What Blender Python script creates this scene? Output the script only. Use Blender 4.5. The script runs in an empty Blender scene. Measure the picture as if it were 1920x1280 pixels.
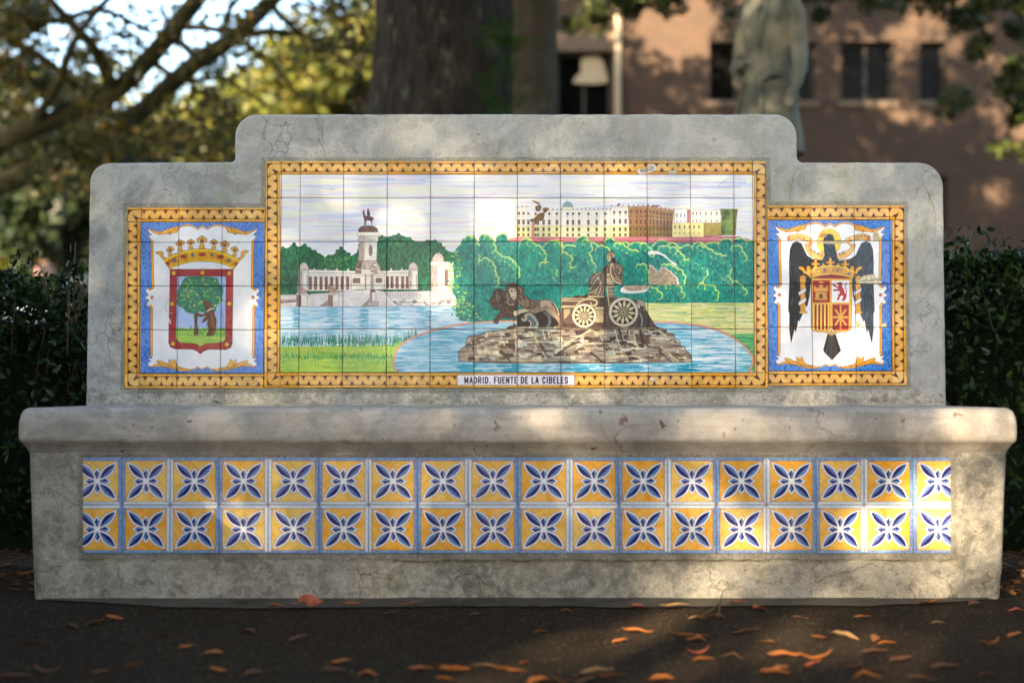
import bpy, bmesh, math, random
import numpy as np
from mathutils import Vector, Matrix, noise as mnoise

# ------------------------------------------------------------------ scene, camera, light
scene = bpy.context.scene
col = scene.collection
F_PX, CX, HY = 2667.0, 960.0, 655.0          # photo focal length in photo pixels, centre column, horizon row
CAM_Z = 0.706
cam_data = bpy.data.cameras.new('camera')
cam = bpy.data.objects.new('camera', cam_data); col.objects.link(cam)
cam.location = (0, 0, CAM_Z); cam.rotation_euler = (math.radians(90), 0, 0)
cam_data.sensor_width = 36.0; cam_data.lens = 36.0 * F_PX / 1920.0
cam_data.shift_y = (HY - 640.0) / 1920.0
cam_data.clip_start = 0.05; cam_data.clip_end = 2000
cam_data.dof.use_dof = True; cam_data.dof.focus_distance = 4.55; cam_data.dof.aperture_fstop = 1.5
scene.camera = cam

SUN = Vector((0.40, 0.86, -0.33)).normalized()   # direction the sunlight travels
world = bpy.data.worlds.new('World'); scene.world = world; world.use_nodes = True
wn = world.node_tree; bg = wn.nodes['Background']
sky = wn.nodes.new('ShaderNodeTexSky'); sky.sky_type = 'NISHITA'; sky.sun_disc = False
sky.sun_elevation = math.asin(-SUN.z); sky.sun_rotation = math.atan2(-SUN.x, -SUN.y)
sky.air_density = 1.0; sky.dust_density = 1.5; sky.ozone_density = 1.0
wn.links.new(sky.outputs[0], bg.inputs[0]); bg.inputs[1].default_value = 0.09
sun_data = bpy.data.lights.new('sun', 'SUN'); sun_data.energy = 5.0; sun_data.angle = math.radians(0.53)
sun_data.color = (1.0, 0.79, 0.52)
sun = bpy.data.objects.new('sun', sun_data); col.objects.link(sun)
sun.rotation_euler = SUN.to_track_quat('-Z', 'Y').to_euler(); sun.location = (-8, -16, 14)
vs = scene.view_settings
vs.view_transform = 'Standard'; vs.look = 'None'; vs.exposure = 3.02; vs.gamma = 1.0; vs.use_curve_mapping = False
try:
    scene.cycles.max_bounces = 6; scene.cycles.diffuse_bounces = 3; scene.cycles.glossy_bounces = 3
    scene.cycles.transmission_bounces = 4; scene.cycles.caustics_reflective = False; scene.cycles.caustics_refractive = False
    scene.cycles.use_denoising = True
except Exception:
    pass
# ---------------------------------------------------------------- glaze painter
# The pictures fired on the tiles are painted here with vector shapes into an
# image datablock that lives only in memory (nothing is loaded from disk).
PRNG = np.random.RandomState(7)


def value_noise(h, w, sy, sx, rng, octaves=3):
    out = np.zeros((h, w), np.float32); amp = 1.0; tot = 0.0
    for o in range(octaves):
        gy, gx = max(2, int(h / sy) + 3), max(2, int(w / sx) + 3)
        g = rng.rand(gy, gx).astype(np.float32)
        yy = np.arange(h) / sy; xx = np.arange(w) / sx
        yi = np.minimum(yy.astype(int), gy - 2); xi = np.minimum(xx.astype(int), gx - 2)
        fy = (yy - yi).astype(np.float32); fx = (xx - xi).astype(np.float32)
        fy = fy * fy * (3 - 2 * fy); fx = fx * fx * (3 - 2 * fx)
        r = g[yi] * (1 - fy)[:, None] + g[yi + 1] * fy[:, None]
        n = r[:, xi] * (1 - fx)[None] + r[:, xi + 1] * fx[None]
        out += n * amp; tot += amp; amp *= 0.55
        sy = max(1.0, sy * 0.5); sx = max(1.0, sx * 0.5)
    out /= tot
    lo, hi = np.percentile(out, 2), np.percentile(out, 98)
    return np.clip((out - lo) / (hi - lo + 1e-6), 0, 1)


def smooth_line(pts, closed=False, n=6):
    p = [np.array(q, float) for q in pts]
    m = len(p); out = []
    rng = range(m) if closed else range(m - 1)
    for i in rng:
        p0 = p[(i - 1) % m] if (closed or i > 0) else p[i]
        p1 = p[i]; p2 = p[(i + 1) % m]
        p3 = p[(i + 2) % m] if (closed or i + 2 < m) else p2
        for k in range(n):
            t = k / n
            out.append(0.5 * ((2 * p1) + (-p0 + p2) * t + (2 * p0 - 5 * p1 + 4 * p2 - p3) * t * t
                              + (-p0 + 3 * p1 - 3 * p2 + p3) * t ** 3))
    if not closed:
        out.append(p[-1])
    return [tuple(q) for q in out]


def ell(cx, cy, rx, ry=None, n=28, a0=0, a1=2 * math.pi):
    ry = rx if ry is None else ry
    return [(cx + rx * math.cos(a0 + (a1 - a0) * i / n), cy + ry * math.sin(a0 + (a1 - a0) * i / n)) for i in range(n)]


def rect(x0, y0, x1, y1):
    return [(x0, y0), (x1, y0), (x1, y1), (x0, y1)]


class Canvas:
    def __init__(self, W, H, to_px, ppu):
        self.W, self.H, self.to_px, self.ppu = W, H, to_px, ppu
        self.rgb = np.ones((H, W, 3), np.float32) * 0.9
        self.gloss = np.ones((H, W), np.float32)
        self.fo = (0.0, 0.0, 1.0)
        s = ppu
        r = np.random.RandomState(3)
        self.N = {
            'fine': value_noise(H, W, 3 * s, 3 * s, r), 'mid': value_noise(H, W, 10 * s, 10 * s, r),
            'vert': value_noise(H, W, 9 * s, 1.3 * s, r), 'horz': value_noise(H, W, 1.3 * s, 22 * s, r),
            'wide': value_noise(H, W, 4 * s, 70 * s, r), 'wide2': value_noise(H, W, 5 * s, 60 * s, r),
            'wide3': value_noise(H, W, 4.5 * s, 80 * s, r), 'brush': value_noise(H, W, 5 * s, 2.5 * s, r),
            'big': value_noise(H, W, 40 * s, 40 * s, r)}

    def frame(self, ox=0.0, oy=0.0, s=1.0):
        self.fo = (ox, oy, s)

    def P(self, pts):
        ox, oy, s = self.fo
        return np.array([self.to_px(ox + x / s, oy + y / s) for x, y in pts], float)

    def mask(self, pts, raw=False):
        q = pts if raw else self.P(pts)
        x0 = max(0, int(np.floor(q[:, 0].min())) - 1); x1 = min(self.W, int(np.ceil(q[:, 0].max())) + 2)
        y0 = max(0, int(np.floor(q[:, 1].min())) - 1); y1 = min(self.H, int(np.ceil(q[:, 1].max())) + 2)
        if x1 <= x0 or y1 <= y0:
            return None
        SUB = 3; M = (y1 - y0) * SUB
        ys = y0 + (np.arange(M) + 0.5) / SUB
        ax, ay = q[:, 0], q[:, 1]; bx, by = np.roll(ax, -1), np.roll(ay, -1)
        cr = (ay[None] <= ys[:, None]) != (by[None] <= ys[:, None])
        with np.errstate(divide='ignore', invalid='ignore'):
            xi = ax[None] + (ys[:, None] - ay[None]) * (bx - ax)[None] / (by - ay)[None]
        xi = np.where(cr, xi, np.inf); xi.sort(axis=1)
        diff = np.zeros((M, x1 - x0 + 2), np.float32)
        nmax = int(cr.sum(1).max()) if M else 0
        rows = np.arange(M)
        for k in range(nmax):
            x = xi[:, k]; ok = np.isfinite(x)
            xx = np.clip(x[ok] - x0, 0, x1 - x0); r = rows[ok]
            f = np.floor(xx).astype(int); fr = (xx - f).astype(np.float32); sg = 1.0 if k % 2 == 0 else -1.0
            np.add.at(diff, (r, f), sg * (1 - fr)); np.add.at(diff, (r, f + 1), sg * fr)
        cov = np.cumsum(diff, 1)[:, :x1 - x0].reshape(y1 - y0, SUB, x1 - x0).mean(1)
        return (slice(y0, y1), slice(x0, x1)), np.clip(cov, 0, 1)

    def smask(self, pts, w, taper=None):
        q = self.P(pts); hw = w * self.ppu / self.fo[2] / 2
        pad = hw + 2
        x0 = max(0, int(q[:, 0].min() - pad)); x1 = min(self.W, int(q[:, 0].max() + pad) + 1)
        y0 = max(0, int(q[:, 1].min() - pad)); y1 = min(self.H, int(q[:, 1].max() + pad) + 1)
        if x1 <= x0 or y1 <= y0:
            return None
        m = np.zeros((y1 - y0, x1 - x0), np.float32); n = len(q) - 1
        for i in range(n):
            a, b = q[i], q[i + 1]
            sx0 = max(x0, int(min(a[0], b[0]) - pad)); sx1 = min(x1, int(max(a[0], b[0]) + pad) + 1)
            sy0 = max(y0, int(min(a[1], b[1]) - pad)); sy1 = min(y1, int(max(a[1], b[1]) + pad) + 1)
            if sx1 <= sx0 or sy1 <= sy0:
                continue
            X, Y = np.meshgrid(np.arange(sx0, sx1) + .5, np.arange(sy0, sy1) + .5)
            d = b - a; L = d @ d + 1e-9
            t = np.clip(((X - a[0]) * d[0] + (Y - a[1]) * d[1]) / L, 0, 1)
            dist = np.hypot(X - a[0] - t * d[0], Y - a[1] - t * d[1])
            h = hw
            if taper:
                u = (i + t) / n
                h = hw * (taper[0] + (taper[1] - taper[0]) * u)
            c = np.clip(h - dist + 0.5, 0, 1)
            v = m[sy0 - y0:sy1 - y0, sx0 - x0:sx1 - x0]
            np.maximum(v, c, out=v)
        return (slice(y0, y1), slice(x0, x1)), m

    def colour(self, col, sl, n, amp):
        c = np.array(col, np.float32) / 255.0
        if c.ndim == 1:
            if n and amp:
                return np.clip(c * (1 + amp * (self.N[n][sl] - .5)[..., None] * 2), 0, 1)
            return c
        t = self.N[n or 'fine'][sl] * (len(c) - 1)
        i = np.minimum(t.astype(int), len(c) - 2); f = (t - i)[..., None]
        return c[i] * (1 - f) + c[i + 1] * f

    def put(self, sm, col, a=1.0, n=None, amp=0.0, gloss=None, clip=None):
        if sm is None:
            return
        sl, m = sm
        m = m * a
        if clip is not None:
            m = m * clip[sl]
        c = self.colour(col, sl, n, amp)
        self.rgb[sl] = self.rgb[sl] * (1 - m[..., None]) + c * m[..., None]
        if gloss is not None:
            self.gloss[sl] = self.gloss[sl] * (1 - m) + gloss * m

    def poly(self, pts, col, a=1.0, n=None, amp=0.0, sm=0, out=None, ow=0.8, clip=None, gloss=None):
        if sm:
            pts = smooth_line(pts, True, sm)
        self.put(self.mask(pts), col, a, n, amp, gloss, clip)
        if out is not None:
            self.put(self.smask(list(pts) + [pts[0]], ow), out, 0.9, clip=clip)

    def line(self, pts, w, col, a=1.0, sm=0, n=None, amp=0, taper=None, clip=None):
        if sm:
            pts = smooth_line(pts, False, sm)
        self.put(self.smask(pts, w, taper), col, a, n, amp, None, clip)

    def full(self, pts, sm=0):
        if sm:
            pts = smooth_line(pts, True, sm)
        f = np.zeros((self.H, self.W), np.float32); r = self.mask(pts)
        if r:
            f[r[0]] = r[1]
        return f


GLYPHS = {  # stroke letters in a 1 x 1 box, y down
    'M': [[(0, 1), (0, 0), (.5, .8), (1, 0), (1, 1)]], 'A': [[(0, 1), (.5, 0), (1, 1)], [(.2, .66), (.8, .66)]],
    'D': [[(0, 0), (.55, 0), (1, .22), (1, .78), (.55, 1), (0, 1), (0, 0)]],
    'R': [[(0, 1), (0, 0), (.7, 0), (1, .15), (1, .38), (.7, .53), (0, .53)], [(.5, .53), (1, 1)]],
    'I': [[(.5, 0), (.5, 1)]], '.': [[(.5, .97), (.5, 1)]],
    'F': [[(1, 0), (0, 0), (0, 1)], [(0, .5), (.8, .5)]],
    'U': [[(0, 0), (0, .8), (.25, 1), (.75, 1), (1, .8), (1, 0)]],
    'E': [[(1, 0), (0, 0), (0, 1), (1, 1)], [(0, .5), (.8, .5)]], 'N': [[(0, 1), (0, 0), (1, 1), (1, 0)]],
    'T': [[(0, 0), (1, 0)], [(.5, 0), (.5, 1)]], 'L': [[(0, 0), (0, 1), (1, 1)]],
    'C': [[(1, .25), (.8, 0), (.25, 0), (0, .22), (0, .78), (.25, 1), (.8, 1), (1, .75)]],
    'G': [[(1, .25), (.8, 0), (.25, 0), (0, .22), (0, .78), (.25, 1), (.8, 1), (1, .75), (1, .55), (.6, .55)]],
    'B': [[(0, 0), (.7, 0), (1, .14), (1, .35), (.7, .48), (0, .48)], [(.7, .48), (1, .62), (1, .86), (.7, 1), (0, 1), (0, 0)]],
    'S': [[(1, .2), (.75, 0), (.25, 0), (0, .2), (.1, .42), (.9, .58), (1, .8), (.75, 1), (.25, 1), (0, .8)]],
    'P': [[(0, 1), (0, 0), (.7, 0), (1, .15), (1, .4), (.7, .55), (0, .55)]], 'V': [[(0, 0), (.5, 1), (1, 0)]],
}


def write_text(C, text, place, w, col, a=1.0):
    """place(i) -> (x, y, width, height, angle) for letter i"""
    for i, ch in enumerate(text):
        if ch not in GLYPHS:
            continue
        x, y, gw, gh, ang = place(i)
        ca, sa = math.cos(ang), math.sin(ang)
        for st in GLYPHS[ch]:
            C.line([(x + (px - .5) * gw * ca - (py - .5) * gh * sa, y + (px - .5) * gw * sa + (py - .5) * gh * ca)
                    for px, py in st], w, col, a)


OCH, OCHL, BRN = (226, 165, 58), (228, 178, 98), (78, 40, 28)


def border_strip(C, a, b, inward, width=27.0, phase=0.0, pitch=20.2):
    """ochre border with a scalloped ribbon; a->b is the outer edge, inward the unit normal (photo px)"""
    ax, ay = a; bx, by = b
    L = math.hypot(bx - ax, by - ay); tx, ty = (bx - ax) / L, (by - ay) / L
    nx, ny = inward

    def q(s, d):
        return (ax + tx * s + nx * d, ay + ty * s + ny * d)
    w = width
    C.poly([q(0, 0), q(L, 0), q(L, w), q(0, w)], OCH, n='brush', amp=.08)
    C.poly([q(0, .17 * w), q(L, .17 * w), q(L, .80 * w), q(0, .80 * w)], OCHL, n='mid', amp=.08)
    k = int(L / pitch) + 3
    for i in range(-1, k):
        for side in (0, 1):
            s = (i + phase + .5 * side) * pitch
            if s < 1 or s > L - 1:
                continue
            d0, sg = (.17 * w, 1) if side == 0 else (.80 * w, -1)
            hw, dp = pitch * .24, w * .27
            pts = [(s - hw * 1.2, d0), (s + hw * 1.2, d0), (s + hw * .5, d0 + sg * dp * .32), (s + hw * .12, d0 + sg * dp),
                   (s - hw * .12, d0 + sg * dp), (s - hw * .5, d0 + sg * dp * .32)]
            C.poly([q(max(0, min(L, u)), v) for u, v in pts], BRN)
            # warm line that models the ribbon edge
            C.line([q(max(0, min(L, s - hw * 2.0)), d0 + sg * .8), q(max(0, min(L, s - hw * .6)), d0 + sg * dp * .4), q(s, d0 + sg * dp * 1.1),
                    q(max(0, min(L, s + hw * .6)), d0 + sg * dp * .4), q(max(0, min(L, s + hw * 2.0)), d0 + sg * .8)], .7, (176, 112, 50), .8)
    for d in (.17 * w, .80 * w):
        C.line([q(0, d), q(L, d)], 1.0, BRN)
    C.line([q(0, w - .5), q(L, w - .5)], .8, (120, 70, 40), .8)


def border_corner(C, ox, oy, dx, dy, w=27.0):
    """corner block: outer corner at (ox,oy), dx,dy = +-1 towards the inside"""
    def q(u, v):
        return (ox + dx * u, oy + dy * v)
    C.poly([q(0, 0), q(w, 0), q(w, w), q(0, w)], OCH, n='brush', amp=.08)
    C.poly([q(.17 * w, .17 * w), q(w, .17 * w), q(w, w), q(.17 * w, w)], OCHL)
    C.poly([q(.17 * w, .17 * w), q(.62 * w, .17 * w), q(.36 * w, .27 * w), q(.25 * w, .40 * w), q(.17 * w, .66 * w)], BRN)
    C.poly([q(w, .80 * w), q(w, w), q(.80 * w, w), q(.80 * w, .80 * w)], OCH)
    C.poly([q(w, .80 * w), q(.80 * w, .80 * w), q(.80 * w, w), q(.74 * w, .95 * w), q(.50 * w, .50 * w), q(.95 * w, .72 * w)], BRN)
    C.line([q(w, .17 * w), q(.17 * w, .17 * w), q(.17 * w, w)], 1.0, BRN)


def foliage_mass(C, pts, cols, bumps, rng, rim=None, rimw=1.6, n='brush', clip=None):
    """a painted crown: body polygon plus scallops along it; bumps = list of (x,y,r)"""
    if rim is not None:
        for x, y, r in bumps:
            C.poly(ell(x + r * .10, y - r * .12, r + rimw, n=18), rim, clip=clip, n='fine', amp=.06)
    for x, y, r in bumps:
        C.poly(ell(x, y, r, n=18), cols, n=n, clip=clip)
    if pts:
        C.poly(pts, cols, n=n, clip=clip)


def scallops(line, r0, r1, rng, step=0.9):
    out = []
    pts = smooth_line(line, False, 8); acc = 0.0; need = 0.0
    for (x0, y0), (x1, y1) in zip(pts[:-1], pts[1:]):
        acc += math.hypot(x1 - x0, y1 - y0)
        if acc >= need:
            r = rng.uniform(r0, r1); out.append((x1, y1, r)); acc = 0.0; need = r * 2 * step
    return out
def paint_landscape(C):
    rng = random.Random(5)
    TEAL = [(0, 98, 98), (0, 122, 114), (4, 146, 128), (40, 168, 142)]
    DARK = [(2, 62, 52), (4, 88, 66), (10, 112, 76), (36, 134, 82)]
    RIM = (190, 222, 118)
    STONE, SHADE, INK = (230, 226, 214), (176, 160, 154), (84, 56, 56)
    C.frame()
    inner = rect(526, 327, 1413, 699)
    C.poly(inner, (237, 238, 242))
    # --- sky washes
    clip = C.full(rect(526, 327, 1413, 580))
    for nm, col, lo, k in (('wide', (206, 212, 236), .58, .75), ('wide2', (236, 218, 228), .62, .7), ('wide3', (243, 244, 222), .5, .8)):
        m = np.clip((C.N[nm] - lo) * 4, 0, 1) * k * clip
        C.rgb[:] = C.rgb * (1 - m[..., None]) + np.array(col, np.float32) / 255 * m[..., None]
    for x0, x1, y in ((640, 745, 335), (690, 800, 342), (1140, 1290, 345), (1180, 1390, 352), (1300, 1400, 340), (540, 640, 352), (560, 700, 430)):
        for i in range(5):
            yy = y + rng.uniform(-4, 4); xa = rng.uniform(x0, x1 - 30)
            C.line([(xa, yy), ((xa + x1) / 2, yy + rng.uniform(-1, 1)), (x1 - rng.uniform(0, 25), yy + rng.uniform(-1, 1))], 3.4, (164, 184, 228), .35, sm=4, taper=(.2, 1))
    for i in range(60):
        x = rng.uniform(530, 1380); y = rng.uniform(332, 470); L = rng.uniform(20, 80)
        C.line([(x, y), (x + L * .5, y + rng.uniform(-1, 1.5)), (x + L, y + rng.uniform(-1, 1.5))], 1.1,
               rng.choice([(206, 178, 204), (190, 190, 222), (222, 190, 200)]), .4, sm=4, taper=(.2, 1), clip=clip)
    # --- dark park behind the lake (frame: zoomed detail, 4.266x)
    C.frame(490, 290, 4.266)
    back = [(150, 770), (175, 740), (205, 755), (240, 732), (265, 712), (300, 742), (350, 718), (385, 748), (430, 772), (470, 795), (490, 812), (505, 828),
            (540, 804), (580, 804), (612, 768), (640, 744), (670, 768), (700, 792), (720, 816), (760, 792), (790, 722), (930, 665), (965, 650), (1010, 664),
            (1060, 648), (1100, 636), (1140, 658), (1190, 664), (1220, 692), (1290, 702), (1330, 688), (1390, 690), (1430, 712), (1460, 742), (1490, 772),
            (1530, 792), (1600, 780)]
    bm = [(x, y + 8, rng.uniform(10, 17)) for x, y in back if not (800 < x < 925)]
    foliage_mass(C, back + [(1600, 1120), (150, 1120)], DARK, bm, rng, n='brush')
    cl = C.full(back + [(1600, 1120), (150, 1120)])
    for i in range(70):
        x = rng.uniform(155, 1560); y = rng.uniform(780, 1080)
        C.poly(ell(x, y, rng.uniform(8, 30), rng.uniform(6, 16), 12), rng.choice([(30, 140, 84), (0, 60, 54), (70, 156, 84), (0, 78, 66)]), .35, n='fine', amp=.2, clip=cl)
    for i in range(60):
        x = rng.uniform(480, 780); y = 860 + rng.uniform(-40, 40)
        C.poly(ell(x, y, rng.uniform(5, 12), rng.uniform(4, 9), 10), (110, 178, 84), .5, clip=cl)
    # --- lake
    C.frame()
    C.poly(rect(526, 573, 870, 699), [(112, 180, 212), (160, 208, 230), (206, 228, 240), (230, 238, 244)], n='horz')
    C.frame(490, 500, 5.053)
    for x0, x1 in ((305, 352), (612, 750), (932, 1010), (1190, 1312), (1470, 1605)):
        for i in range(46):
            y = rng.uniform(384, 594)
            if y > 480 and x0 in (612, 1190) and rng.random() < .3:
                continue
            xa = rng.uniform(x0 - 8, x1 - 30); xb = min(x1 + 6, xa + rng.uniform(25, 80))
            C.line([(xa, y), (xb, y + rng.uniform(-2, 2))], rng.uniform(4, 9), rng.choice([(44, 148, 176), (24, 132, 164), (78, 168, 196)]), .55)
    for i in range(160):
        x = rng.uniform(170, 1800); y = rng.uniform(390, 640); L = rng.uniform(30, 120)
        C.line([(x, y), (x + L, y + rng.uniform(-2, 2))], rng.uniform(1.5, 4), rng.choice([(236, 242, 246), (120, 180, 212), (206, 226, 238), (164, 196, 226)]), .5)
    # --- bank of reeds and lawn
    GR = [(120, 178, 64), (164, 200, 84), (186, 212, 108), (150, 196, 90)]
    C.poly([(160, 760), (1300, 740), (1500, 640), (1300, 1010), (160, 1010)], GR, n='horz')
    for lay, (ya, yb, h, cs, cnt) in enumerate(((700, 760, 95, [(0, 92, 88), (8, 116, 96), (30, 132, 92)], 420),
                                              (780, 815, 46, [(150, 196, 72), (182, 206, 90), (120, 184, 80), (200, 204, 96)], 300),
                                              (845, 880, 52, [(8, 112, 96), (30, 140, 96), (70, 160, 90)], 260),
                                              (880, 960, 36, [(168, 208, 96), (130, 190, 84), (190, 214, 110), (70, 170, 120)], 300))):
        for i in range(cnt):
            x = rng.uniform(168, 1480 if lay == 0 else 1330); y = rng.uniform(ya, yb)
            if x > 1250:
                y = min(y, 760 - (x - 1250) * .5)
            hh = h * rng.uniform(.35, 1.1)
            C.line([(x, y), (x + rng.uniform(-5, 5), y - hh * .5), (x + rng.uniform(-12, 12), y - hh)], rng.uniform(4, 9), rng.choice(cs), .8, taper=(1, .15))
    C.line([(195, 905), (225, 890), (262, 880), (296, 868)], 3, (40, 60, 50), .6)
    # --- monument
    C.frame(490, 290, 4.266)
    ow = 2.2

    def pc(pts, col=STONE, **k):
        k.setdefault('n', 'mid'); k.setdefault('amp', .05)
        C.poly(pts, col, out=INK, ow=ow, **k)
    pc(rect(145, 1125, 340, 1210), (222, 214, 204)); C.poly(rect(150, 1160, 290, 1188), (150, 120, 116), .8, n='fine', amp=.3)
    pc([(140, 1190), (340, 1175), (560, 1180), (1360, 1180), (1600, 1150), (1600, 1205), (1360, 1212), (140, 1216)], (226, 216, 214), n='fine', amp=.12)
    pc([(300, 930), (760, 938), (760, 1092), (300, 1092)]); pc([(960, 938), (1250, 930), (1255, 1080), (960, 1080)])
    pc([(300, 918), (770, 932), (770, 950), (300, 944)], (238, 234, 224)); pc([(950, 932), (1255, 918), (1255, 942), (950, 950)], (238, 234, 224))
    for i in range(8):
        x = 384 + i * 42.5
        pc(rect(x, 978, x + 21, 1080), (128, 92, 92), n='vert', amp=.25)
    for i, x in enumerate((1000, 1036, 1076, 1120, 1158)):
        pc(rect(x, 976, x + 22, 1070), (128, 92, 92), n='vert', amp=.25)
    for x in (425, 515, 606, 697, 1040, 1125):
        pc(ell(x, 921, 9, 12, 14), (226, 218, 206)); C.poly(rect(x - 9, 922, x + 9, 938), STONE)
    for x0, x1 in ((306, 380), (1178, 1252)):
        pc(rect(x0, 925, x1, 1082)); C.poly(rect(x0 + 2, 930, x0 + 24, 1080), SHADE, .8, n='vert', amp=.2)
        pc([(x0 - 2, 925), (x0 + 4, 890), (x0 + 20, 868), (x0 + 37, 862), (x0 + 56, 870), (x0 + 70, 892), (x1 + 4, 925)], (206, 196, 186), n='fine', amp=.1)
        C.poly(rect(x0 + 38, 950, x0 + 54, 1060), (246, 244, 240)); C.poly(rect(x0 + 62, 960, x0 + 68, 1070), (150, 120, 120), .7)
    pc(rect(1358, 880, 1540, 1092)); C.poly(rect(1360, 884, 1412, 1090), (178, 166, 166), .9, n='vert', amp=.2)
    pc([(1364, 862), (1372, 822), (1392, 796), (1420, 788), (1440, 796), (1458, 824), (1462, 862)], (206, 194, 186), n='fine', amp=.12)
    pc(rect(1354, 858, 1540, 886), (236, 230, 218)); pc(rect(1425, 915, 1446, 1045), (240, 236, 236)); pc(rect(1468, 922, 1492, 1050), (132, 100, 100)); pc(rect(1505, 925, 1530, 1050), (224, 218, 210))
    pc([(975, 1098), (1355, 1092), (1560, 1080), (1570, 1160), (1355, 1152), (985, 1150)], (222, 214, 210))
    for i in range(26):
        x = 1010 + i * 21
        C.line([(x, 1106), (x, 1140)], 3.5, (120, 92, 92), .7)
    C.line([(975, 1100), (1355, 1096), (1560, 1090)], 5, (240, 236, 226)); C.line([(985, 1146), (1355, 1144), (1560, 1140)], 5, (240, 236, 226))
    for i in range(24):
        x = rng.uniform(1010, 1540); y = rng.uniform(1160, 1200)
        C.poly(ell(x, y, rng.uniform(8, 26), rng.uniform(5, 14), 9), rng.choice([(120, 92, 90), (190, 176, 176), (232, 226, 224), (150, 124, 120)]), .7)
    # stair
    pc([(395, 1115), (560, 1105), (760, 1085), (900, 1080), (980, 1095), (1090, 1216), (330, 1216)], (232, 226, 224))
    for i in range(9):
        y = 1110 + i * 11.5
        C.line([(400 - i * 7, y), (960 + i * 12, y)], 1.6, (170, 156, 160), .8)
    C.poly([(760, 1085), (700, 1140), (610, 1140), (660, 1085)], (206, 200, 206), .7); C.poly([(800, 1216), (865, 1150), (870, 1216)], (150, 124, 124), .8); C.poly([(460, 1216), (540, 1160), (545, 1216)], (150, 124, 124), .8)
    for x in (318, 570):
        pc(rect(x - 32, 1110, x + 52, 1216)); C.poly(rect(x - 30, 1122, x + 4, 1214), (128, 96, 96), .9, n='vert', amp=.2); pc(rect(x - 34, 1106, x + 58, 1122), (236, 232, 224))
        pc([(x - 22, 1108), (x - 30, 1050), (x - 18, 1036), (x - 4, 1052), (x + 20, 1072), (x + 40, 1092), (x + 46, 1108)], (178, 150, 140), sm=3, n='fine', amp=.3)
    pc(rect(870, 1100, 918, 1180)); pc(rect(856, 1176, 938, 1212), (198, 184, 178)); C.poly(rect(872, 1104, 888, 1178), (138, 110, 106), .8)
    pc([(874, 1098), (880, 1050), (890, 1028), (902, 1036), (906, 1070), (914, 1098)], (104, 74, 70), n='fine', amp=.3)
    # central pedestal
    pc(rect(720, 960, 985, 1080)); pc(rect(735, 990, 792, 1028), (124, 92, 92)); pc(rect(918, 990, 966, 1024), (124, 92, 92)); pc(rect(712, 955, 990, 972), (240, 236, 226))
    pc(rect(755, 915, 960, 960)); pc(rect(758, 925, 800, 952), (140, 108, 106)); C.poly(rect(830, 960, 842, 1080), (150, 124, 124), .8); C.poly(rect(875, 960, 900, 1080), (150, 124, 124), .7)
    pc([(752, 918), (776, 848), (920, 846), (960, 918)], (186, 168, 156), n='vert', amp=.25); C.poly([(758, 914), (780, 850), (812, 850), (806, 914)], (118, 88, 84), .8, n='fine', amp=.3)
    pc(ell(915, 915, 42, 40, 20), (206, 192, 180), n='fine', amp=.3)
    for i in range(12):
        C.line([(915 + rng.uniform(-30, 30), 915 + rng.uniform(-30, 30)), (915 + rng.uniform(-30, 30), 915 + rng.uniform(-30, 30))], 3, (110, 84, 78), .7)
    pc([(784, 690), (930, 690), (924, 850), (778, 850)], (236, 234, 222)); C.poly([(786, 694), (830, 694), (826, 848), (780, 848)], (172, 150, 140), .9, n='vert', amp=.25)
    pc(ell(876, 768, 14, 46, 18), (150, 120, 112), n='fine', amp=.3)
    pc(rect(780, 640, 936, 692)); C.poly(rect(784, 645, 836, 690), (180, 162, 154), .8); C.line([(850, 645), (850, 690)], 3, INK, .6); C.line([(864, 645), (864, 690)], 3, INK, .6)
    pc([(768, 652), (770, 632), (784, 620), (934, 620), (944, 634), (942, 652)], (242, 240, 228)); pc(rect(774, 682, 938, 696), (240, 236, 224))
    pc([(776, 612), (786, 590), (806, 575), (856, 570), (904, 576), (926, 592), (936, 612), (926, 622), (784, 622)], (110, 78, 72), n='fine', amp=.18)
    hrs = (96, 62, 66)
    C.poly([(822, 570), (826, 530), (818, 500), (812, 460), (818, 446), (826, 452), (832, 488), (850, 494), (846, 470), (850, 446), (853, 434), (860, 434), (862, 446), (872, 470), (870, 496),
            (888, 502), (902, 512), (898, 524), (892, 520), (888, 545), (888, 570), (882, 570), (880, 540), (866, 530), (842, 530), (838, 570), (832, 570), (832, 536), (826, 570)], hrs, n='fine', amp=.25)
    # --- royal palace (frame 4.364x)
    C.frame(960, 370, 4.364)
    PINK = (206, 122, 134)
    C.poly([(-70, 362), (-20, 340), (60, 326), (1500, 318), (1850, 322), (1990, 360), (1990, 480), (-70, 480)], PINK, n='horz', amp=.16)
    W1, Y1, B1, B2 = (238, 236, 224), (234, 228, 168), (176, 130, 86), (140, 112, 56)

    def pb(pts, col, **k):
        C.poly(pts, col, out=(132, 92, 84), ow=2.0, **k)
    pb(rect(22, 238, 60, 330), (234, 232, 190)); pb(rect(30, 84, 160, 236), W1); pb(rect(46, 236, 165, 328), Y1)
    pb(rect(155, 108, 402, 236), W1); pb(rect(160, 236, 402, 328), Y1)
    pb(ell(455, 84, 42, 44, 30, math.pi, 2 * math.pi + .12), (128, 176, 178)); C.line([(447, 20), (447, 42)], 3, (90, 90, 90)); pb(rect(412, 82, 498, 104), (240, 236, 200))
    pb(rect(402, 104, 806, 236), W1); pb(rect(402, 236, 806, 328), (236, 232, 186)); pb(rect(806, 80, 950, 236), W1); pb(rect(804, 236, 956, 328), Y1)
    pb([(950, 80), (1112, 76), (1325, 108), (1310, 236), (956, 236)], B1, n='vert', amp=.14); pb([(956, 236), (1310, 236), (1306, 326), (956, 328)], B2, n='vert', amp=.14)
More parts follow.
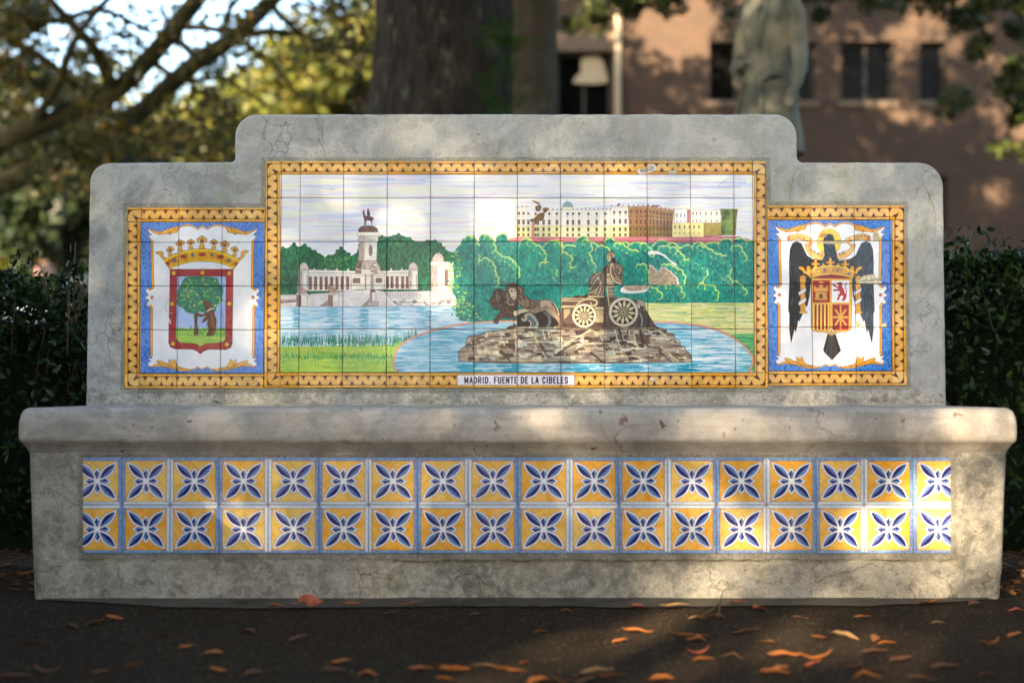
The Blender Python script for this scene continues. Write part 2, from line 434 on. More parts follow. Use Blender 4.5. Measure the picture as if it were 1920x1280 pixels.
    pb(rect(1326, 98, 1430, 212), (242, 238, 240)); pb([(1430, 100), (1454, 106), (1454, 208), (1430, 212)], (182, 116, 120)); pb(rect(1470, 106, 1704, 212), (246, 238, 226))
    pb(rect(1308, 212, 1566, 328), (240, 224, 150)); pb(rect(1566, 212, 1710, 318), (176, 156, 76), n='vert', amp=.12); pb([(1700, 98), (1842, 100), (1834, 160), (1826, 312), (1706, 312), (1712, 160)], (112, 134, 64), n='mid', amp=.35)
    C.poly([(1800, 102), (1842, 100), (1834, 160), (1826, 312), (1800, 312)], (120, 88, 56), .6)

    def win(x, y, w, h, col=(120, 96, 100)):
        C.poly(rect(x, y, x + w, y + h), col, .9); C.poly(rect(x + w * .5, y + 2, x + w, y + h), (86, 62, 66), .8)
    for xs in ((54, 92, 132), (190, 210, 256, 302, 364), (452, 496, 546, 622, 690, 760), (832, 880, 926)):
        for x in xs:
            dy = -12 if x > 800 else (0 if x > 160 else -4)
            win(x - 8, 126 + dy, 18, 24); C.poly(rect(x - 5, 158 + dy, x + 7, 172 + dy), (214, 164, 148)); win(x - 9, 186 + dy * .6, 20, 42); win(x - 8, 248, 17, 32, (96, 80, 64)); win(x - 8, 298, 17, 24, (96, 80, 64))
            C.line([(x + 22, 112 + dy), (x + 22, 234)], 2, (196, 184, 176), .7)
    for i, x in enumerate((968, 1018, 1052, 1088, 1128, 1156, 1186, 1214, 1242, 1270, 1296)):
        o = max(0, (x - 1112)) * .14
        win(x - 7, 108 + o, 13, 26, (110, 72, 60)); win(x - 7, 150 + o * .7, 12, 16, (110, 72, 60)); win(x - 7, 184 + o * .4, 13, 42, (110, 72, 60)); win(x - 7, 246, 13, 30, (96, 66, 48)); win(x - 6, 298, 12, 22, (96, 66, 48))
        C.line([(x + 12, 96 + o), (x + 12, 234)], 2.4, (128, 84, 62), .7)
    C.line([(950, 92), (1112, 88), (1325, 118)], 4, (214, 178, 140), .8)
    for x in (1345, 1378, 1410):
        win(x - 4, 136, 8, 30, (120, 92, 104)); C.poly(ell(x, 196, 4, 5, 8), (140, 110, 120))
    for x in (1478, 1506, 1540, 1582, 1626, 1672):
        win(x - 4, 122, 8, 26, (130, 92, 96)); win(x - 4, 186, 8, 18, (150, 110, 110))
    for x in (1330, 1368, 1408, 1448, 1486, 1526):
        win(x - 5, 230, 11, 30, (140, 112, 88)); win(x - 3, 290, 7, 12, (140, 112, 88))
    for x0, x1, y0, y1 in ((46, 156, 82, 82), (300, 402, 106, 106), (500, 806, 102, 102), (815, 950, 76, 76), (955, 1110, 74, 72), (1115, 1320, 72, 106)):
        n = int((x1 - x0) / 34)
        for i in range(n + 1):
            t = i / max(1, n)
            C.poly(ell(x0 + (x1 - x0) * t, y0 + (y1 - y0) * t - 5, 4, 8, 8), (116, 84, 76))
    C.poly(ell(872, 62, 10, 12, 10), (112, 84, 74)); C.poly(ell(1172, 74, 40, 7, 12), (128, 80, 66))
    for y in (236, 292):
        C.line([(30, y), (950, y)], 1.6, (180, 150, 120), .7)
    # --- lawn beyond the basin
    C.frame(1120, 440, 4.268)
    C.poly(rect(380, 530, 1262, 1090), [(120, 180, 110), (204, 214, 120), (236, 226, 168), (226, 224, 140), (238, 232, 200)], n='horz')
    for i in range(70):
        x = rng.uniform(400, 1150); y = rng.uniform(548, 745); L = rng.uniform(60, 240)
        C.line([(x, y), (min(1258, x + L), y + rng.uniform(-4, 6))], rng.uniform(4, 14), rng.choice([(222, 226, 110), (60, 150, 120), (240, 206, 176), (150, 200, 100), (244, 238, 206), (90, 170, 140)]), .55, taper=(.3, 1))
    C.poly([(1060, 800), (1262, 790), (1262, 1090), (1180, 1090)], [(24, 140, 110), (70, 172, 120), (150, 200, 110)], n='horz')
    # --- big trees with pale rims
    C.frame(840, 440, 4.268)
    C.poly([(60, 120), (120, 60), (2450, 70), (2450, 545), (1480, 548), (1100, 690), (500, 690), (200, 700), (100, 690), (60, 640), (70, 520), (30, 430), (60, 300)], TEAL, n='brush')
    upclip = C.full(rect(-40, -40, 2452, 546))
    tops = [(165, 35, 48), (300, 22, 46), (440, 12, 46), (620, 66, 66), (830, 76, 62), (960, 106, 52), (1065, 40, 44), (1130, 84, 70), (1290, 48, 50), (1392, 80, 50), (1510, 86, 60),
            (1700, 72, 66), (1790, 92, 60), (1900, 112, 54), (2010, 92, 60), (2130, 84, 56), (2235, 62, 56), (2340, 50, 50), (1225, 110, 50), (2420, 66, 46)]
    for x, y, r in tops:
        bm = [(x + rng.uniform(-.7, .7) * r, y + 14 + rng.uniform(0, .7) * r, r * rng.uniform(.55, .8)) for _ in range(5)] + [(x, y + r * .4, r * .7)]
        foliage_mass(C, None, TEAL, bm, rng, RIM, 7, clip=upclip)
        C.poly([(x - r, y + r * .6), (x + r * .9, y + r * .6), (x + r * 1.1, y + r * 2.8), (x - r * 1.1, y + r * 2.8)], TEAL, n='brush')
    masses = [[(160, 40), (215, 70), (240, 130), (225, 190), (240, 250)], [(310, 30), (345, 80), (365, 140), (415, 195), (480, 205), (510, 240), (548, 290), (540, 360)],
              [(260, 230), (320, 220), (350, 260), (350, 310), (380, 350), (370, 400)], [(650, 70), (690, 110), (740, 130), (765, 175), (755, 215)], [(750, 250), (810, 245), (850, 280), (845, 330), (880, 360), (900, 400)],
              [(870, 80), (890, 130), (900, 200)], [(925, 175), (960, 190), (965, 230), (950, 270), (990, 290), (1040, 285), (1080, 325), (1085, 380)], [(1090, 60), (1130, 100), (1110, 150), (1125, 200), (1150, 260), (1140, 330)],
              [(1350, 90), (1400, 110), (1440, 140), (1500, 160), (1545, 180), (1540, 230)], [(1560, 100), (1600, 130), (1640, 170)], [(1520, 260), (1570, 270), (1580, 320), (1560, 350), (1600, 380)],
              [(1700, 120), (1800, 130), (1850, 170), (1890, 240), (1960, 210), (2030, 240), (2050, 300), (2020, 360), (2010, 400)], [(1720, 260), (1800, 280), (1870, 330), (1860, 390)],
              [(2010, 110), (2060, 130), (2120, 170), (2190, 190), (2240, 230), (2240, 300), (2190, 330), (2250, 370), (2270, 430)], [(2280, 110), (2330, 130), (2360, 190)],
              [(1700, 430), (1800, 420), (1850, 460), (1870, 510)], [(2020, 420), (2090, 430), (2140, 470), (2130, 510)], [(1560, 440), (1620, 440), (1680, 490)], [(2290, 400), (2340, 440), (2368, 470)]]
    for ln in masses:
        bm = scallops(ln, 17, 30, rng, .8)
        foliage_mass(C, None, TEAL, bm, rng, RIM, 7.5, clip=upclip)
        for x, y, r in bm:
            C.poly(ell(x, y + r * .05, r * .96, n=14), (110, 196, 130), .45, clip=upclip); C.poly(ell(x - r * .15, y + r * .25, r * .80, n=14), (10, 140, 122), .7, clip=upclip)
        sh = [(x - 14, y + 18) for x, y in smooth_line(ln, False, 4)]
        C.poly(sh + [(x - 70, y + 75) for x, y in reversed(sh)], TEAL, n='brush', clip=upclip)
    treeclip = C.full([(60, 120), (120, 60), (2450, 70), (2450, 545), (1480, 548), (1100, 690), (500, 690), (200, 700), (100, 690), (60, 640), (70, 520), (30, 430), (60, 300)])
    for i in range(260):
        x = rng.uniform(60, 2360); y = rng.uniform(110, 600)
        C.poly(ell(x, y, rng.uniform(8, 26), rng.uniform(8, 20), 9), rng.choice([(0, 92, 92), (20, 150, 120), (0, 106, 110), (70, 176, 130), (0, 80, 84)]), .28, n='fine', amp=.2, clip=treeclip)
    for i in range(150):
        t = rng.random(); y = 120 + t * 570; x = 40 + rng.uniform(-25, 70) + (60 if 330 < y < 440 else 0) * -.4 + (t > .6) * rng.uniform(0, 320) * (t - .4)
        C.poly(ell(x, y, rng.uniform(6, 15), rng.uniform(5, 11), 8), rng.choice([(160, 206, 90), (120, 190, 100), (0, 120, 100), (196, 216, 110), (8, 140, 116)]), .9)
    # --- basin
    EDGE = [(746, 698), (740, 690), (738.5, 675), (745, 656), (758, 642), (781, 630), (806, 622), (834, 614), (862, 608.5), (890, 605.5), (930, 603.2), (970, 602.5), (1060, 603), (1160, 603.5), (1222, 604), (1260, 604.5),
            (1285, 607), (1320, 612.5), (1346, 619.5), (1368, 630), (1386, 641.5), (1400, 655), (1410, 669.5), (1409, 684), (1403, 698)]
    C.frame()
    C.poly(smooth_line(EDGE, False, 5), [(60, 150, 190), (110, 182, 210), (168, 208, 226), (206, 228, 236)], n='horz')
    wclip = C.full(smooth_line(EDGE, False, 5))
    for i in range(90):
        x = rng.uniform(1280, 1400); y = rng.uniform(618, 690); L = rng.uniform(20, 60)
        C.line([(x, y), (x + L, y)], rng.uniform(1, 3.4), (244, 247, 248), .6, clip=wclip)
    for i in range(170):
        x = rng.uniform(740, 900 if i % 2 else 1400); y = rng.uniform(607, 690); L = rng.uniform(8, 40)
        C.line([(x, y), (x + L, y)], rng.uniform(.5, 1.5), rng.choice([(70, 150, 196), (226, 238, 244), (120, 190, 216), (200, 228, 214)]), .6, clip=wclip)
    for i in range(70):
        x = rng.uniform(1380, 1410); y = rng.uniform(640, 695)
        C.line([(x, y), (x + 14, y)], 1.4, (70, 160, 180), .5, clip=wclip)
    C.line(EDGE, 3.6, (192, 118, 100), sm=6); C.line(EDGE, 2.3, (228, 164, 140), sm=6)
    for i in range(120):
        x = rng.choice([rng.uniform(850, 875), rng.uniform(930, 965), rng.uniform(1055, 1080), rng.uniform(1140, 1190), rng.uniform(1265, 1292), rng.uniform(855, 1290)])
        y = rng.uniform(683, 697)
        C.line([(x, y), (x + rng.uniform(8, 30), y)], 2.2, rng.choice([(20, 142, 176), (10, 124, 160), (40, 156, 188)]), .75, clip=wclip)
    paint_fountain(C, rng)
    # --- title plate
    C.frame()
    write_title = "MADRID. FUENTE DE LA CIBELES"
    return write_title


def paint_fountain(C, rng):
    D0, D1, D2, LT, HI = (48, 32, 34), (84, 62, 56), (128, 106, 92), (184, 170, 138), (216, 208, 178)
    ROCK = [(86, 72, 70), (130, 116, 106), (160, 150, 134), (180, 172, 152)]
    # rock, frame 8.348x for the left half
    C.frame()
    out = [(861, 677.5), (859.5, 662), (861, 657), (874, 648), (873, 641), (879, 630.5), (902, 626.5), (912, 622), (948, 618), (953, 612.5), (962, 610), (1050, 606), (1140, 604), (1216, 600), (1233, 614), (1247, 617), (1251, 624),
           (1263, 627), (1265, 636), (1274, 639), (1275, 648), (1283, 650.5), (1285, 658), (1293, 662), (1295.5, 672), (1297, 679), (1150, 680.5), (950, 681)]
    C.poly(out, ROCK, n='horz')
    clip = C.full(out)
    for i in range(300):
        x = rng.uniform(862, 1290); y = rng.uniform(614, 677); w = rng.uniform(5, 26); h = rng.uniform(1.5, 9)
        t = rng.random()
        col = rng.choice([D0, D1, D1, D2]) if t < .5 else rng.choice([LT, HI, (206, 204, 188), (176, 184, 172), (200, 180, 146), (186, 194, 188)])
        pts = [(x, y), (x + w * rng.uniform(.7, 1), y + rng.uniform(-1.5, 1)), (x + w, y + h * rng.uniform(.6, 1)), (x + w * rng.uniform(.1, .4), y + h)]
        C.poly(pts, col, .85, n='vert', amp=.18, clip=clip)
    for pl, col, w in (
            ([(905, 627.5), (935, 623), (958, 619.5), (970, 618)], LT, 2), ([(967, 640), (985, 642), (1005, 641), (1045, 642)], HI, 2.2), ([(992, 622), (998, 624), (1005, 636), (1008, 641)], (222, 206, 130), 2.4),
            ([(965, 619), (966, 630), (967, 650), (968, 672)], LT, 2.6), ([(1040, 662), (1058, 647), (1075, 636), (1090, 628), (1108, 617)], HI, 2.2), ([(1046, 664), (1064, 650), (1084, 640)], D0, 2.6), ([(1078, 656), (1092, 645), (1128, 644)], HI, 2),
            ([(1090, 628), (1110, 620), (1124, 626), (1130, 640)], LT, 2.6), ([(1152, 618), (1157, 636), (1163, 650), (1167, 668)], (214, 188, 150), 2.0), ([(1188, 622), (1190, 640), (1195, 655)], (214, 188, 150), 1.8), ([(1172, 657), (1184, 653), (1200, 652)], HI, 1.8),
            ([(1140, 672), (1160, 668), (1190, 668), (1200, 672)], (214, 190, 150), 1.8), ([(1216, 622), (1236, 621), (1248, 630)], (176, 190, 160), 3), ([(1220, 634), (1256, 635)], HI, 2.4), ([(1222, 640), (1262, 641)], LT, 2.2), ([(1240, 652), (1254, 664), (1270, 676)], LT, 5),
            ([(958, 613), (1060, 616), (1190, 615)], HI, 1.2), ([(1018, 622), (1022, 636)], HI, 3), ([(1028, 618), (1030, 636)], (210, 196, 140), 2.6), ([(880, 634), (884, 645), (890, 650)], LT, 3)):
        C.line(pl, w, col, .9, n='fine', amp=.15, clip=clip)
    for pl, w in (([(875, 648), (890, 646), (905, 640), (918, 634)], 5), ([(1013, 645), (1018, 655), (1026, 668)], 6), ([(1160, 618), (1166, 636), (1172, 652)], 5), ([(1176, 618), (1178, 640)], 3), ([(1200, 620), (1204, 640), (1216, 650), (1240, 655)], 5),
                  ([(1236, 660), (1250, 672), (1262, 680)], 4), ([(1180, 645), (1192, 650)], 7), ([(1108, 662), (1122, 672), (1128, 680)], 5), ([(900, 672), (925, 675)], 4), ([(940, 660), (956, 676)], 8), ([(1098, 634), (1110, 634)], 8), ([(862, 678), (1297, 680)], 2.0)):
        C.line(pl, w * .75, D0, .8, n='fine', amp=.25, clip=clip, taper=(1.2, .4))
    C.line(out + [out[0]], 1.1, D0, .9)
    # ground strip below lions and car
    C.poly([(953, 614), (965, 610), (1216, 606), (1232, 616), (1190, 617), (1100, 615), (958, 617)], (170, 158, 140), n='fine', amp=.3, out=D0, ow=.8)
    # --- lions (frame 10.667x)
    C.frame(910, 520, 10.667)
    C.poly([(640, 720), (1480, 640), (1500, 1000), (640, 1010)], D0, n='fine', amp=.3)
    C.poly([(75, 510), (100, 440), (150, 350), (160, 290), (210, 240), (270, 232), (340, 250), (420, 330), (640, 560), (600, 800), (560, 900), (620, 1000), (440, 1030), (480, 980), (560, 960), (548, 850), (450, 815), (330, 820), (270, 860),
            (250, 920), (190, 915), (160, 880), (190, 820), (270, 740), (300, 715), (270, 640), (262, 600), (235, 660), (190, 640), (140, 590), (110, 540)], (72, 52, 48), sm=3, out=D0, ow=9, n='fine', amp=.35)
    for ln in ([(235, 300), (240, 370), (290, 390), (250, 480)], [(370, 300), (380, 380), (420, 440), (400, 510)], [(190, 350), (230, 390), (235, 440)]):
        C.line(ln, 22, (150, 134, 110), .8, sm=5, taper=(.5, 1))
    body = [(690, 380), (780, 380), (880, 430), (1010, 465), (1100, 455), (1190, 440), (1280, 465), (1350, 520), (1420, 600), (1470, 720), (1490, 780), (1510, 900), (1550, 975), (1390, 1000), (1400, 975), (1460, 960), (1460, 900), (1400, 820),
            (1290, 760), (1210, 670), (1100, 690), (980, 725), (890, 700), (820, 700), (700, 735), (650, 770), (640, 790), (600, 775), (570, 790), (555, 720), (580, 670), (640, 650), (760, 625), (700, 560)]
    C.poly(body, (150, 126, 106), sm=3, out=D0, ow=9, n='vert', amp=.22)
    C.poly([(890, 450), (1000, 480), (1090, 480), (1060, 560), (960, 640), (890, 640)], (96, 74, 68), .75, sm=4, n='vert', amp=.2)
    C.poly([(1090, 500), (1190, 460), (1290, 500), (1330, 600), (1220, 560), (1130, 590)], (196, 178, 148), .8, sm=4, n='vert', amp=.15)
    C.poly([(1210, 660), (1320, 640), (1400, 720), (1460, 830), (1470, 950), (1430, 860), (1330, 770)], (176, 158, 130), .8, sm=3)
    C.poly([(640, 670), (800, 625), (860, 640), (840, 690), (700, 722), (655, 760)], (200, 190, 156), .9, sm=3)
    C.poly(ell(600, 720, 42, 60, 14), (206, 196, 170), out=D0, ow=8)
    C.poly([(1140, 690), (1230, 700), (1310, 800), (1300, 960), (1200, 985), (1250, 940), (1250, 800)], (110, 116, 112), .9, sm=3, n='vert', amp=.2)
    C.line([(1290, 470), (1370, 530), (1430, 620), (1470, 750)], 18, (196, 178, 140), sm=5); C.line([(1340, 520), (1400, 610), (1440, 720)], 20, D0, sm=5)
    # mane and face
    C.poly([(405, 260), (420, 190), (480, 130), (560, 110), (620, 140), (680, 170), (760, 220), (785, 290), (770, 350), (830, 400), (880, 450), (880, 560), (860, 640), (780, 620), (700, 560), (560, 560), (470, 570), (420, 500), (380, 380), (380, 310)], (86, 64, 58), sm=3, out=D0, ow=8, n='fine', amp=.3)
    C.poly([(470, 250), (520, 220), (600, 240), (625, 320), (620, 420), (580, 450), (530, 420), (490, 340)], (190, 172, 140), sm=4)
    C.poly(ell(525, 275, 24, 16, 12), D0); C.poly(ell(590, 270, 14, 12, 12), D1); C.poly(ell(590, 358, 26, 16, 12), (222, 214, 190)); C.poly(ell(598, 352, 12, 8, 10), D0); C.line([(540, 395), (590, 405), (620, 395)], 9, D0, sm=3)
    for ln in ([(440, 310), (430, 380), (470, 440), (440, 500), (490, 550), (570, 540)], [(690, 370), (740, 430), (720, 510), (740, 560)], [(650, 440), (690, 500), (680, 570)], [(800, 400), (850, 470), (860, 560)], [(640, 190), (700, 240), (720, 300)]):
        C.line(ln, 22, (176, 160, 120), .85, sm=5, taper=(.6, 1))
    C.poly([(720, 470), (790, 450), (860, 500), (850, 600), (780, 610)], (140, 116, 98), .8, sm=3, n='vert', amp=.2)
    # scroll below
    C.line([(740, 840), (780, 860), (820, 830), (800, 770), (880, 740), (960, 790), (1020, 880), (1040, 940), (1000, 1000)], 56, (172, 166, 146), sm=6); C.line([(850, 800), (910, 820), (960, 900), (950, 1000)], 44, (92, 116, 130), sm=6); C.line([(870, 860), (910, 910), (900, 1000)], 26, HI, sm=5)
    C.line([(650, 1005), (800, 995), (1100, 1010), (1400, 1005)], 22, (190, 180, 150), n='fine', amp=.3)
    # --- car (frame 7.53x)
    C.frame(1040, 460, 7.53)
    C.poly([(95, 745), (460, 700), (860, 740), (1180, 780), (1240, 790), (1280, 900), (1330, 990), (1380, 1070), (1440, 1165), (95, 1165), (60, 1000), (90, 900)], (74, 56, 50), n='vert', amp=.35)
    C.poly([(1145, 800), (1175, 770), (1240, 775), (1275, 850), (1270, 920), (1200, 910), (1150, 850)], (156, 144, 126), sm=2, out=D0, ow=6, n='fine', amp=.3); C.poly([(1200, 850), (1270, 870), (1250, 920), (1200, 900)], D0, .8)
    C.poly([(1180, 930), (1290, 930), (1400, 1150), (1150, 1150), (1150, 1060)], (66, 60, 58), n='vert', amp=.3); C.line([(1200, 960), (1230, 1050), (1220, 1140)], 16, (140, 150, 146), sm=3)
    for y, h, c in ((742, 20, (176, 162, 128)), (768, 30, (150, 136, 112)), (800, 50, D1), (850, 34, (170, 156, 128))):
        C.poly(rect(95, y, 420, y + h), c, out=D0, ow=4, n='horz', amp=.2)
    C.poly([(120, 900), (215, 900), (215, 960), (130, 1060)], (176, 160, 122), out=D0, ow=5); C.poly(rect(120, 886, 280, 1100), (110, 92, 78), .4)
    C.poly(rect(560, 870, 700, 910), (160, 148, 122), out=D0, ow=4); C.poly(rect(565, 915, 690, 1090), (168, 152, 122), out=D0, ow=4, n='mid', amp=.15)
    C.poly(rect(470, 712, 700, 738), (186, 172, 124), out=D0, ow=4)
    C.line([(280, 900), (330, 830), (420, 770), (520, 760), (590, 790), (580, 840), (530, 850), (510, 820)], 30, (168, 158, 124), sm=6); C.line([(300, 880), (380, 800), (480, 775), (570, 800)], 7, D0, sm=6); C.poly(ell(535, 825, 22, 20, 12), D1)
    # throne column and figure
    C.poly([(720, 560), (850, 555), (830, 620), (836, 660), (830, 700), (865, 740), (760, 742)], (120, 104, 88), out=D0, ow=5, n='vert', amp=.25)
    for y in (590, 640, 690):
        C.line([(750, y), (840, y)], 9, (184, 170, 132))
    C.poly([(720, 470), (800, 480), (850, 560), (735, 560)], (170, 156, 130), out=D0, ow=5)
    C.poly([(690, 330), (760, 260), (790, 250), (850, 235), (905, 260), (950, 310), (965, 370), (950, 430), (960, 548), (905, 555), (850, 540), (800, 490), (740, 470), (700, 560), (690, 705), (600, 705), (460, 690), (500, 640), (480, 560), (500, 450), (560, 400), (640, 380)],
           (104, 86, 70), sm=2, out=D0, ow=7, n='vert', amp=.3)
    for ln, w, c in (([(790, 300), (790, 400), (830, 500), (930, 545)], 16, HI), ([(830, 300), (850, 400), (900, 470)], 14, LT), ([(860, 290), (920, 350), (900, 420)], 13, LT), ([(900, 280), (950, 340), (950, 400)], 10, LT), ([(800, 420), (860, 480), (940, 500)], 10, LT),
                     ([(510, 540), (570, 430), (640, 390)], 14, LT), ([(500, 620), (560, 520), (620, 450)], 16, (176, 176, 168)), ([(480, 680), (560, 640), (620, 580), (640, 500)], 14, LT), ([(600, 700), (640, 640), (660, 560)], 15, (176, 176, 168)), ([(560, 690), (600, 620)], 10, HI), ([(660, 700), (690, 600), (690, 420)], 10, LT), ([(590, 450), (630, 500), (650, 560)], 12, HI),
                     ([(740, 280), (720, 360), (725, 470)], 12, D0), ([(690, 380), (650, 440), (620, 560)], 9, D0), ([(540, 480), (520, 560), (500, 600)], 9, D0), ([(870, 420), (930, 430)], 12, D0), ([(830, 340), (870, 420), (920, 470)], 7, D0)):
        C.line(ln, w, c, .85, sm=4)
    C.poly(rect(735, 400, 770, 440), (216, 196, 130)); C.poly(rect(730, 460, 790, 480), (196, 178, 124))
    C.line([(712, 300), (706, 600), (712, 740), (720, 860)], 10, D0); C.line([(735, 580), (745, 690), (765, 860)], 10, (206, 190, 130))
    C.poly([(735, 140), (750, 105), (790, 88), (830, 100), (845, 140), (835, 180), (850, 220), (830, 250), (800, 235), (780, 245), (745, 230), (738, 190)], (120, 98, 76), sm=3, out=D0, ow=6)
    C.poly([(738, 145), (780, 150), (790, 200), (775, 235), (748, 228), (736, 190)], (196, 180, 140), sm=3); C.poly(ell(752, 172, 9, 6, 8), D0); C.line([(745, 130), (800, 120), (845, 150)], 14, (170, 150, 110), sm=3); C.poly([(795, 190), (850, 190), (855, 240), (815, 258)], D0, sm=2)
    C.poly(ell(805, 275, 30, 24, 12), (186, 168, 130)); C.poly(ell(825, 155, 12, 18, 10), LT)
    C.poly([(262, 700), (340, 720), (370, 745), (440, 690), (470, 700), (430, 745), (300, 745)], D0)
    for cx, cy, R in ((414, 995, 168), (968, 945, 206)):
        C.poly(ell(cx, cy, R * .9), D0, n='fine', amp=.3)
        for k in range(12):
            a = 2 * math.pi * k / 12 + .1
            C.line([(cx + math.cos(a) * R * .32, cy + math.sin(a) * R * .32), (cx + math.cos(a) * R * .74, cy + math.sin(a) * R * .74)], R * .15, (176, 164, 130), taper=(.7, 1.1))
            C.line([(cx + math.cos(a) * R * .52, cy + math.sin(a) * R * .52), (cx + math.cos(a) * R * .60, cy + math.sin(a) * R * .60)], R * .2, (196, 184, 150))
        ring = ell(cx, cy, R * .91, n=48)
        C.line(ring + [ring[0]], R * .22, D0); C.line(ring + [ring[0]], R * .18, (196, 190, 168))
        for r, c in ((.30, D0), (.26, (160, 150, 122)), (.19, D0), (.15, (180, 168, 136)), (.08, D1)):
            C.poly(ell(cx, cy, R * r, n=20), c)
BLUE = [(46, 96, 184), (70, 124, 206), (104, 152, 220), (58, 108, 196)]
LEAF, LEAFO, LINE = (232, 168, 64), (240, 186, 60), (112, 56, 44)
WHITE = (236, 237, 240)


def crest_frame(C, x0, y0, x1, y1, mir):
    """blue ground with the white cartouche and its ochre acanthus; zoom coords of the left panel mirrored about its axis"""
    C.poly(rect(x0, y0, x1, y1), BLUE, n='brush')
    rr = random.Random(int(x0))
    cx = (x0 + x1) / 2.0
    for i in range(150):
        x = rr.choice([rr.uniform(x0, x0 + 60), rr.uniform(x1 - 70, x1)]); y = rr.uniform(y0, y1)
        C.line([(x, y), (x + rr.uniform(-6, 6), y + rr.uniform(-22, 22))], 2.2, rr.choice([(150, 186, 232), (30, 76, 166), (120, 166, 226)]), .45)
    # half outline (left side), from the top centre to the bottom centre, in units of the panel
    half = [(557, 190), (540, 196), (525, 210), (505, 196), (470, 186), (430, 190), (395, 205), (350, 216), (300, 232), (250, 230), (215, 206), (205, 200), (210, 225), (232, 248), (205, 256), (225, 272),
            (226, 290), (226, 580), (214, 603), (196, 590), (186, 612), (205, 634), (180, 655), (206, 668), (188, 700), (208, 714), (222, 700), (214, 720), (214, 1030), (222, 1045), (190, 1040), (212, 1062), (190, 1078), (205, 1098),
            (260, 1085), (330, 1095), (390, 1112), (450, 1118), (490, 1110), (510, 1096), (530, 1106), (540, 1110)]
    # the panel leans: its axis runs from x=557 at the top to x=540 at the bottom
    def axis(y):
        return 557 - 17 * (y - 190) / 920.0
    sx = (x1 - x0) / 790.0
    def M(p, side):
        d = (p[0] - axis(p[1])) * sx
        yy = y0 + (p[1] - 165) * (y1 - y0) / 978.0
        return (cx + (d if side < 0 else -d), yy)
    outline = [M(p, -1) for p in half] + [M(p, 1) for p in reversed(half)]
    C.poly(outline, WHITE, n='mid', amp=.015, out=LINE, ow=2.6)
    for sd in (-1, 1):
        for leaf in ([(210, 206), (260, 240), (330, 240), (392, 222), (400, 205), (340, 216), (270, 226)], [(270, 245), (320, 215), (392, 196), (380, 220), (320, 240)], [(340, 248), (372, 210), (400, 192), (396, 230), (372, 234)],
                     [(200, 1104), (250, 1080), (310, 1076), (390, 1100), (480, 1120), (400, 1124), (300, 1100), (250, 1096)], [(250, 1060), (290, 1066), (330, 1092), (380, 1112), (310, 1100), (276, 1090)],
                     [(325, 1052), (350, 1064), (362, 1050), (380, 1090), (420, 1116), (370, 1106), (338, 1090)]):
            C.poly([M(p, sd) for p in leaf], LEAF, sm=3, out=LINE, ow=2.2, n='fine', amp=.1)
        C.line([M(p, sd) for p in [(395, 205), (430, 188), (470, 184), (505, 194), (525, 208), (545, 194), (557, 190)]], 8, LEAF, sm=4)
        C.line([M(p, sd) for p in [(395, 209), (430, 194), (470, 190), (505, 200), (525, 214), (545, 200), (557, 196)]], 2.2, LINE, sm=4)
        C.line([M(p, sd) for p in [(480, 1116), (510, 1100), (530, 1108), (542, 1110)]], 7, LEAF, sm=3)
        for ln in ([(232, 285), (232, 590), (214, 603)], [(214, 706), (222, 720), (216, 1030)]):
            C.line([M(p, sd) for p in ln], 13, LEAF); C.line([M((p[0] + 8, p[1]), sd) for p in ln], 2.2, LINE); C.line([M((p[0] - 7, p[1]), sd) for p in ln], 2.2, LINE)
        p = M((226, 650), sd); C.poly(ell(p[0], p[1], 10, n=14), (190, 120, 90), out=LINE, ow=2.2)


def star6(cx, cy, r):
    return [(cx + (r if k % 2 == 0 else r * .5) * math.sin(k * math.pi / 6), cy - (r if k % 2 == 0 else r * .5) * math.cos(k * math.pi / 6)) for k in range(12)]


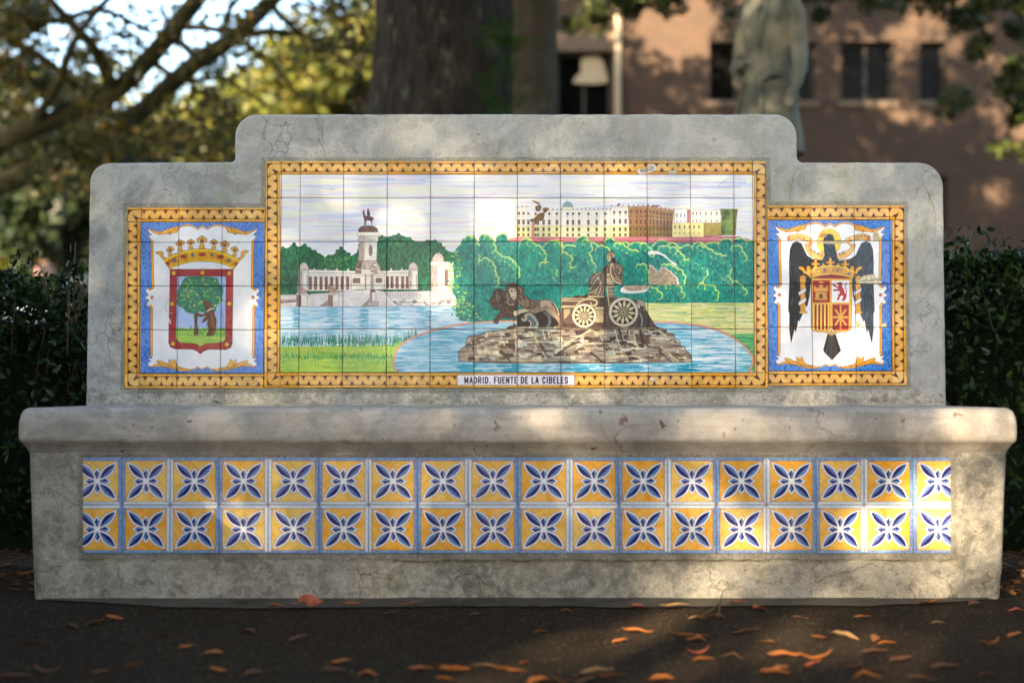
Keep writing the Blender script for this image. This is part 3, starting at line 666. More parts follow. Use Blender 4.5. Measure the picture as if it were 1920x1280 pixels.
def paint_left_crest(C):
    rng = random.Random(11)
    C.frame(220, 370, 3.46)
    crest_frame(C, 155, 163, 957, 1143, 1)
    GOLD, RED = (226, 170, 40), (158, 32, 48)
    # crown
    def fleuron(x, y, s, rot=0.0):
        for k in range(3):
            a = -math.pi / 2 + (k - 1) * 1.25 + rot
            C.poly(ell(x + math.cos(a) * 15 * s, y + math.sin(a) * 15 * s, 12.5 * s, n=14), (224, 168, 76), out=LINE, ow=2.4)
        C.poly([(x - 5 * s, y), (x + 5 * s, y), (x + 16 * s, y + 40 * s), (x - 16 * s, y + 40 * s)], (224, 168, 76), out=LINE, ow=2)
        C.poly(ell(x, y, 9 * s, n=12), (120, 90, 90), out=LINE, ow=2)
    for x, y, s, r in ((553, 285, 1.25, 0), (480, 298, .95, 0), (630, 298, .95, 0), (412, 306, 1.1, -.15), (700, 312, 1.1, .15), (348, 345, .95, -.3), (764, 345, .95, .3)):
        fleuron(x, y, s, r)
    for pts in ([(250, 362), (280, 352), (304, 362), (300, 378), (312, 392), (330, 402), (308, 408), (285, 388), (276, 374)], [(856, 352), (828, 346), (806, 360), (808, 376), (796, 392), (780, 402), (800, 408), (822, 390), (832, 370)]):
        C.poly(pts, (224, 168, 76), sm=3, out=LINE, ow=2.4)
    arc_t = [(304, 408), (380, 368), (460, 344), (550, 336), (640, 344), (720, 368), (800, 408)]
    arc_b = [(762, 466), (700, 438), (640, 424), (555, 418), (470, 424), (400, 442), (342, 466)]
    C.poly(smooth_line(arc_t, False, 6) + smooth_line(arc_b, False, 6), [(186, 110, 24), (222, 160, 36), (232, 186, 52)], n='mid', out=LINE, ow=3)
    C.line([(310, 412), (384, 376), (462, 352), (550, 345), (638, 352), (714, 376), (794, 414)], 11, (240, 206, 62), sm=6); C.line([(760, 460), (700, 432), (640, 418), (555, 412), (470, 418), (404, 434), (346, 460)], 8, (240, 206, 62), sm=6)
    for x, y, rx, ry, c in ((554, 373, 24, 11, (160, 44, 36)), (434, 386, 22, 11, (160, 44, 36)), (674, 388, 22, 11, (160, 44, 36)), (491, 376, 9, 11, (60, 92, 160)), (616, 376, 9, 11, (60, 92, 160)), (376, 410, 9, 10, (60, 92, 160)), (730, 412, 9, 10, (60, 92, 160)), (330, 432, 12, 9, (150, 40, 44)), (770, 434, 10, 9, (150, 40, 44))):
        C.poly(ell(x, y, rx, ry, 16), c, out=LINE, ow=2.2)
    # shield
    sh = [(346, 468), (755, 468), (748, 950), (738, 975), (705, 988), (640, 986), (600, 985), (570, 994), (542, 1016), (520, 996), (490, 985), (430, 984), (380, 984), (350, 972), (337, 945)]
    C.poly(sh, [(136, 22, 40), (166, 34, 52), (182, 52, 66)], n='brush', out=(90, 20, 30), ow=3)
    inn = [(390, 512), (710, 514), (704, 920), (690, 938), (650, 945), (600, 946), (572, 950), (543, 968), (515, 950), (480, 945), (420, 944), (392, 930), (384, 905)]
    C.poly(inn, [(140, 168, 220), (166, 190, 230), (190, 206, 236)], n='vert', out=(90, 20, 30), ow=2.6)
    ic = C.full(inn)
    C.poly([(380, 850), (715, 850), (715, 980), (380, 980)], [(110, 170, 70), (160, 200, 80), (190, 214, 110)], n='horz', clip=ic)
    for i in range(110):
        x = rng.uniform(385, 708); y = rng.uniform(848, 905); C.line([(x, y), (x + rng.uniform(-5, 5), y - rng.uniform(6, 16))], 4, rng.choice([(40, 130, 90), (100, 170, 70), (150, 196, 80), (0, 110, 90)]), .7, clip=ic)
    C.poly([(500, 740), (528, 735), (522, 800), (526, 860), (530, 892), (500, 894), (506, 840), (504, 790)], (92, 70, 54), n='vert', amp=.3, out=(60, 40, 34), ow=2)
    C.line([(515, 760), (560, 700), (600, 660), (672, 612)], 9, (80, 66, 44), sm=4); C.line([(515, 770), (480, 720), (450, 690)], 8, (80, 66, 44))
    tree = [(420, 560), (440, 525), (500, 512), (560, 514), (620, 520), (655, 530), (664, 560), (690, 600), (680, 650), (690, 670), (650, 700), (640, 740), (590, 750), (540, 745), (500, 755), (450, 745), (430, 720), (395, 700), (388, 660), (400, 600)]
    tc = [(4, 96, 84), (10, 124, 96), (40, 146, 100)]
    C.poly(tree, tc, sm=3, n='fine')
    for i in range(230):
        a = rng.uniform(0, 6.28); rr = math.sqrt(rng.random()); x = 540 + math.cos(a) * rr * 150; y = 632 + math.sin(a) * rr * 118
        C.poly(ell(x, y, rng.uniform(4, 11), rng.uniform(4, 9), 8), rng.choice([(0, 84, 80), (20, 140, 104), (150, 196, 88), (90, 172, 96), (0, 110, 96), (186, 206, 104)]), .8)
    bear = [(560, 680), (580, 672), (596, 684), (610, 682), (612, 700), (628, 730), (636, 770), (646, 800), (640, 850), (632, 890), (584, 896), (598, 862), (588, 820), (596, 790), (572, 806), (556, 810), (560, 792), (584, 766), (550, 776), (524, 766), (526, 754), (556, 760), (582, 742), (576, 712)]
    C.poly(bear, (104, 58, 40), sm=3, n='vert', amp=.35, out=(52, 28, 24), ow=3); C.line([(588, 740), (604, 726), (626, 722)], 8, (216, 210, 200)); C.line([(616, 770), (630, 820), (620, 880)], 9, (150, 92, 60), .7, sm=3); C.line([(590, 880), (628, 890)], 6, (52, 28, 24))
    for x, y in ((369, 493), (556, 490), (729, 494), (359, 691), (729, 691), (364, 950), (714, 954)):
        C.poly(star6(x, y, 19), (236, 190, 60), out=(150, 90, 30), ow=1.8)
    # hairline damage
    C.line([(316, 716), (326, 680), (345, 655)], 3, (170, 170, 170), sm=3); C.line([(312, 715), (335, 745), (362, 752)], 4, (190, 188, 182), sm=3); C.line([(340, 790), (348, 816)], 8, (226, 226, 226)); C.line([(228, 735), (340, 742)], 1.4, (170, 170, 176))


def paint_right_crest(C):
    rng = random.Random(12)
    C.frame(1420, 370, 3.46)
    crest_frame(C, 67, 148, 868, 1127, 1)
    BK, BG, BL = (24, 26, 30), (58, 70, 82), (104, 120, 134)
    GO, GY, RED = (226, 160, 50), (238, 206, 70), (160, 34, 46)
    C.poly(ell(460, 290, 78, 84, 36), (240, 208, 60), out=(180, 140, 40), ow=2.4, n='mid', amp=.08)
    # wings
    Lw = [(205, 560), (203, 420), (208, 340), (224, 300), (250, 288), (280, 300), (300, 340), (318, 380), (352, 402), (420, 412), (420, 520), (340, 560), (334, 640), (318, 710), (300, 690), (292, 750), (268, 804), (262, 790), (246, 874), (238, 850), (215, 942), (204, 850), (206, 760), (198, 730)]
    C.poly(Lw, BK, n='vert', amp=.3, out=(70, 40, 50), ow=3)
    Rw = [(960 - x, y) for x, y in Lw]; Rw = [(x - 8, y) for x, y in Rw]
    C.poly(Rw, BG, n='vert', amp=.2, out=(50, 40, 56), ow=3)
    lc, rc = C.full(Lw), C.full(Rw)
    for i in range(90):
        x = rng.uniform(202, 330); y = rng.uniform(330, 860); C.line([(x, y), (x + rng.uniform(-8, 4), y + rng.uniform(20, 70))], rng.uniform(2, 5), rng.choice([(96, 116, 126), (60, 76, 80), (110, 84, 56), (10, 12, 16)]), .6, clip=lc, taper=(1, .2))
        x = rng.uniform(620, 750); C.line([(x, y), (x + rng.uniform(-4, 8), y + rng.uniform(20, 70))], rng.uniform(2, 5), rng.choice([(128, 144, 156), (90, 104, 116), (140, 130, 116), (40, 48, 58)]), .5, clip=rc, taper=(1, .2))
    # body and head
    C.poly([(425, 300), (432, 262), (455, 242), (482, 248), (492, 275), (500, 330), (520, 400), (545, 470), (400, 470), (420, 400), (430, 350)], BG, sm=3, n='fine', amp=.25, out=(40, 44, 52), ow=2.4)
    C.poly([(400, 262), (408, 244), (430, 238), (444, 250), (436, 264), (420, 258)], (206, 130, 90), sm=2, out=LINE, ow=2); C.poly(ell(462, 262, 7, 5, 10), (20, 20, 24))
    for i in range(30):
        C.line([(rng.uniform(425, 510), rng.uniform(310, 440))] * 2, rng.uniform(4, 8), BK, .7)
    # scroll bands
    SC = (236, 190, 110)
    C.poly([(192, 258), (240, 240), (300, 244), (345, 268), (345, 298), (290, 280), (235, 276), (198, 284)], SC, sm=3, out=LINE, ow=2.4); C.poly([(190, 258), (212, 252), (210, 280), (196, 284)], (206, 110, 60), .9)
    C.poly([(728, 256), (680, 240), (620, 250), (570, 272), (572, 300), (620, 282), (680, 276), (722, 286)], SC, sm=3, out=LINE, ow=2.4); C.poly([(728, 256), (706, 248), (704, 278), (722, 286)], (206, 110, 60), .9)
    C.poly([(310, 300), (345, 345), (385, 365), (432, 360), (420, 402), (380, 405), (335, 375), (306, 328)], SC, sm=3, out=LINE, ow=2.4); C.poly([(620, 300), (590, 340), (550, 360), (512, 372), (524, 404), (580, 386), (615, 350), (632, 316)], SC, sm=3, out=LINE, ow=2.4)
    C.poly([(340, 290), (365, 286), (340, 330), (315, 312)], (214, 130, 70), .8); C.poly([(572, 290), (600, 300), (625, 315), (610, 330)], (214, 130, 70), .8)
    ink = (96, 60, 30)
    write_text(C, "UNA", lambda i: (235 + i * 31, 262 + (i == 2) * 5, 17, 20, .06), 2.8, ink)
    write_text(C, "LIBRE", lambda i: (600 + i * 24, 270 - i * 4.5, 14, 20, -.18), 2.6, ink)
    write_text(C, "GRAN", lambda i: (346 + i * 22, 340 + i * 13, 15, 20, .45), 2.8, ink)
    write_text(C, "DE", lambda i: (536 + i * 22, 372 - i * 12, 14, 20, -.45), 2.8, ink)
    # pillars
    for x in (292, 650):
        C.poly(rect(x - 17, 545, x + 15, 745), (222, 158, 60), out=LINE, ow=2.4, n='vert', amp=.12); C.poly(rect(x - 22, 740, x + 26, 754), (226, 176, 90), out=LINE, ow=2); C.poly(rect(x - 20, 530, x + 18, 548), (226, 176, 90), out=LINE, ow=2)
        C.poly([(x - 18, 530), (x - 22, 506), (x - 8, 516), (x, 500), (x + 8, 516), (x + 20, 506), (x + 16, 530)], (216, 156, 64), out=LINE, ow=2)
        for y in (598, 664):
            C.poly([(x - 28, y + 16), (x + 20, y - 14), (x + 20, y + 10), (x - 26, y + 40)], WHITE, out=(110, 90, 96), ow=2.2)
        write_text(C, "PLVS" if x < 400 else "VLTR", lambda i, x=x: (x - 18 + i * 10, 614 - i * 6.5, 7, 11, -.55), 1.6, (90, 84, 96))
    # crown
    at = [(306, 492), (360, 466), (420, 450), (475, 446), (540, 452), (590, 468), (640, 494)]
    ab = [(614, 524), (560, 508), (475, 498), (400, 506), (340, 524)]
    for x, y, s in ((374, 438, 1.25), (470, 428, 1.3), (566, 440, 1.25), (426, 446, .7), (520, 446, .7)):
        C.poly([(x - 16 * s, y + 20 * s), (x - 6 * s, y + 2 * s), (x - 22 * s, y + 2 * s), (x - 18 * s, y - 10 * s), (x - 6 * s, y - 8 * s), (x - 8 * s, y - 20 * s), (x, y - 30 * s), (x + 8 * s, y - 20 * s), (x + 6 * s, y - 8 * s), (x + 18 * s, y - 10 * s), (x + 22 * s, y + 2 * s), (x + 6 * s, y + 2 * s), (x + 16 * s, y + 20 * s)], GO, out=LINE, ow=2)
    for sd, x in ((1, 288), (-1, 652)):
        C.poly([(x - 22 * sd, 450), (x + 4 * sd, 452), (x + 16 * sd, 470), (x + 30 * sd, 488), (x + 14 * sd, 498), (x - 2 * sd, 476), (x - 20 * sd, 466)], GO, sm=2, out=LINE, ow=2)
        C.poly([(x + 34 * sd, 446), (x + 50 * sd, 450), (x + 52 * sd, 476), (x + 34 * sd, 484), (x + 26 * sd, 464)], GO, sm=2, out=LINE, ow=2)
    C.poly([(345, 528), (400, 508), (475, 500), (560, 508), (612, 526), (606, 532), (350, 532)], (150, 40, 56))
    C.poly(smooth_line(at, False, 5) + smooth_line(ab, False, 5), (206, 150, 76), out=LINE, ow=2.4, n='mid', amp=.15); C.line(at, 5, (232, 220, 90), sm=5); C.line(ab, 5, (232, 220, 90), sm=5)
    for x, y in ((396, 482), (474, 472), (558, 486)):
        C.poly([(x - 14, y), (x, y - 11), (x + 14, y), (x, y + 11)], GY, out=LINE, ow=2)
    for x, y in ((434, 474), (516, 475), (592, 496)):
        C.poly(ell(x, y, 8, 8, 12), (110, 130, 176), out=LINE, ow=2)
    # quartered shield
    C.poly([(344, 526), (612, 526), (606, 840), (600, 860), (570, 872), (520, 874), (498, 884), (476, 900), (456, 884), (430, 874), (380, 872), (352, 862), (346, 840)], (232, 172, 72), out=LINE, ow=2.6)
    C.poly(rect(356, 540, 466, 682), RED, n='fine', amp=.15); C.poly(rect(480, 540, 592, 682), (240, 238, 240)); C.poly(rect(356, 696, 466, 858), RED, n='fine', amp=.1)
    C.poly(rect(484, 696, 588, 860), RED, n='fine', amp=.15)
    for i in range(5):
        C.poly(rect(357 + i * 24, 696, 367 + i * 24, 860), (240, 214, 84))
    # castle
    C.poly([(368, 668), (374, 620), (362, 612), (362, 575), (378, 575), (378, 586), (396, 586), (396, 566), (424, 566), (424, 586), (440, 586), (440, 575), (456, 575), (456, 612), (446, 620), (452, 668)], (222, 150, 60), out=LINE, ow=2.2)
    C.poly([(398, 656), (398, 634), (409, 622), (420, 634), (420, 656)], (74, 60, 84)); C.line([(370, 612), (450, 612)], 4, (150, 84, 40)); C.line([(372, 600), (448, 600)], 3, (240, 196, 110)); C.poly([(396, 556), (394, 544), (402, 550), (410, 542), (418, 550), (426, 544), (424, 556)], GO)
    # lion rampant
    C.poly([(510, 562), (524, 554), (536, 552), (546, 562), (544, 580), (556, 596), (562, 620), (574, 632), (572, 650), (560, 670), (544, 668), (556, 648), (548, 636), (532, 642), (526, 664), (510, 664), (520, 650), (522, 632), (534, 622), (526, 606), (506, 608), (488, 606), (492, 598), (514, 598), (520, 588), (500, 582), (484, 568), (494, 562), (508, 576), (522, 580), (520, 570)], (190, 40, 58), sm=2, out=(120, 20, 36), ow=1.6)
    C.line([(562, 636), (576, 612), (566, 590), (570, 566), (578, 556)], 5, (190, 40, 58), sm=4)
    for k in range(8):
        a = k * math.pi / 4; R = 72 if k % 2 else 66
        sxk = 50 if k % 2 == 0 else 56
        ex, ey = 536 + math.cos(a) * (48 if k % 4 == 0 else 50), 778 + math.sin(a) * (76 if k % 4 == 2 else 72)
        for t in (.3, .5, .7, .9):
            C.poly(ell(536 + (ex - 536) * t, 778 + (ey - 778) * t, 6.5, 7.5, 10), (232, 186, 70)); C.poly(ell(536 + (ex - 536) * t, 778 + (ey - 778) * t, 2.6, 3, 8), RED)
        C.line([(536, 778), (ex, ey)], 3, (232, 186, 70))
    C.poly(ell(536, 778, 13, 13, 14), (236, 196, 80), out=LINE, ow=2); C.poly(ell(536, 778, 5, 5, 10), (200, 90, 50))
    C.poly([(452, 866), (476, 848), (500, 866), (476, 886)], (240, 224, 170), out=LINE, ow=2.2); C.poly([(466, 870), (476, 856), (486, 870), (476, 878)], (200, 120, 80))
    # tail
    tail = [(452, 888), (476, 902), (502, 888), (536, 994), (480, 1054), (432, 1006), (424, 990)]
    C.poly(tail, (40, 38, 40), n='vert', amp=.4, out=(90, 50, 70), ow=3); tcl = C.full(tail)
    for x in (440, 462, 480, 500, 520):
        C.line([(475 + (x - 480) * .35, 900), (x, 1040)], 6, (116, 104, 64), .6, clip=tcl)
    # damage on this panel
    CL, CL2 = (176, 158, 118), (214, 204, 178)
    C.frame(1465, 420, 9.143)
    C.poly([(505, 290), (700, 300), (900, 290), (1110, 288), (1100, 330), (900, 352), (700, 344), (510, 322)], (206, 184, 150), gloss=.15, n='fine', amp=.1)
    C.poly([(1570, 130), (1640, 150), (1670, 220), (1660, 288), (1560, 288)], (196, 178, 146), gloss=.1, sm=2, n='fine', amp=.1)
    C.poly([(1270, 1000), (1330, 960), (1380, 900), (1450, 880), (1580, 870), (1600, 930), (1690, 950), (1700, 1020), (1500, 1030), (1300, 1020)], CL2, gloss=.1, sm=2, n='fine', amp=.15, out=(150, 130, 90), ow=8); C.line([(1350, 985), (1440, 965), (1500, 975), (1600, 960), (1690, 975)], 12, (110, 100, 60), sm=3)
    C.frame(1500, 540, 8.53)
    C.poly([(888, 545), (915, 520), (940, 560), (975, 600), (900, 622)], (206, 186, 140), gloss=.1, sm=2); C.poly([(1285, 590), (1330, 565), (1365, 570), (1365, 622), (1300, 622)], (226, 204, 160), gloss=.1, sm=2)
    C.frame(1420, 370, 3.46)
    C.poly([(205, 1135), (240, 1128), (258, 1140), (245, 1160), (268, 1190), (262, 1208), (240, 1190), (222, 1160)], (216, 212, 200), gloss=.1, sm=3)


def paint_all(C):
    C.poly(rect(226, 290, 1706, 740), (226, 165, 58))
    title = paint_landscape(C)
    paint_left_crest(C); paint_right_crest(C)
    C.frame()
    # ochre borders
    border_strip(C, (497, 303), (1438, 303), (0, 1), 25, .3); border_strip(C, (497, 726.5), (1438, 726.5), (0, -1), 28, .1)
    border_strip(C, (497, 303), (497, 727), (1, 0), 29.5, .35); border_strip(C, (1438.5, 303), (1438.5, 727), (-1, 0), 26, .2)
    for ox, oy, dx, dy in ((497, 303, 1, 1), (1438.5, 303, -1, 1), (497, 727, 1, -1), (1438.5, 727, -1, -1)):
        border_corner(C, ox, oy, dx, dy, 27.5)
    border_strip(C, (239, 389.7), (497, 389.7), (0, 1), 27.4, .6); border_strip(C, (234, 728), (497, 728), (0, -1), 28, .45)
    border_strip(C, (236.5, 389.7), (236.5, 728), (1, 0), 27.5, .2)
    border_corner(C, 236.5, 389.7, 1, 1, 27.5); border_corner(C, 236.5, 728, 1, -1, 27.5)
    border_strip(C, (1438.5, 386), (1697, 386), (0, 1), 27, .3); border_strip(C, (1438.5, 722.6), (1699, 722.6), (0, -1), 27, .2)
    border_strip(C, (1697.5, 386), (1697.5, 722.6), (-1, 0), 26.5, .4)
    border_corner(C, 1697.5, 386, -1, 1, 26.5); border_corner(C, 1697.5, 722.6, -1, -1, 26.5)
    # title plate
    C.poly(rect(857.5, 702.5, 1077, 722), (232, 230, 240), out=(90, 60, 60), ow=1.0)
    adv, xs = 0.0, []
    for ch in title:
        wch = {' ': 4.6, '.': 4.0, 'I': 4.2, 'M': 8.6, 'L': 6.6, 'E': 6.6, 'F': 6.6, 'C': 7.2, 'T': 7.0}.get(ch, 7.6)
        xs.append((adv + wch / 2, wch)); adv += wch
    k = 195.5 / adv
    write_text(C, title, lambda i: (870 + xs[i][0] * k, 712.6, (xs[i][1] * k - 3.7) if title[i] not in 'I.' else .1, 11.0, .0), 2.35, (38, 22, 66))
    # ---- damage to the glaze: bare biscuit with a pale rim
    BIS, PALE = [(150, 128, 104), (182, 158, 132), (196, 178, 152)], (228, 224, 222)
    C.frame(1130, 290, 5.566)
    for pts in ([(360, 180), (380, 150), (430, 155), (475, 120), (520, 108), (556, 130), (545, 165), (500, 185), (440, 205), (385, 205)],):
        C.poly(pts, PALE, gloss=.6, sm=3); C.poly([(x * .8 + 455 * .2, y * .72 + 160 * .28) for x, y in pts], (176, 168, 150), gloss=.1, sm=3, n='fine', amp=.12)
    C.poly(rect(688, 172, 762, 205), (206, 190, 164), gloss=.2, sm=3); C.line([(20, 240), (90, 280), (200, 270), (300, 225)], 3, (150, 140, 150), .8, sm=3); C.line([(1195, 340), (1230, 305), (1290, 270)], 3.5, (110, 100, 120), .8)
    C.poly([(478, 1012), (560, 1008), (650, 1050), (700, 1100), (775, 1145), (740, 1160), (690, 1110), (630, 1062), (560, 1040), (480, 1050)], PALE, gloss=.6, sm=2)
    C.frame(1120, 440, 4.268)
    C.poly([(412, 240), (440, 250), (490, 300), (500, 270), (540, 262), (590, 300), (640, 345), (655, 400), (412, 400)], PALE, gloss=.6); C.poly([(412, 250), (438, 256), (490, 306), (505, 272), (540, 268), (585, 308), (630, 350), (636, 400), (412, 400)], BIS, gloss=.05, n='fine'); C.line([(412, 320), (480, 340), (560, 330), (620, 360)], 3, (120, 100, 84), .7, sm=3)
    C.poly([(180, 455), (220, 408), (402, 406), (395, 450), (330, 468), (230, 470)], PALE, gloss=.6, sm=2); C.poly([(220, 408), (398, 406), (380, 440), (310, 452), (240, 448), (215, 430)], BIS, gloss=.05, sm=2, n='fine')
    C.poly([(418, 1145), (466, 1150), (440, 1164), (425, 1160)], (236, 232, 226), gloss=.3)
    C.frame(960, 370, 4.364)
    rng = random.Random(9)
    for i in range(16):
        x = 210 + rng.uniform(-70, 60); y = 110 + rng.uniform(-60, 90)
        b = [(x + rng.uniform(16, 34) * math.cos(a), y + rng.uniform(12, 26) * math.sin(a)) for a in [k * 6.283 / 9 for k in range(9)]]
        C.poly(b, (230, 230, 236), .9, sm=3, gloss=.7)
    for pts in ([(190, 80), (226, 66), (240, 90), (222, 120), (196, 112)], [(248, 100), (282, 86), (296, 104), (268, 130)], [(216, 140), (256, 128), (262, 170), (240, 196), (204, 190), (176, 206), (150, 200), (146, 184), (180, 176)], [(160, 28), (200, 38), (232, 56), (210, 60)], [(700, 372), (752, 362), (748, 384), (712, 388)]):
        C.poly(pts, [(92, 74, 50), (128, 104, 72), (150, 126, 92)], gloss=.05, sm=3, n='fine')
    C.poly(rect(163, 206, 182, 326), (180, 120, 100), .85)
    C.frame()
    # firing unevenness
    C.rgb *= (1 + .05 * (C.N['big'] - .5))[..., None]


def paint_flower_tile():
    """the blue-and-ochre relief-style tile of the seat front: two sides blue, two sides white"""
    n = 384
    C = Canvas(n, n, lambda x, y: (x * n / 100.0, y * n / 100.0), n / 100.0)
    INK, NAVY, MID, LIT = (104, 62, 96), (30, 28, 96), (92, 128, 186), (128, 164, 212)
    WB = (204, 216, 226); BB = [(84, 122, 178), (112, 150, 200), (134, 168, 210)]
    C.poly(rect(0, 0, 100, 100), WB, n='fine', amp=.05)
    C.poly([(0, 0), (100, 0), (93, 7), (7, 7)], BB, n='fine'); C.poly([(0, 0), (7, 7), (7, 93), (0, 100)], BB, n='fine')
    C.poly([(100, 0), (93, 7), (93, 93), (100, 100)], (190, 206, 222), n='fine', amp=.06)
    C.poly(rect(7, 7, 93, 93), [(220, 164, 62), (230, 180, 82), (236, 190, 100)], n='mid', out=INK, ow=.8)
    for a, b in (((0, 0), (7, 7)), ((100, 0), (93, 7)), ((0, 100), (7, 93)), ((100, 100), (93, 93))):
        C.line([a, b], .8, INK)
    def R(p, k):
        x, y = p[0] - 50, p[1] - 50
        for _ in range(k):
            x, y = -y, x
        return (50 + x, 50 + y)
    for k in range(4):   # diamond tips between the petals
        C.poly([R(p, k) for p in [(50, 50), (41, 33), (50, 21), (59, 33)]], (222, 228, 232), out=INK, ow=.7)
        C.poly([R(p, k) for p in [(50, 46), (44.6, 33.5), (50, 26)]], NAVY); C.poly([R(p, k) for p in [(50, 46), (50, 26), (55.4, 33.5)]], MID, n='fine', amp=.2)
    petal = [(50, 50), (34.4, 45), (22, 37), (14, 24.5), (9, 9), (24.5, 14), (37, 22), (45, 34.4)]
    core = [(44.5, 44.5), (33.6, 40.4), (24.6, 34.2), (18.0, 24.9), (13.8, 13.8), (24.9, 18.0), (34.2, 24.6), (40.4, 33.6)]
    for k in range(4):
        C.poly([R(p, k) for p in smooth_line(petal[:5], False, 6) + smooth_line(petal[4:] + [petal[0]], False, 6)], (224, 230, 234), out=INK, ow=.8)
    for k in range(4):
        low = smooth_line(core[:5], False, 6); up = smooth_line(core[4:] + [core[0]], False, 6)
        C.poly([R(p, k) for p in low + up], NAVY, n='fine', amp=.15, out=(70, 60, 120), ow=.6)
        C.poly([R(p, k) for p in up + [(43, 41), (30, 29), (18, 17)]], MID, n='fine', amp=.12)
        for i in range(7):
            t = .16 + i * .115
            x = 14.5 + t * 31; y = x
            C.line([R((x - 1.0, y - .2), k), R((x + 4.6 - abs(t - .5) * 5, y - 7.6 + abs(t - .5) * 9), k)], 1.3, NAVY, .75, taper=(1.3, .3))
            C.line([R((x + .8, y + .2), k), R((x + 5.6 - abs(t - .5) * 5, y - 6.4 + abs(t - .5) * 9), k)], 1.0, LIT, .8, taper=(1, .3))
    C.poly(ell(50, 50, 5.6, n=16), (226, 232, 236))
    r = random.Random(4)
    for i in range(70):
        C.poly(ell(r.uniform(3, 97), r.uniform(3, 97), r.uniform(.2, .5), n=6), (90, 60, 40), .6)
    return C
# ------------------------------------------------------------------ helpers
def px_at(x, y, D):
    """photo pixel at depth D -> world point"""
    return Vector(((x - CX) / F_PX * D, D, CAM_Z + (HY - y) / F_PX * D))


def px_ground(x, y, z=0.0):
    D = (CAM_Z - z) * F_PX / (y - HY)
    return Vector(((x - CX) / F_PX * D, D, z))


def link(o, parent=None):
    col.objects.link(o)
    if parent is not None:
        o.parent = parent
    return o


def empty(name, loc=(0, 0, 0), rz=0.0, parent=None):
    o = bpy.data.objects.new(name, None); o.location = loc; o.rotation_euler = (0, 0, rz); o.empty_display_size = .2
    return link(o, parent)


def tag(o, label=None, cat=None, group=None, kind=None):
    if label: o['label'] = label
    if cat: o['category'] = cat
    if group: o['group'] = group
    if kind: o['kind'] = kind
    return o


def obj(name, me, mat=None, parent=None):
    o = bpy.data.objects.new(name, me)
    if mat is not None and not me.materials:
        me.materials.append(mat)
    return link(o, parent)


def mesh_from(name, verts, faces, smooth=False):
    me = bpy.data.meshes.new(name); me.from_pydata([tuple(v) for v in verts], [], faces); me.update()
    if smooth:
        me.polygons.foreach_set('use_smooth', [True] * len(me.polygons))
    return me


def bm_mesh(name, bm, smooth=False):
    bmesh.ops.recalc_face_normals(bm, faces=bm.faces)
    me = bpy.data.meshes.new(name); bm.to_mesh(me); bm.free()
    if smooth:
        me.polygons.foreach_set('use_smooth', [True] * len(me.polygons))
    return me


def bm_box(bm, x0, x1, y0, y1, z0, z1):
    v = [bm.verts.new(p) for p in ((x0, y0, z0), (x1, y0, z0), (x1, y1, z0), (x0, y1, z0), (x0, y0, z1), (x1, y0, z1), (x1, y1, z1), (x0, y1, z1))]
    for f in ((3, 2, 1, 0), (4, 5, 6, 7), (0, 1, 5, 4), (1, 2, 6, 5), (2, 3, 7, 6), (3, 0, 4, 7)):
        bm.faces.new([v[i] for i in f])
    return v


def box_mesh(name, x0, x1, y0, y1, z0, z1, bev=0.0):
    bm = bmesh.new(); bm_box(bm, x0, x1, y0, y1, z0, z1)
    if bev:
        bmesh.ops.bevel(bm, geom=list(bm.edges), offset=bev, segments=2, affect='EDGES', profile=.5)
    return bm_mesh(name, bm)


def tube_into(V, Fc, pts, radii, n=10, cap=True):
    """append a tapered tube to vertex / face lists"""
    pts = [Vector(p) for p in pts]; base = len(V); m = len(pts)
    prev = None
    for i, p in enumerate(pts):
        t = (pts[min(i + 1, m - 1)] - pts[max(i - 1, 0)])
        t = t.normalized() if t.length > 1e-9 else Vector((0, 0, 1))
        if prev is None:
            u = t.orthogonal().normalized()
        else:
            u = (prev - t * prev.dot(t)); u = u.normalized() if u.length > 1e-6 else t.orthogonal().normalized()
        prev = u; w = t.cross(u)
        for k in range(n):
            a = 2 * math.pi * k / n
            V.append(p + (u * math.cos(a) + w * math.sin(a)) * radii[i])
    for i in range(m - 1):
        for k in range(n):
            a, b = base + i * n + k, base + i * n + (k + 1) % n
            Fc.append((a, b, b + n, a + n))
    if cap:
        Fc.append(tuple(base + k for k in reversed(range(n)))); Fc.append(tuple(base + (m - 1) * n + k for k in range(n)))


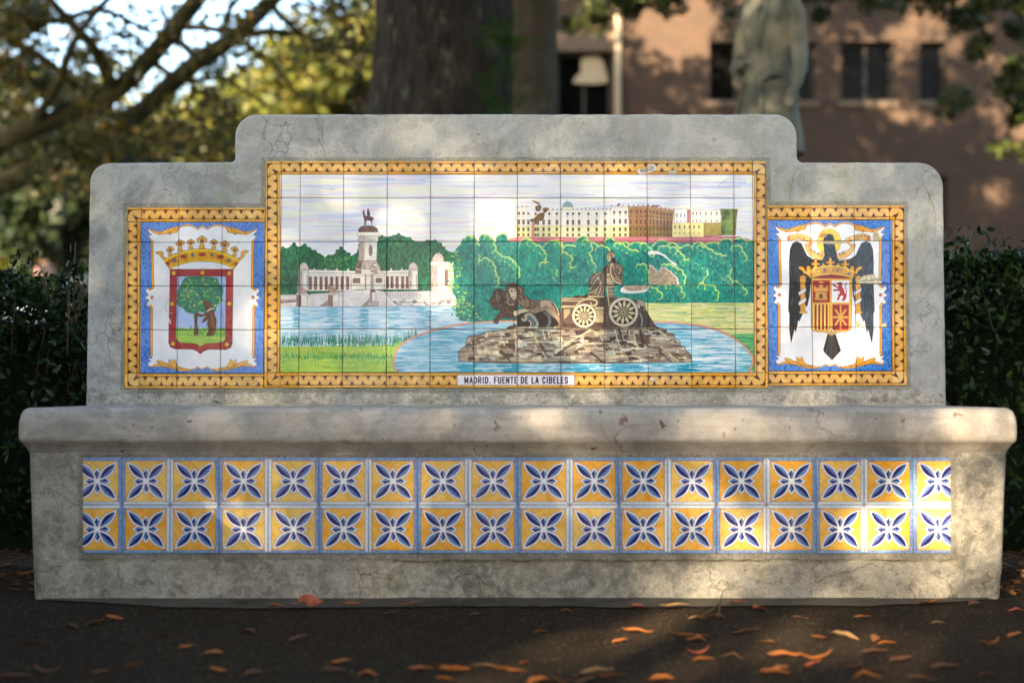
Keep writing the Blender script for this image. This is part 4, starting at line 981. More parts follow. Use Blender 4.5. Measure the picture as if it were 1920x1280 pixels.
def leaf_cloud(name, C, L, W, rng, fold=False, up=0.0, size_var=.4, dirs=None):
    """N leaves as pointed quads (or folded pairs of quads); C = (N,3) centres"""
    N = len(C)
    a = rng.normal(size=(N, 3)); a[:, 2] += up
    if dirs is not None:
        a = a * .55 + dirs
    a /= np.linalg.norm(a, axis=1)[:, None] + 1e-9
    b = rng.normal(size=(N, 3)); b -= a * (a * b).sum(1)[:, None]; b /= np.linalg.norm(b, axis=1)[:, None] + 1e-9
    n = np.cross(a, b)
    s = (1 + size_var * rng.uniform(-1, 1, N))[:, None]
    l, w = L * s * .5, W * s * .5
    if not fold:
        P = np.stack([C - a * l, C + b * w - a * l * .1, C + a * l, C - b * w - a * l * .1], 1).reshape(-1, 3)
        k = 4; q = np.arange(N * 4).reshape(N, 4)
    else:
        P = np.stack([C - a * l, C + b * w * .9 - a * l * .25 + n * w * .35, C + b * w * .75 + a * l * .4 + n * w * .3, C + a * l,
                      C - b * w * .75 + a * l * .4 + n * w * .3, C - b * w * .9 - a * l * .25 + n * w * .35], 1).reshape(-1, 3)
        base = np.arange(N)[:, None] * 6
        q = np.concatenate([base + np.array([0, 1, 2, 3]), base + np.array([0, 3, 4, 5])], 1).reshape(-1, 4)
    me = bpy.data.meshes.new(name)
    me.vertices.add(len(P)); me.vertices.foreach_set('co', P.astype(np.float32).ravel())
    me.loops.add(q.size); me.loops.foreach_set('vertex_index', q.astype(np.int32).ravel())
    me.polygons.add(len(q)); me.polygons.foreach_set('loop_start', (np.arange(len(q)) * 4).astype(np.int32))
    try:
        me.polygons.foreach_set('loop_total', np.full(len(q), 4, np.int32))
    except Exception:
        pass
    me.update(calc_edges=True); me.validate()
    return me


# ------------------------------------------------------------------ materials
class NT:
    def __init__(self, name):
        self.m = bpy.data.materials.new(name); self.m.use_nodes = True
        self.t = self.m.node_tree; self.p = self.t.nodes['Principled BSDF']; self.out = self.t.nodes['Material Output']

    def n(self, typ, **k):
        nd = self.t.nodes.new(typ)
        for a, v in k.items():
            setattr(nd, a, v)
        return nd

    def l(self, a, b):
        self.t.links.new(a, b)

    def pos(self, scale=(1, 1, 1), obj=False):
        tc = self.n('ShaderNodeTexCoord'); mp = self.n('ShaderNodeMapping'); mp.inputs['Scale'].default_value = scale
        self.l(tc.outputs['Object'], mp.inputs[0]); return mp.outputs[0]

    def noise(self, vec, scale, detail=4.0, rough=.55, dist=0.0, out='Fac'):
        nd = self.n('ShaderNodeTexNoise'); nd.inputs['Scale'].default_value = scale; nd.inputs['Detail'].default_value = detail
        nd.inputs['Roughness'].default_value = rough; nd.inputs['Distortion'].default_value = dist
        self.l(vec, nd.inputs['Vector']); return nd.outputs[out]

    def ramp(self, fac, stops):
        nd = self.n('ShaderNodeValToRGB'); e = nd.color_ramp.elements
        e[0].position, e[1].position = stops[0][0], stops[-1][0]
        for i, (p, c) in enumerate(stops):
            el = e[0] if i == 0 else (e[-1] if i == len(stops) - 1 else e.new(p))
            el.color = (c, c, c, 1) if isinstance(c, (int, float)) else (*c, 1)
        self.l(fac, nd.inputs[0]); return nd.outputs[0]

    def mix(self, fac, a, b, mode='MIX'):
        nd = self.n('ShaderNodeMix', data_type='RGBA', blend_type=mode)
        for s, v in ((0, fac), (6, a), (7, b)):
            if isinstance(v, (int, float)):
                nd.inputs[s].default_value = v if s == 0 else (v, v, v, 1)
            elif isinstance(v, tuple):
                nd.inputs[s].default_value = (*v, 1)
            else:
                self.l(v, nd.inputs[s])
        return nd.outputs[2]

    def math(self, op, a, b=0.0):
        nd = self.n('ShaderNodeMath', operation=op)
        for s, v in ((0, a), (1, b)):
            if isinstance(v, (int, float)): nd.inputs[s].default_value = v
            else: self.l(v, nd.inputs[s])
        return nd.outputs[0]

    def bump(self, h, strength=.3, dist=.01):
        nd = self.n('ShaderNodeBump'); nd.inputs['Strength'].default_value = strength; nd.inputs['Distance'].default_value = dist
        self.l(h, nd.inputs['Height']); self.l(nd.outputs[0], self.p.inputs['Normal'])


def simple(name, c, rough=.6, spec=.5, metal=0.0, var=.15, scale=8.0, bump=0.0):
    N = NT(name); v = N.pos()
    f = N.noise(v, scale, 5)
    N.l(N.mix(f, tuple(x * (1 - var) for x in c), tuple(min(1, x * (1 + var)) for x in c)), N.p.inputs['Base Color'])
    N.p.inputs['Roughness'].default_value = rough; N.p.inputs['Metallic'].default_value = metal
    N.p.inputs['Specular IOR Level'].default_value = spec
    if bump:
        N.bump(N.noise(v, scale * 6, 6), bump, .004)
    return N.m


def leaf_mat(name, cols, trans=.35, rough=.45, spec=.4):
    """foliage: colour differs from leaf to leaf; light passes through"""
    N = NT(name)
    g = N.n('ShaderNodeNewGeometry')
    c = N.ramp(g.outputs['Random Per Island'], [(i / (len(cols) - 1), cc) for i, cc in enumerate(cols)])
    N.l(c, N.p.inputs['Base Color']); N.p.inputs['Roughness'].default_value = rough; N.p.inputs['Specular IOR Level'].default_value = spec
    tr = N.n('ShaderNodeBsdfTranslucent'); br = N.mix(1.0, c, (1.0, 1.0, .55), 'MULTIPLY'); N.l(br, tr.inputs[0])
    ms = N.n('ShaderNodeMixShader'); ms.inputs[0].default_value = trans
    N.l(N.p.outputs[0], ms.inputs[1]); N.l(tr.outputs[0], ms.inputs[2]); N.l(ms.outputs[0], N.out.inputs[0])
    return N.m


def concrete(name, light, dark, crack=6.0, crack_w=.007, pits=0.0, moss=.25, grain=.35, streak=0.0, blotch=.35, cmap=(1, 1, 1)):
    N = NT(name); v = N.pos()
    big = N.noise(v, 2.2, 6, .6); mid = N.noise(v, 9, 6, .65, .6); fine = N.noise(v, 210, 4, .8); fleck = N.noise(v, 34, 7, .75, .4)
    c = N.mix(N.ramp(big, [(.35, 0), (.65, 1)]), dark, light)
    c = N.mix(N.math('MULTIPLY', N.ramp(mid, [(.44, 0), (.60, 1)]), .7), c, tuple(x * 1.25 for x in light))
    c = N.mix(N.math('MULTIPLY', N.ramp(N.noise(v, 4.5, 8, .7, 1.2), [(.55, 0), (.68, 1)]), .5), c, tuple(x * .6 for x in dark))
    # greenish growth in soft streaks
    vm = N.pos((3.0, 3.0, .9))
    c = N.mix(N.math('MULTIPLY', N.ramp(N.noise(vm, 2.4, 6, .6, .4), [(.54, 0), (.72, 1)]), moss), c, (light[0] * .62, light[1] * .66, light[2] * .34))
    c = N.mix(N.math('MULTIPLY', N.ramp(fleck, [(.50, 0), (.60, 1)]), blotch), c, tuple(min(1, x * 1.35) for x in light))
    c = N.mix(N.math('MULTIPLY', N.ramp(fleck, [(.36, 1), (.44, 0)]), blotch), c, tuple(x * .55 for x in dark))
    if streak:
        vs_ = N.pos((1.2, 1.2, 16.0))
        c = N.mix(N.math('MULTIPLY', N.ramp(N.noise(vs_, 1.5, 6, .7), [(.45, 0), (.7, 1)]), streak), c, tuple(x * .7 for x in dark))
    c = N.mix(N.math('MULTIPLY', N.ramp(fine, [(.44, 0), (.62, 1)]), grain), c, tuple(x * .55 for x in dark))
    h = N.math('ADD', N.math('MULTIPLY', fine, .35), N.math('MULTIPLY', mid, .5))
    if crack:
        dn = N.noise(v, 5.0, 4, .6, 0, 'Color')
        dv = N.n('ShaderNodeMix', data_type='VECTOR'); dv.inputs[0].default_value = .17
        N.l(N.pos(cmap), dv.inputs[4]); N.l(dn, dv.inputs[5])
        vo = N.n('ShaderNodeTexVoronoi', feature='DISTANCE_TO_EDGE'); vo.inputs['Scale'].default_value = crack; N.l(dv.outputs[1], vo.inputs['Vector'])
        ck = N.ramp(vo.outputs['Distance'], [(0.0, 1), (crack_w * .5, .6), (crack_w * 1.3, 0)])
        br = N.ramp(N.noise(v, 3.1, 4, .6), [(.44, 0), (.60, 1)])
        ck = N.math('MULTIPLY', ck, br)
        c = N.mix(N.math('MULTIPLY', ck, .6), c, tuple(x * .35 for x in dark)); h = N.math('SUBTRACT', h, N.math('MULTIPLY', ck, .35))
    if pits:
        pn = N.ramp(N.noise(N.pos((1, 1, 1)), 34, 3, .5, .3), [(.66, 0), (.69, 1)])
        pm = N.ramp(N.noise(v, 11, 2), [(.46, 0), (.60, 1)])
        pk = N.math('MULTIPLY', pn, pm)
        c = N.mix(N.math('MULTIPLY', pk, pits), c, (.20, .085, .055)); h = N.math('SUBTRACT', h, N.math('MULTIPLY', pk, .9))
    N.l(c, N.p.inputs['Base Color']); N.p.inputs['Roughness'].default_value = .88; N.p.inputs['Specular IOR Level'].default_value = .25
    N.bump(h, .8, .008)
    return N.m
# ------------------------------------------------------------------ ground
def asphalt():
    N = NT('asphalt'); v = N.pos()
    b = N.noise(v, 1.6, 6, .6); f = N.noise(v, 210, 3, .75); m = N.noise(v, 26, 5, .6)
    c = N.mix(b, (.020, .0135, .008), (.042, .030, .019))
    c = N.mix(N.math('MULTIPLY', N.ramp(m, [(.45, 0), (.7, 1)]), .5), c, (.030, .025, .018))
    vo = N.n('ShaderNodeTexVoronoi'); vo.inputs['Scale'].default_value = 120; N.l(v, vo.inputs['Vector'])
    sp = N.math('MULTIPLY', N.ramp(vo.outputs['Distance'], [(.0, 1), (.20, .8), (.30, 0)]), N.ramp(vo.outputs['Color'], [(.56, 0), (.70, 1)]))
    c = N.mix(N.math('MULTIPLY', sp, .8), c, (.34, .26, .15))
    N.l(c, N.p.inputs['Base Color']); N.p.inputs['Roughness'].default_value = .9; N.p.inputs['Specular IOR Level'].default_value = .05
    N.bump(N.math('ADD', N.math('MULTIPLY', f, .6), N.math('MULTIPLY', m, .5)), .8, .008)
    return N.m


def sheet(name, x0, x1, y0, y1, z, mat, nx=1, ny=1, wob=0.0, seed=0):
    V, Fc = [], []
    for j in range(ny + 1):
        for i in range(nx + 1):
            x, y = x0 + (x1 - x0) * i / nx, y0 + (y1 - y0) * j / ny
            if wob and j == 0:
                y += wob * mnoise.noise(Vector((x * 1.7, seed, 0)))
            V.append((x, y, z))
    for j in range(ny):
        for i in range(nx):
            a = j * (nx + 1) + i
            Fc.append((a, a + 1, a + nx + 2, a + nx + 1))
    return obj(name, mesh_from(name, V, Fc), mat)


def grass_mat():
    N = NT('far_lawn'); v = N.pos()
    c = N.mix(N.noise(v, .7, 5), (.035, .055, .016), (.085, .095, .030)); c = N.mix(N.math('MULTIPLY', N.noise(v, 14, 4), .5), c, (.10, .07, .03))
    N.l(c, N.p.inputs['Base Color']); N.p.inputs['Roughness'].default_value = .95; N.bump(N.noise(v, 60, 4), .7, .03)
    return N.m


def litter_mat():
    N = NT('leaf_litter_soil'); v = N.pos()
    c = N.mix(N.noise(v, 5, 6), (.018, .012, .008), (.060, .036, .018)); N.l(c, N.p.inputs['Base Color']); N.p.inputs['Roughness'].default_value = .95
    N.bump(N.noise(v, 40, 5), .8, .02); return N.m


tag(sheet('ground', -600, 600, -300, 900, -.012, grass_mat()), 'rough green and brown grass stretching away behind the bench', 'ground', kind='structure')
tag(sheet('pavement', -7, 7, -12, 4.62, 0.0, asphalt()), 'dark speckled asphalt pavement strewn with orange leaves', 'pavement', kind='structure')
tag(sheet('planting_bed', -9, 9, 4.62, 6.6, -.004, litter_mat()), 'dark soil bed with leaf litter under the hedges', 'soil', kind='structure')
FOOT = concrete('worn_footing', (.105, .088, .062), (.055, .046, .033), crack=0, grain=.5, moss=.2)
V, Fc = [], []
for i in range(121):
    t = i / 120; x = -1.33 + 2.68 * t
    w = .13 * min(1, t * 7, (1 - t) * 7) ** .7 * (1 + .35 * mnoise.noise(Vector((x * 2.1, 3.3, 0)))) + .02 * mnoise.noise(Vector((x * 9, 1, 0)))
    V += [(x, 4.10, .004), (x, 4.02 - max(.004, w), .004)]
    if i: Fc.append((2 * i - 2, 2 * i - 1, 2 * i + 1, 2 * i))
tag(obj('footing', mesh_from('footing', V, Fc), FOOT), 'thin worn strip of cement along the foot of the bench', 'footing', kind='structure')

# ------------------------------------------------------------------ bench
PLASTER = concrete('aged_plaster', (.47, .465, .435), (.31, .31, .29), crack=8.0, crack_w=.011, pits=.3, moss=.5, grain=.28, blotch=.22, cmap=(1.25, 1, .5))
SEATC = concrete('worn_seat_cement', (.46, .42, .365), (.29, .265, .23), crack=1.6, crack_w=.004, pits=.95, moss=.10, grain=.2, streak=.5, blotch=.22)
BASEC = concrete('weathered_base_cement', (.37, .345, .285), (.16, .152, .13), crack=4.0, crack_w=.005, pits=.35, moss=.35, grain=.5, blotch=.6)
MORTAR = concrete('sandy_mortar', (.37, .36, .31), (.25, .245, .20), crack=0, moss=.5, grain=.75)
MORTAR2 = concrete('base_mortar', (.30, .28, .23), (.15, .14, .115), crack=0, moss=.5, grain=.75)
GROUT = simple('tile_joint', (.20, .155, .12), .9, .2, var=.4, scale=30)

BACK_Y, SEAT_Z, LEAN = 4.53, 0.530, 0.0594
NB = Vector((0, -1, LEAN)).normalized()


def plane_xz(x, y):
    """photo pixel -> X,Z on the leaning face of the backrest"""
    tz = (HY - y) / F_PX
    D = (BACK_Y + LEAN * (CAM_Z - SEAT_Z)) / (1 - LEAN * tz)
    return (x - CX) / F_PX * D, CAM_Z + tz * D


def on_back(X, Z, off=0.0):
    return Vector((X, BACK_Y + LEAN * (Z - SEAT_Z), Z)) + NB * off


bench = empty('tiled_bench', (0.017, 4.3, 0))
tag(bench, 'long stone bench with painted tile mural on its stepped backrest', 'bench')
BINV = Matrix.Translation(-Vector(bench.location))


def bench_part(name, me, mat, parent=None):
    """vertices are written in world space; parts of the bench share its origin"""
    o = obj(name, me, mat, parent or bench)
    if parent is None:
        o.location = -Vector(bench.location)
    return o


def rounded(pts_r):
    """polygon with per-corner radius -> dense outline (photo px)"""
    out = []; n = len(pts_r)
    for i, (x, y, r) in enumerate(pts_r):
        p = Vector((x, y)); a = Vector(pts_r[i - 1][:2]); b = Vector(pts_r[(i + 1) % n][:2])
        da, db = (a - p).normalized(), (b - p).normalized()
        if r <= 0:
            out.append(p); continue
        s, e = p + da * r, p + db * r
        for k in range(9):
            t = k / 8
            q = s.lerp(p, t).lerp(p.lerp(e, t), t)
            q2 = p + (da + db) * r - (da * math.sin(t * math.pi / 2) * 0 + db * 0)
            c = p + (da + db) * r
            ang = t * math.pi / 2
            q = c - da * r * math.sin(ang) - db * r * math.cos(ang)
            out.append(q)
    dense = []
    for i in range(len(out)):
        a, b = out[i], out[(i + 1) % len(out)]
        m = max(1, int((b - a).length / 7))
        for k in range(m):
            dense.append(a.lerp(b, k / m))
    return dense


outline = rounded([(160, 764, 0), (168, 305, 36), (440, 303, 8), (440, 213.5, 42), (1495, 213.5, 42), (1495, 304, 12), (1769, 304, 46), (1775, 764, 0)])
bm = bmesh.new(); fr, bk = [], []
for p in outline:
    w = 0.9 * mnoise.noise(Vector((p.x * .05, p.y * .05, 1))) + 0.5 * mnoise.noise(Vector((p.x * .25, p.y * .25, 5)))
    X, Z = plane_xz(p.x, p.y + w)
    X += w * .0012
    fr.append(bm.verts.new(on_back(X, Z, 0))); bk.append(bm.verts.new(on_back(X, Z, -.17)))
ff = bm.faces.new(fr); bm.faces.new(list(reversed(bk)))
n = len(fr)
for i in range(n):
    bm.faces.new((fr[(i + 1) % n], fr[i], bk[i], bk[(i + 1) % n]))
bm.normal_update()
edges = [e for e in bm.edges if len(e.link_faces) == 2 and ff in e.link_faces]
bmesh.ops.bevel(bm, geom=edges, offset=.011, segments=3, affect='EDGES', profile=.5)
# fine groove that runs parallel to the edge
front = max((f for f in bm.faces), key=lambda f: len(f.verts) if f.normal.y < 0 else 0)
for th, dp in ((.023, 0), (.0012, -.0025), (.0012, .0025)):
    bmesh.ops.inset_region(bm, faces=[front], thickness=th, depth=dp, use_even_offset=False)
backrest = bench_part('backrest', bm_mesh('backrest', bm), PLASTER)

# seat slab: moulded nose carried round the front and the ends
BX0, BX1, BY0, BY1 = -1.3687, 1.4018, 4.020, 4.76
prof = [(-.26, .5425), (-.12, .5425), (.000, .5415), (.012, .5390), (.022, .5335), (.029, .5250), (.034, .5120), (.0365, .4980), (.0375, .4830), (.0375, .4680), (.0365, .4550), (.0345, .4490), (.0300, .4445),
        (.0230, .4390), (.0160, .4320), (.0090, .4240), (.0030, .4160), (.0000, .4120), (.0000, .4090), (-.02, .4085)]
V, Fc = [], []
ring_n = None
for d, z in prof:
    ds = d * .5 if d > 0 else d * .4
    x0, x1, y0, y1 = BX0 - ds, BX1 + ds, BY0 - d, BY1
    r = max(.004, .022 + min(0, d) * .05)
    ring = []
    NXS = 90
    for i in range(NXS + 1):
        ring.append((x0 + r + (x1 - x0 - 2 * r) * i / NXS, y0))
    for k in range(1, 6):
        a = -math.pi / 2 + k / 6 * math.pi / 2; ring.append((x1 - r + r * math.cos(a), y0 + r + r * math.sin(a)))
    for i in range(8):
        ring.append((x1, y0 + r + (y1 - y0 - r) * i / 7))
    for i in range(8):
        ring.append((x0, y1 + (y0 + r - y1) * i / 7))
    for k in range(1, 6):
        a = math.pi + k / 6 * math.pi / 2; ring.append((x0 + r + r * math.cos(a), y0 + r + r * math.sin(a)))
    ring_n = len(ring)
    for (x, y) in ring:
        q = Vector((x, y, z))
        dn = .0022 * mnoise.noise(q * 3.0) + .0012 * mnoise.noise(q * 14.0)
        V.append((x, y - dn, z + dn * .5 - .030 * (y - BY0) * max(0, min(1, (z - .42) / .1))))
for j in range(len(prof) - 1):
    for i in range(ring_n):
        a, b = j * ring_n + i, j * ring_n + (i + 1) % ring_n
        Fc.append((b, a, a + ring_n, b + ring_n))
Fc.append(tuple(range(ring_n))); Fc.append(tuple(reversed(range((len(prof) - 1) * ring_n, len(prof) * ring_n))))
seat = bench_part('seat', mesh_from('seat', V, Fc, True), SEATC)

# base block: front face as a fine grid so that the cement can be uneven and spalled
V, Fc = [], []
NX, NZ = 260, 44
for j in range(NZ + 1):
    t = j / NZ; z = -.02 + .432 * t
    xl, xr = BX0 + .015 * (1 - t) + .002, BX1 - .015 * (1 - t) - .002
    for i in range(NX + 1):
        u = i / NX; x = xl + (xr - xl) * u
        q = Vector((x, 0, z))
        d = .0035 * mnoise.noise(q * 2.2) + .002 * mnoise.noise(q * 9)
        inside = (-1.235 < x < 1.26) and (.115 < z < .405)
        if not inside:
            s = mnoise.fractal(Vector((x * 3.1, 7.7, z * 5.0)), 1.0, 2.0, 4)
            if z < .125 and s > .05:
                d -= .009 * min(1, (s - .05) * 30)
            if z < .03:
                d -= .006 * abs(mnoise.noise(q * 22))
        else:
            d = 0
        e = min(u, 1 - u) * (xr - xl)
        ed = 0.012 - math.sqrt(max(0, .012 ** 2 - (.012 - min(e, .012)) ** 2))
        V.append((x, BY0 - d + ed, z))
for j in range(NZ):
    for i in range(NX):
        a = j * (NX + 1) + i
        Fc.append((a, a + 1, a + NX + 2, a + NX + 1))
row = NX + 1; b0 = len(V)
for j in range(NZ + 1):
    V.append((V[j * row][0], BY1, V[j * row][2])); V.append((V[j * row + NX][0], BY1, V[j * row + NX][2]))
for j in range(NZ):
    Fc.append((j * row, (j + 1) * row, b0 + 2 * (j + 1), b0 + 2 * j)); Fc.append((j * row + NX, b0 + 2 * j + 1, b0 + 2 * j + 3, (j + 1) * row + NX))
    Fc.append((b0 + 2 * j, b0 + 2 * j + 2, b0 + 2 * j + 3, b0 + 2 * j + 1))
base = bench_part('base', mesh_from('base', V, Fc, True), BASEC)

# ------------------------------------------------------------------ glazed tiles
MX0, MZ1 = plane_xz(226, 290); MX1, MZ0 = plane_xz(1706, 740)
MX0 -= .01; MX1 += .01
MR = 1740.0


def to_px(x, y):
    X, Z = plane_xz(x, y)
    return (X - MX0) * MR, (MZ1 - Z) * MR


def to_image(name, C):
    h, w = C.rgb.shape[:2]
    img = bpy.data.images.new(name, w, h, alpha=True)
    img.alpha_mode = 'CHANNEL_PACKED'
    buf = np.empty((h, w, 4), np.float32); buf[..., :3] = np.clip(C.rgb, 0, 1); buf[..., 3] = C.gloss
    img.pixels.foreach_set(np.ascontiguousarray(buf[::-1]).ravel()); img.update(); img.pack()
    return img


mural_canvas = Canvas(int((MX1 - MX0) * MR), int((MZ1 - MZ0) * MR), to_px, MR * 4.58 / F_PX)
paint_all(mural_canvas)
flower_canvas = paint_flower_tile()


def glaze(name, C, dirt=0.0, hue=0.0):
    N = NT(name); img = to_image(name, C)
    tx = N.n('ShaderNodeTexImage'); tx.image = img; tx.interpolation = 'Cubic'
    oi = N.n('ShaderNodeObjectInfo'); v = N.pos()
    hsv = N.n('ShaderNodeHueSaturation'); N.l(tx.outputs[0], hsv.inputs['Color'])
    mr = N.n('ShaderNodeMapRange'); N.l(oi.outputs['Random'], mr.inputs[0]); mr.inputs[3].default_value = .93; mr.inputs[4].default_value = 1.03
    N.l(mr.outputs[0], hsv.inputs['Value'])
    mh = N.n('ShaderNodeMapRange'); N.l(oi.outputs['Random'], mh.inputs[0]); mh.inputs[3].default_value = .5 - hue; mh.inputs[4].default_value = .5 + hue
    N.l(mh.outputs[0], hsv.inputs['Hue'])
    ms = N.n('ShaderNodeMapRange'); N.l(oi.outputs['Random'], ms.inputs[0]); ms.inputs[3].default_value = 1.06; ms.inputs[4].default_value = .94
    N.l(ms.outputs[0], hsv.inputs['Saturation'])
    c = hsv.outputs[0]
    gl = tx.outputs['Alpha']
    if dirt:
        dm = N.math('MULTIPLY', N.ramp(N.noise(v, 90, 4, .7), [(.58, 0), (.72, 1)]), dirt); c = N.mix(dm, c, (.10, .07, .045))
        dm2 = N.math('MULTIPLY', N.ramp(N.noise(v, 7, 5, .6), [(.45, 0), (.8, 1)]), dirt * .6); c = N.mix(dm2, c, (.20, .16, .11))
    N.l(c, N.p.inputs['Base Color'])
    rg = N.math('ADD', N.math('MULTIPLY', gl, -.62), .76 + dirt * .25); N.l(rg, N.p.inputs['Roughness'])
    N.p.inputs['Specular IOR Level'].default_value = .27
    N.bump(N.math('ADD', N.math('MULTIPLY', gl, .8), N.math('MULTIPLY', N.noise(v, 14, 2), .35)), .25, .004)
    return N.m


GLAZE = glaze('painted_glaze', mural_canvas, .10, .004)
GLAZE2 = glaze('flower_glaze', flower_canvas, .35, .012)
trng = random.Random(21)


def tile_mesh(P, w0, w1, h0, h1, uvf, depth=.007, bev=.0016, gap=.0009, tilt=.0014):
    """P(u, v, off) -> world; a thin tile with rounded arrises"""
    a0, a1, c0, c1 = w0 + gap, w1 - gap, h0 + gap, h1 - gap
    tz = [trng.uniform(-tilt, tilt) for _ in range(4)]
    lv = [(0, -.001), (0, depth - bev), (bev * .35, depth - bev * .35), (bev * 1.2, depth)]
    V, uv = [], []
    for ins, off in lv:
        for k, (u, v) in enumerate(((a0 + ins, c0 + ins), (a1 - ins, c0 + ins), (a1 - ins, c1 - ins), (a0 + ins, c1 - ins))):
            V.append(P(u, v, off + (tz[k] if off > 0 else 0))); uv.append(uvf(u, v))
    Fc = []
    for j in range(len(lv) - 1):
        for k in range(4):
            a, b = j * 4 + k, j * 4 + (k + 1) % 4
            Fc.append((a, b, b + 4, a + 4))
    m = (len(lv) - 1) * 4; Fc.append((m, m + 1, m + 2, m + 3))
    me = mesh_from('tile', V, Fc)
    lay = me.uv_layers.new(name='glaze')
    for lp in me.loops:
        lay.data[lp.index].uv = uv[lp.vertex_index]
    me.polygons.foreach_set('use_smooth', [len(p.vertices) == 4 and i < len(Fc) - 1 for i, p in enumerate(me.polygons)])
    return me


def mural_uv(X, Z):
    return ((X - MX0) / (MX1 - MX0), (Z - MZ0) / (MZ1 - MZ0))


cells = []
cc = [497, 526.5, 562, 643.5, 725.5, 807, 889, 970, 1051, 1133, 1214, 1295.5, 1377, 1412.5, 1438.5]
cr = [303, 328, 372, 453.5, 535.5, 617, 698.5, 727]
for j in range(7):
    i = 0
    while i < 14:
        i1 = i + 1
        if j == 6 and i in (0, 12):
            i1 = i + 2
        cells.append((cc[i], cc[i1], cr[j], cr[j + 1])); i = i1
for cl, rw in (([236.5, 264, 335, 416, 496.6], [389.7, 417, 455, 537, 618.5, 700, 728]), ([1439, 1521, 1602.5, 1668.8, 1697], [386, 413, 452, 532.7, 613.6, 695.7, 722.6])):
    for j in range(6):
        for i in range(4):
            cells.append((cl[i], cl[i + 1], rw[j], rw[j + 1]))
for x0, x1, y0, y1 in cells:
    X0, X1 = plane_xz(x0, 540)[0], plane_xz(x1, 540)[0]; Z1, Z0 = plane_xz(960, y0)[1], plane_xz(960, y1)[1]
    bench_part('tile', tile_mesh(lambda u, v, off: on_back(u, v, off + .0012), X0, X1, Z0, Z1, mural_uv), GLAZE, backrest)


def plate(name, rects, off, mat, parent, P, jitter=0.0, thick=.004):
    """flat bed plates: list of rectangles (u0,u1,v0,v1) joined into one bed"""
    V, Fc = [], []
    for u0, u1, v0, v1 in rects:
        nu = max(1, int((u1 - u0) / .012)); b = []
        loop = [(u0 + (u1 - u0) * k / nu, v0) for k in range(nu)]
        nv = max(1, int((v1 - v0) / .012))
        loop += [(u1, v0 + (v1 - v0) * k / nv) for k in range(nv)] + [(u1 - (u1 - u0) * k / nu, v1) for k in range(nu)] + [(u0, v1 - (v1 - v0) * k / nv) for k in range(nv)]
        s = len(V)
        for (u, v) in loop:
            w = jitter * mnoise.noise(Vector((u * 30, v * 30, 2)))
            V.append(P(u + w, v + w, off)); V.append(P(u + w * 1.3, v + w * 1.3, -.001))
        m = len(loop)
        Fc.append(tuple(s + 2 * k for k in range(m)))
        for k in range(m):
            k2 = (k + 1) % m
            Fc.append((s + 2 * k2, s + 2 * k, s + 2 * k + 1, s + 2 * k2 + 1))
    return bench_part(name, mesh_from(name, V, Fc), mat, parent)


def prect(x0, x1, y0, y1):
    return plane_xz(x0, 540)[0], plane_xz(x1, 540)[0], plane_xz(960, y1)[1], plane_xz(960, y0)[1]


for r in ((498, 1438, 304, 726), (237.5, 496.6, 390.7, 727), (1439, 1696, 387, 721.6)):
    plate('tile_bed', [prect(*r)], .0042, GROUT, backrest, on_back)
for r in ((488, 1447, 295.5, 735), (229.5, 487.6, 381.5, 735.5), (1447.4, 1704, 378, 730)):
    plate('mortar_bed', [prect(*r)], .0024, MORTAR, backrest, on_back, .004)

# band of flaking limewash between the pictures and the seat
FLAKE = concrete('flaking_limewash', (.52, .48, .40), (.22, .22, .21), crack=0, moss=.45, grain=.55, blotch=.8)
plate('limewash_band', [prect(168, 1767, 737, 756)], .0012, FLAKE, backrest, on_back, .006)

# seat-front tiles: one design turned so that neighbours share blue or white borders
bx = [155, 229, 319, 411, 503, 598, 691, 783, 878, 971, 1068, 1160, 1252, 1343, 1437, 1530, 1620, 1712, 1783]
bz = [857, 946, 1037]


def on_front(u, v, off=0.0):
    return Vector((u, BY0 - .0025 - off, v))


def fx(x):
    return (x - CX) / F_PX * (BY0 - .006)


def fz(y):
    return CAM_Z + (HY - y) / F_PX * (BY0 - .006)


pitch = fx(597) - fx(504.5)
for i in range(18):
    X0, X1 = fx(bx[i]), fx(bx[i + 1])
    for j in range(2):
        Z1, Z0 = fz(bz[j]), fz(bz[j + 1])
        uL = X0 if i > 0 else X1 - pitch
        uR = X1 if i < 17 else X0 + pitch
        left_blue = (i % 2 == 1); top_blue = (j == 0)

        def uvf(u, v, uL=uL, uR=uR, Z0=Z0, Z1=Z1, lb=left_blue, tb=top_blue):
            s, t = (u - uL) / (uR - uL), (v - Z0) / (Z1 - Z0)      # s right, t up; design has left and top sides blue
            if lb and tb: return (s, t)
            if (not lb) and tb: return (1 - t, s)
            if (not lb) and (not tb): return (1 - s, 1 - t)
            return (t, 1 - s)
        bench_part('tile', tile_mesh(on_front, X0, X1, Z0, Z1, uvf, depth=.0065, gap=.0011), GLAZE2, base)
plate('tile_bed', [(fx(155.6), fx(1782.4), fz(1036.5), fz(857.5))], .0036, GROUT, base, on_front)
plate('mortar_bed', [(fx(146), fx(1792), fz(1049), fz(850))], .0016, MORTAR2, base, on_front, .006)
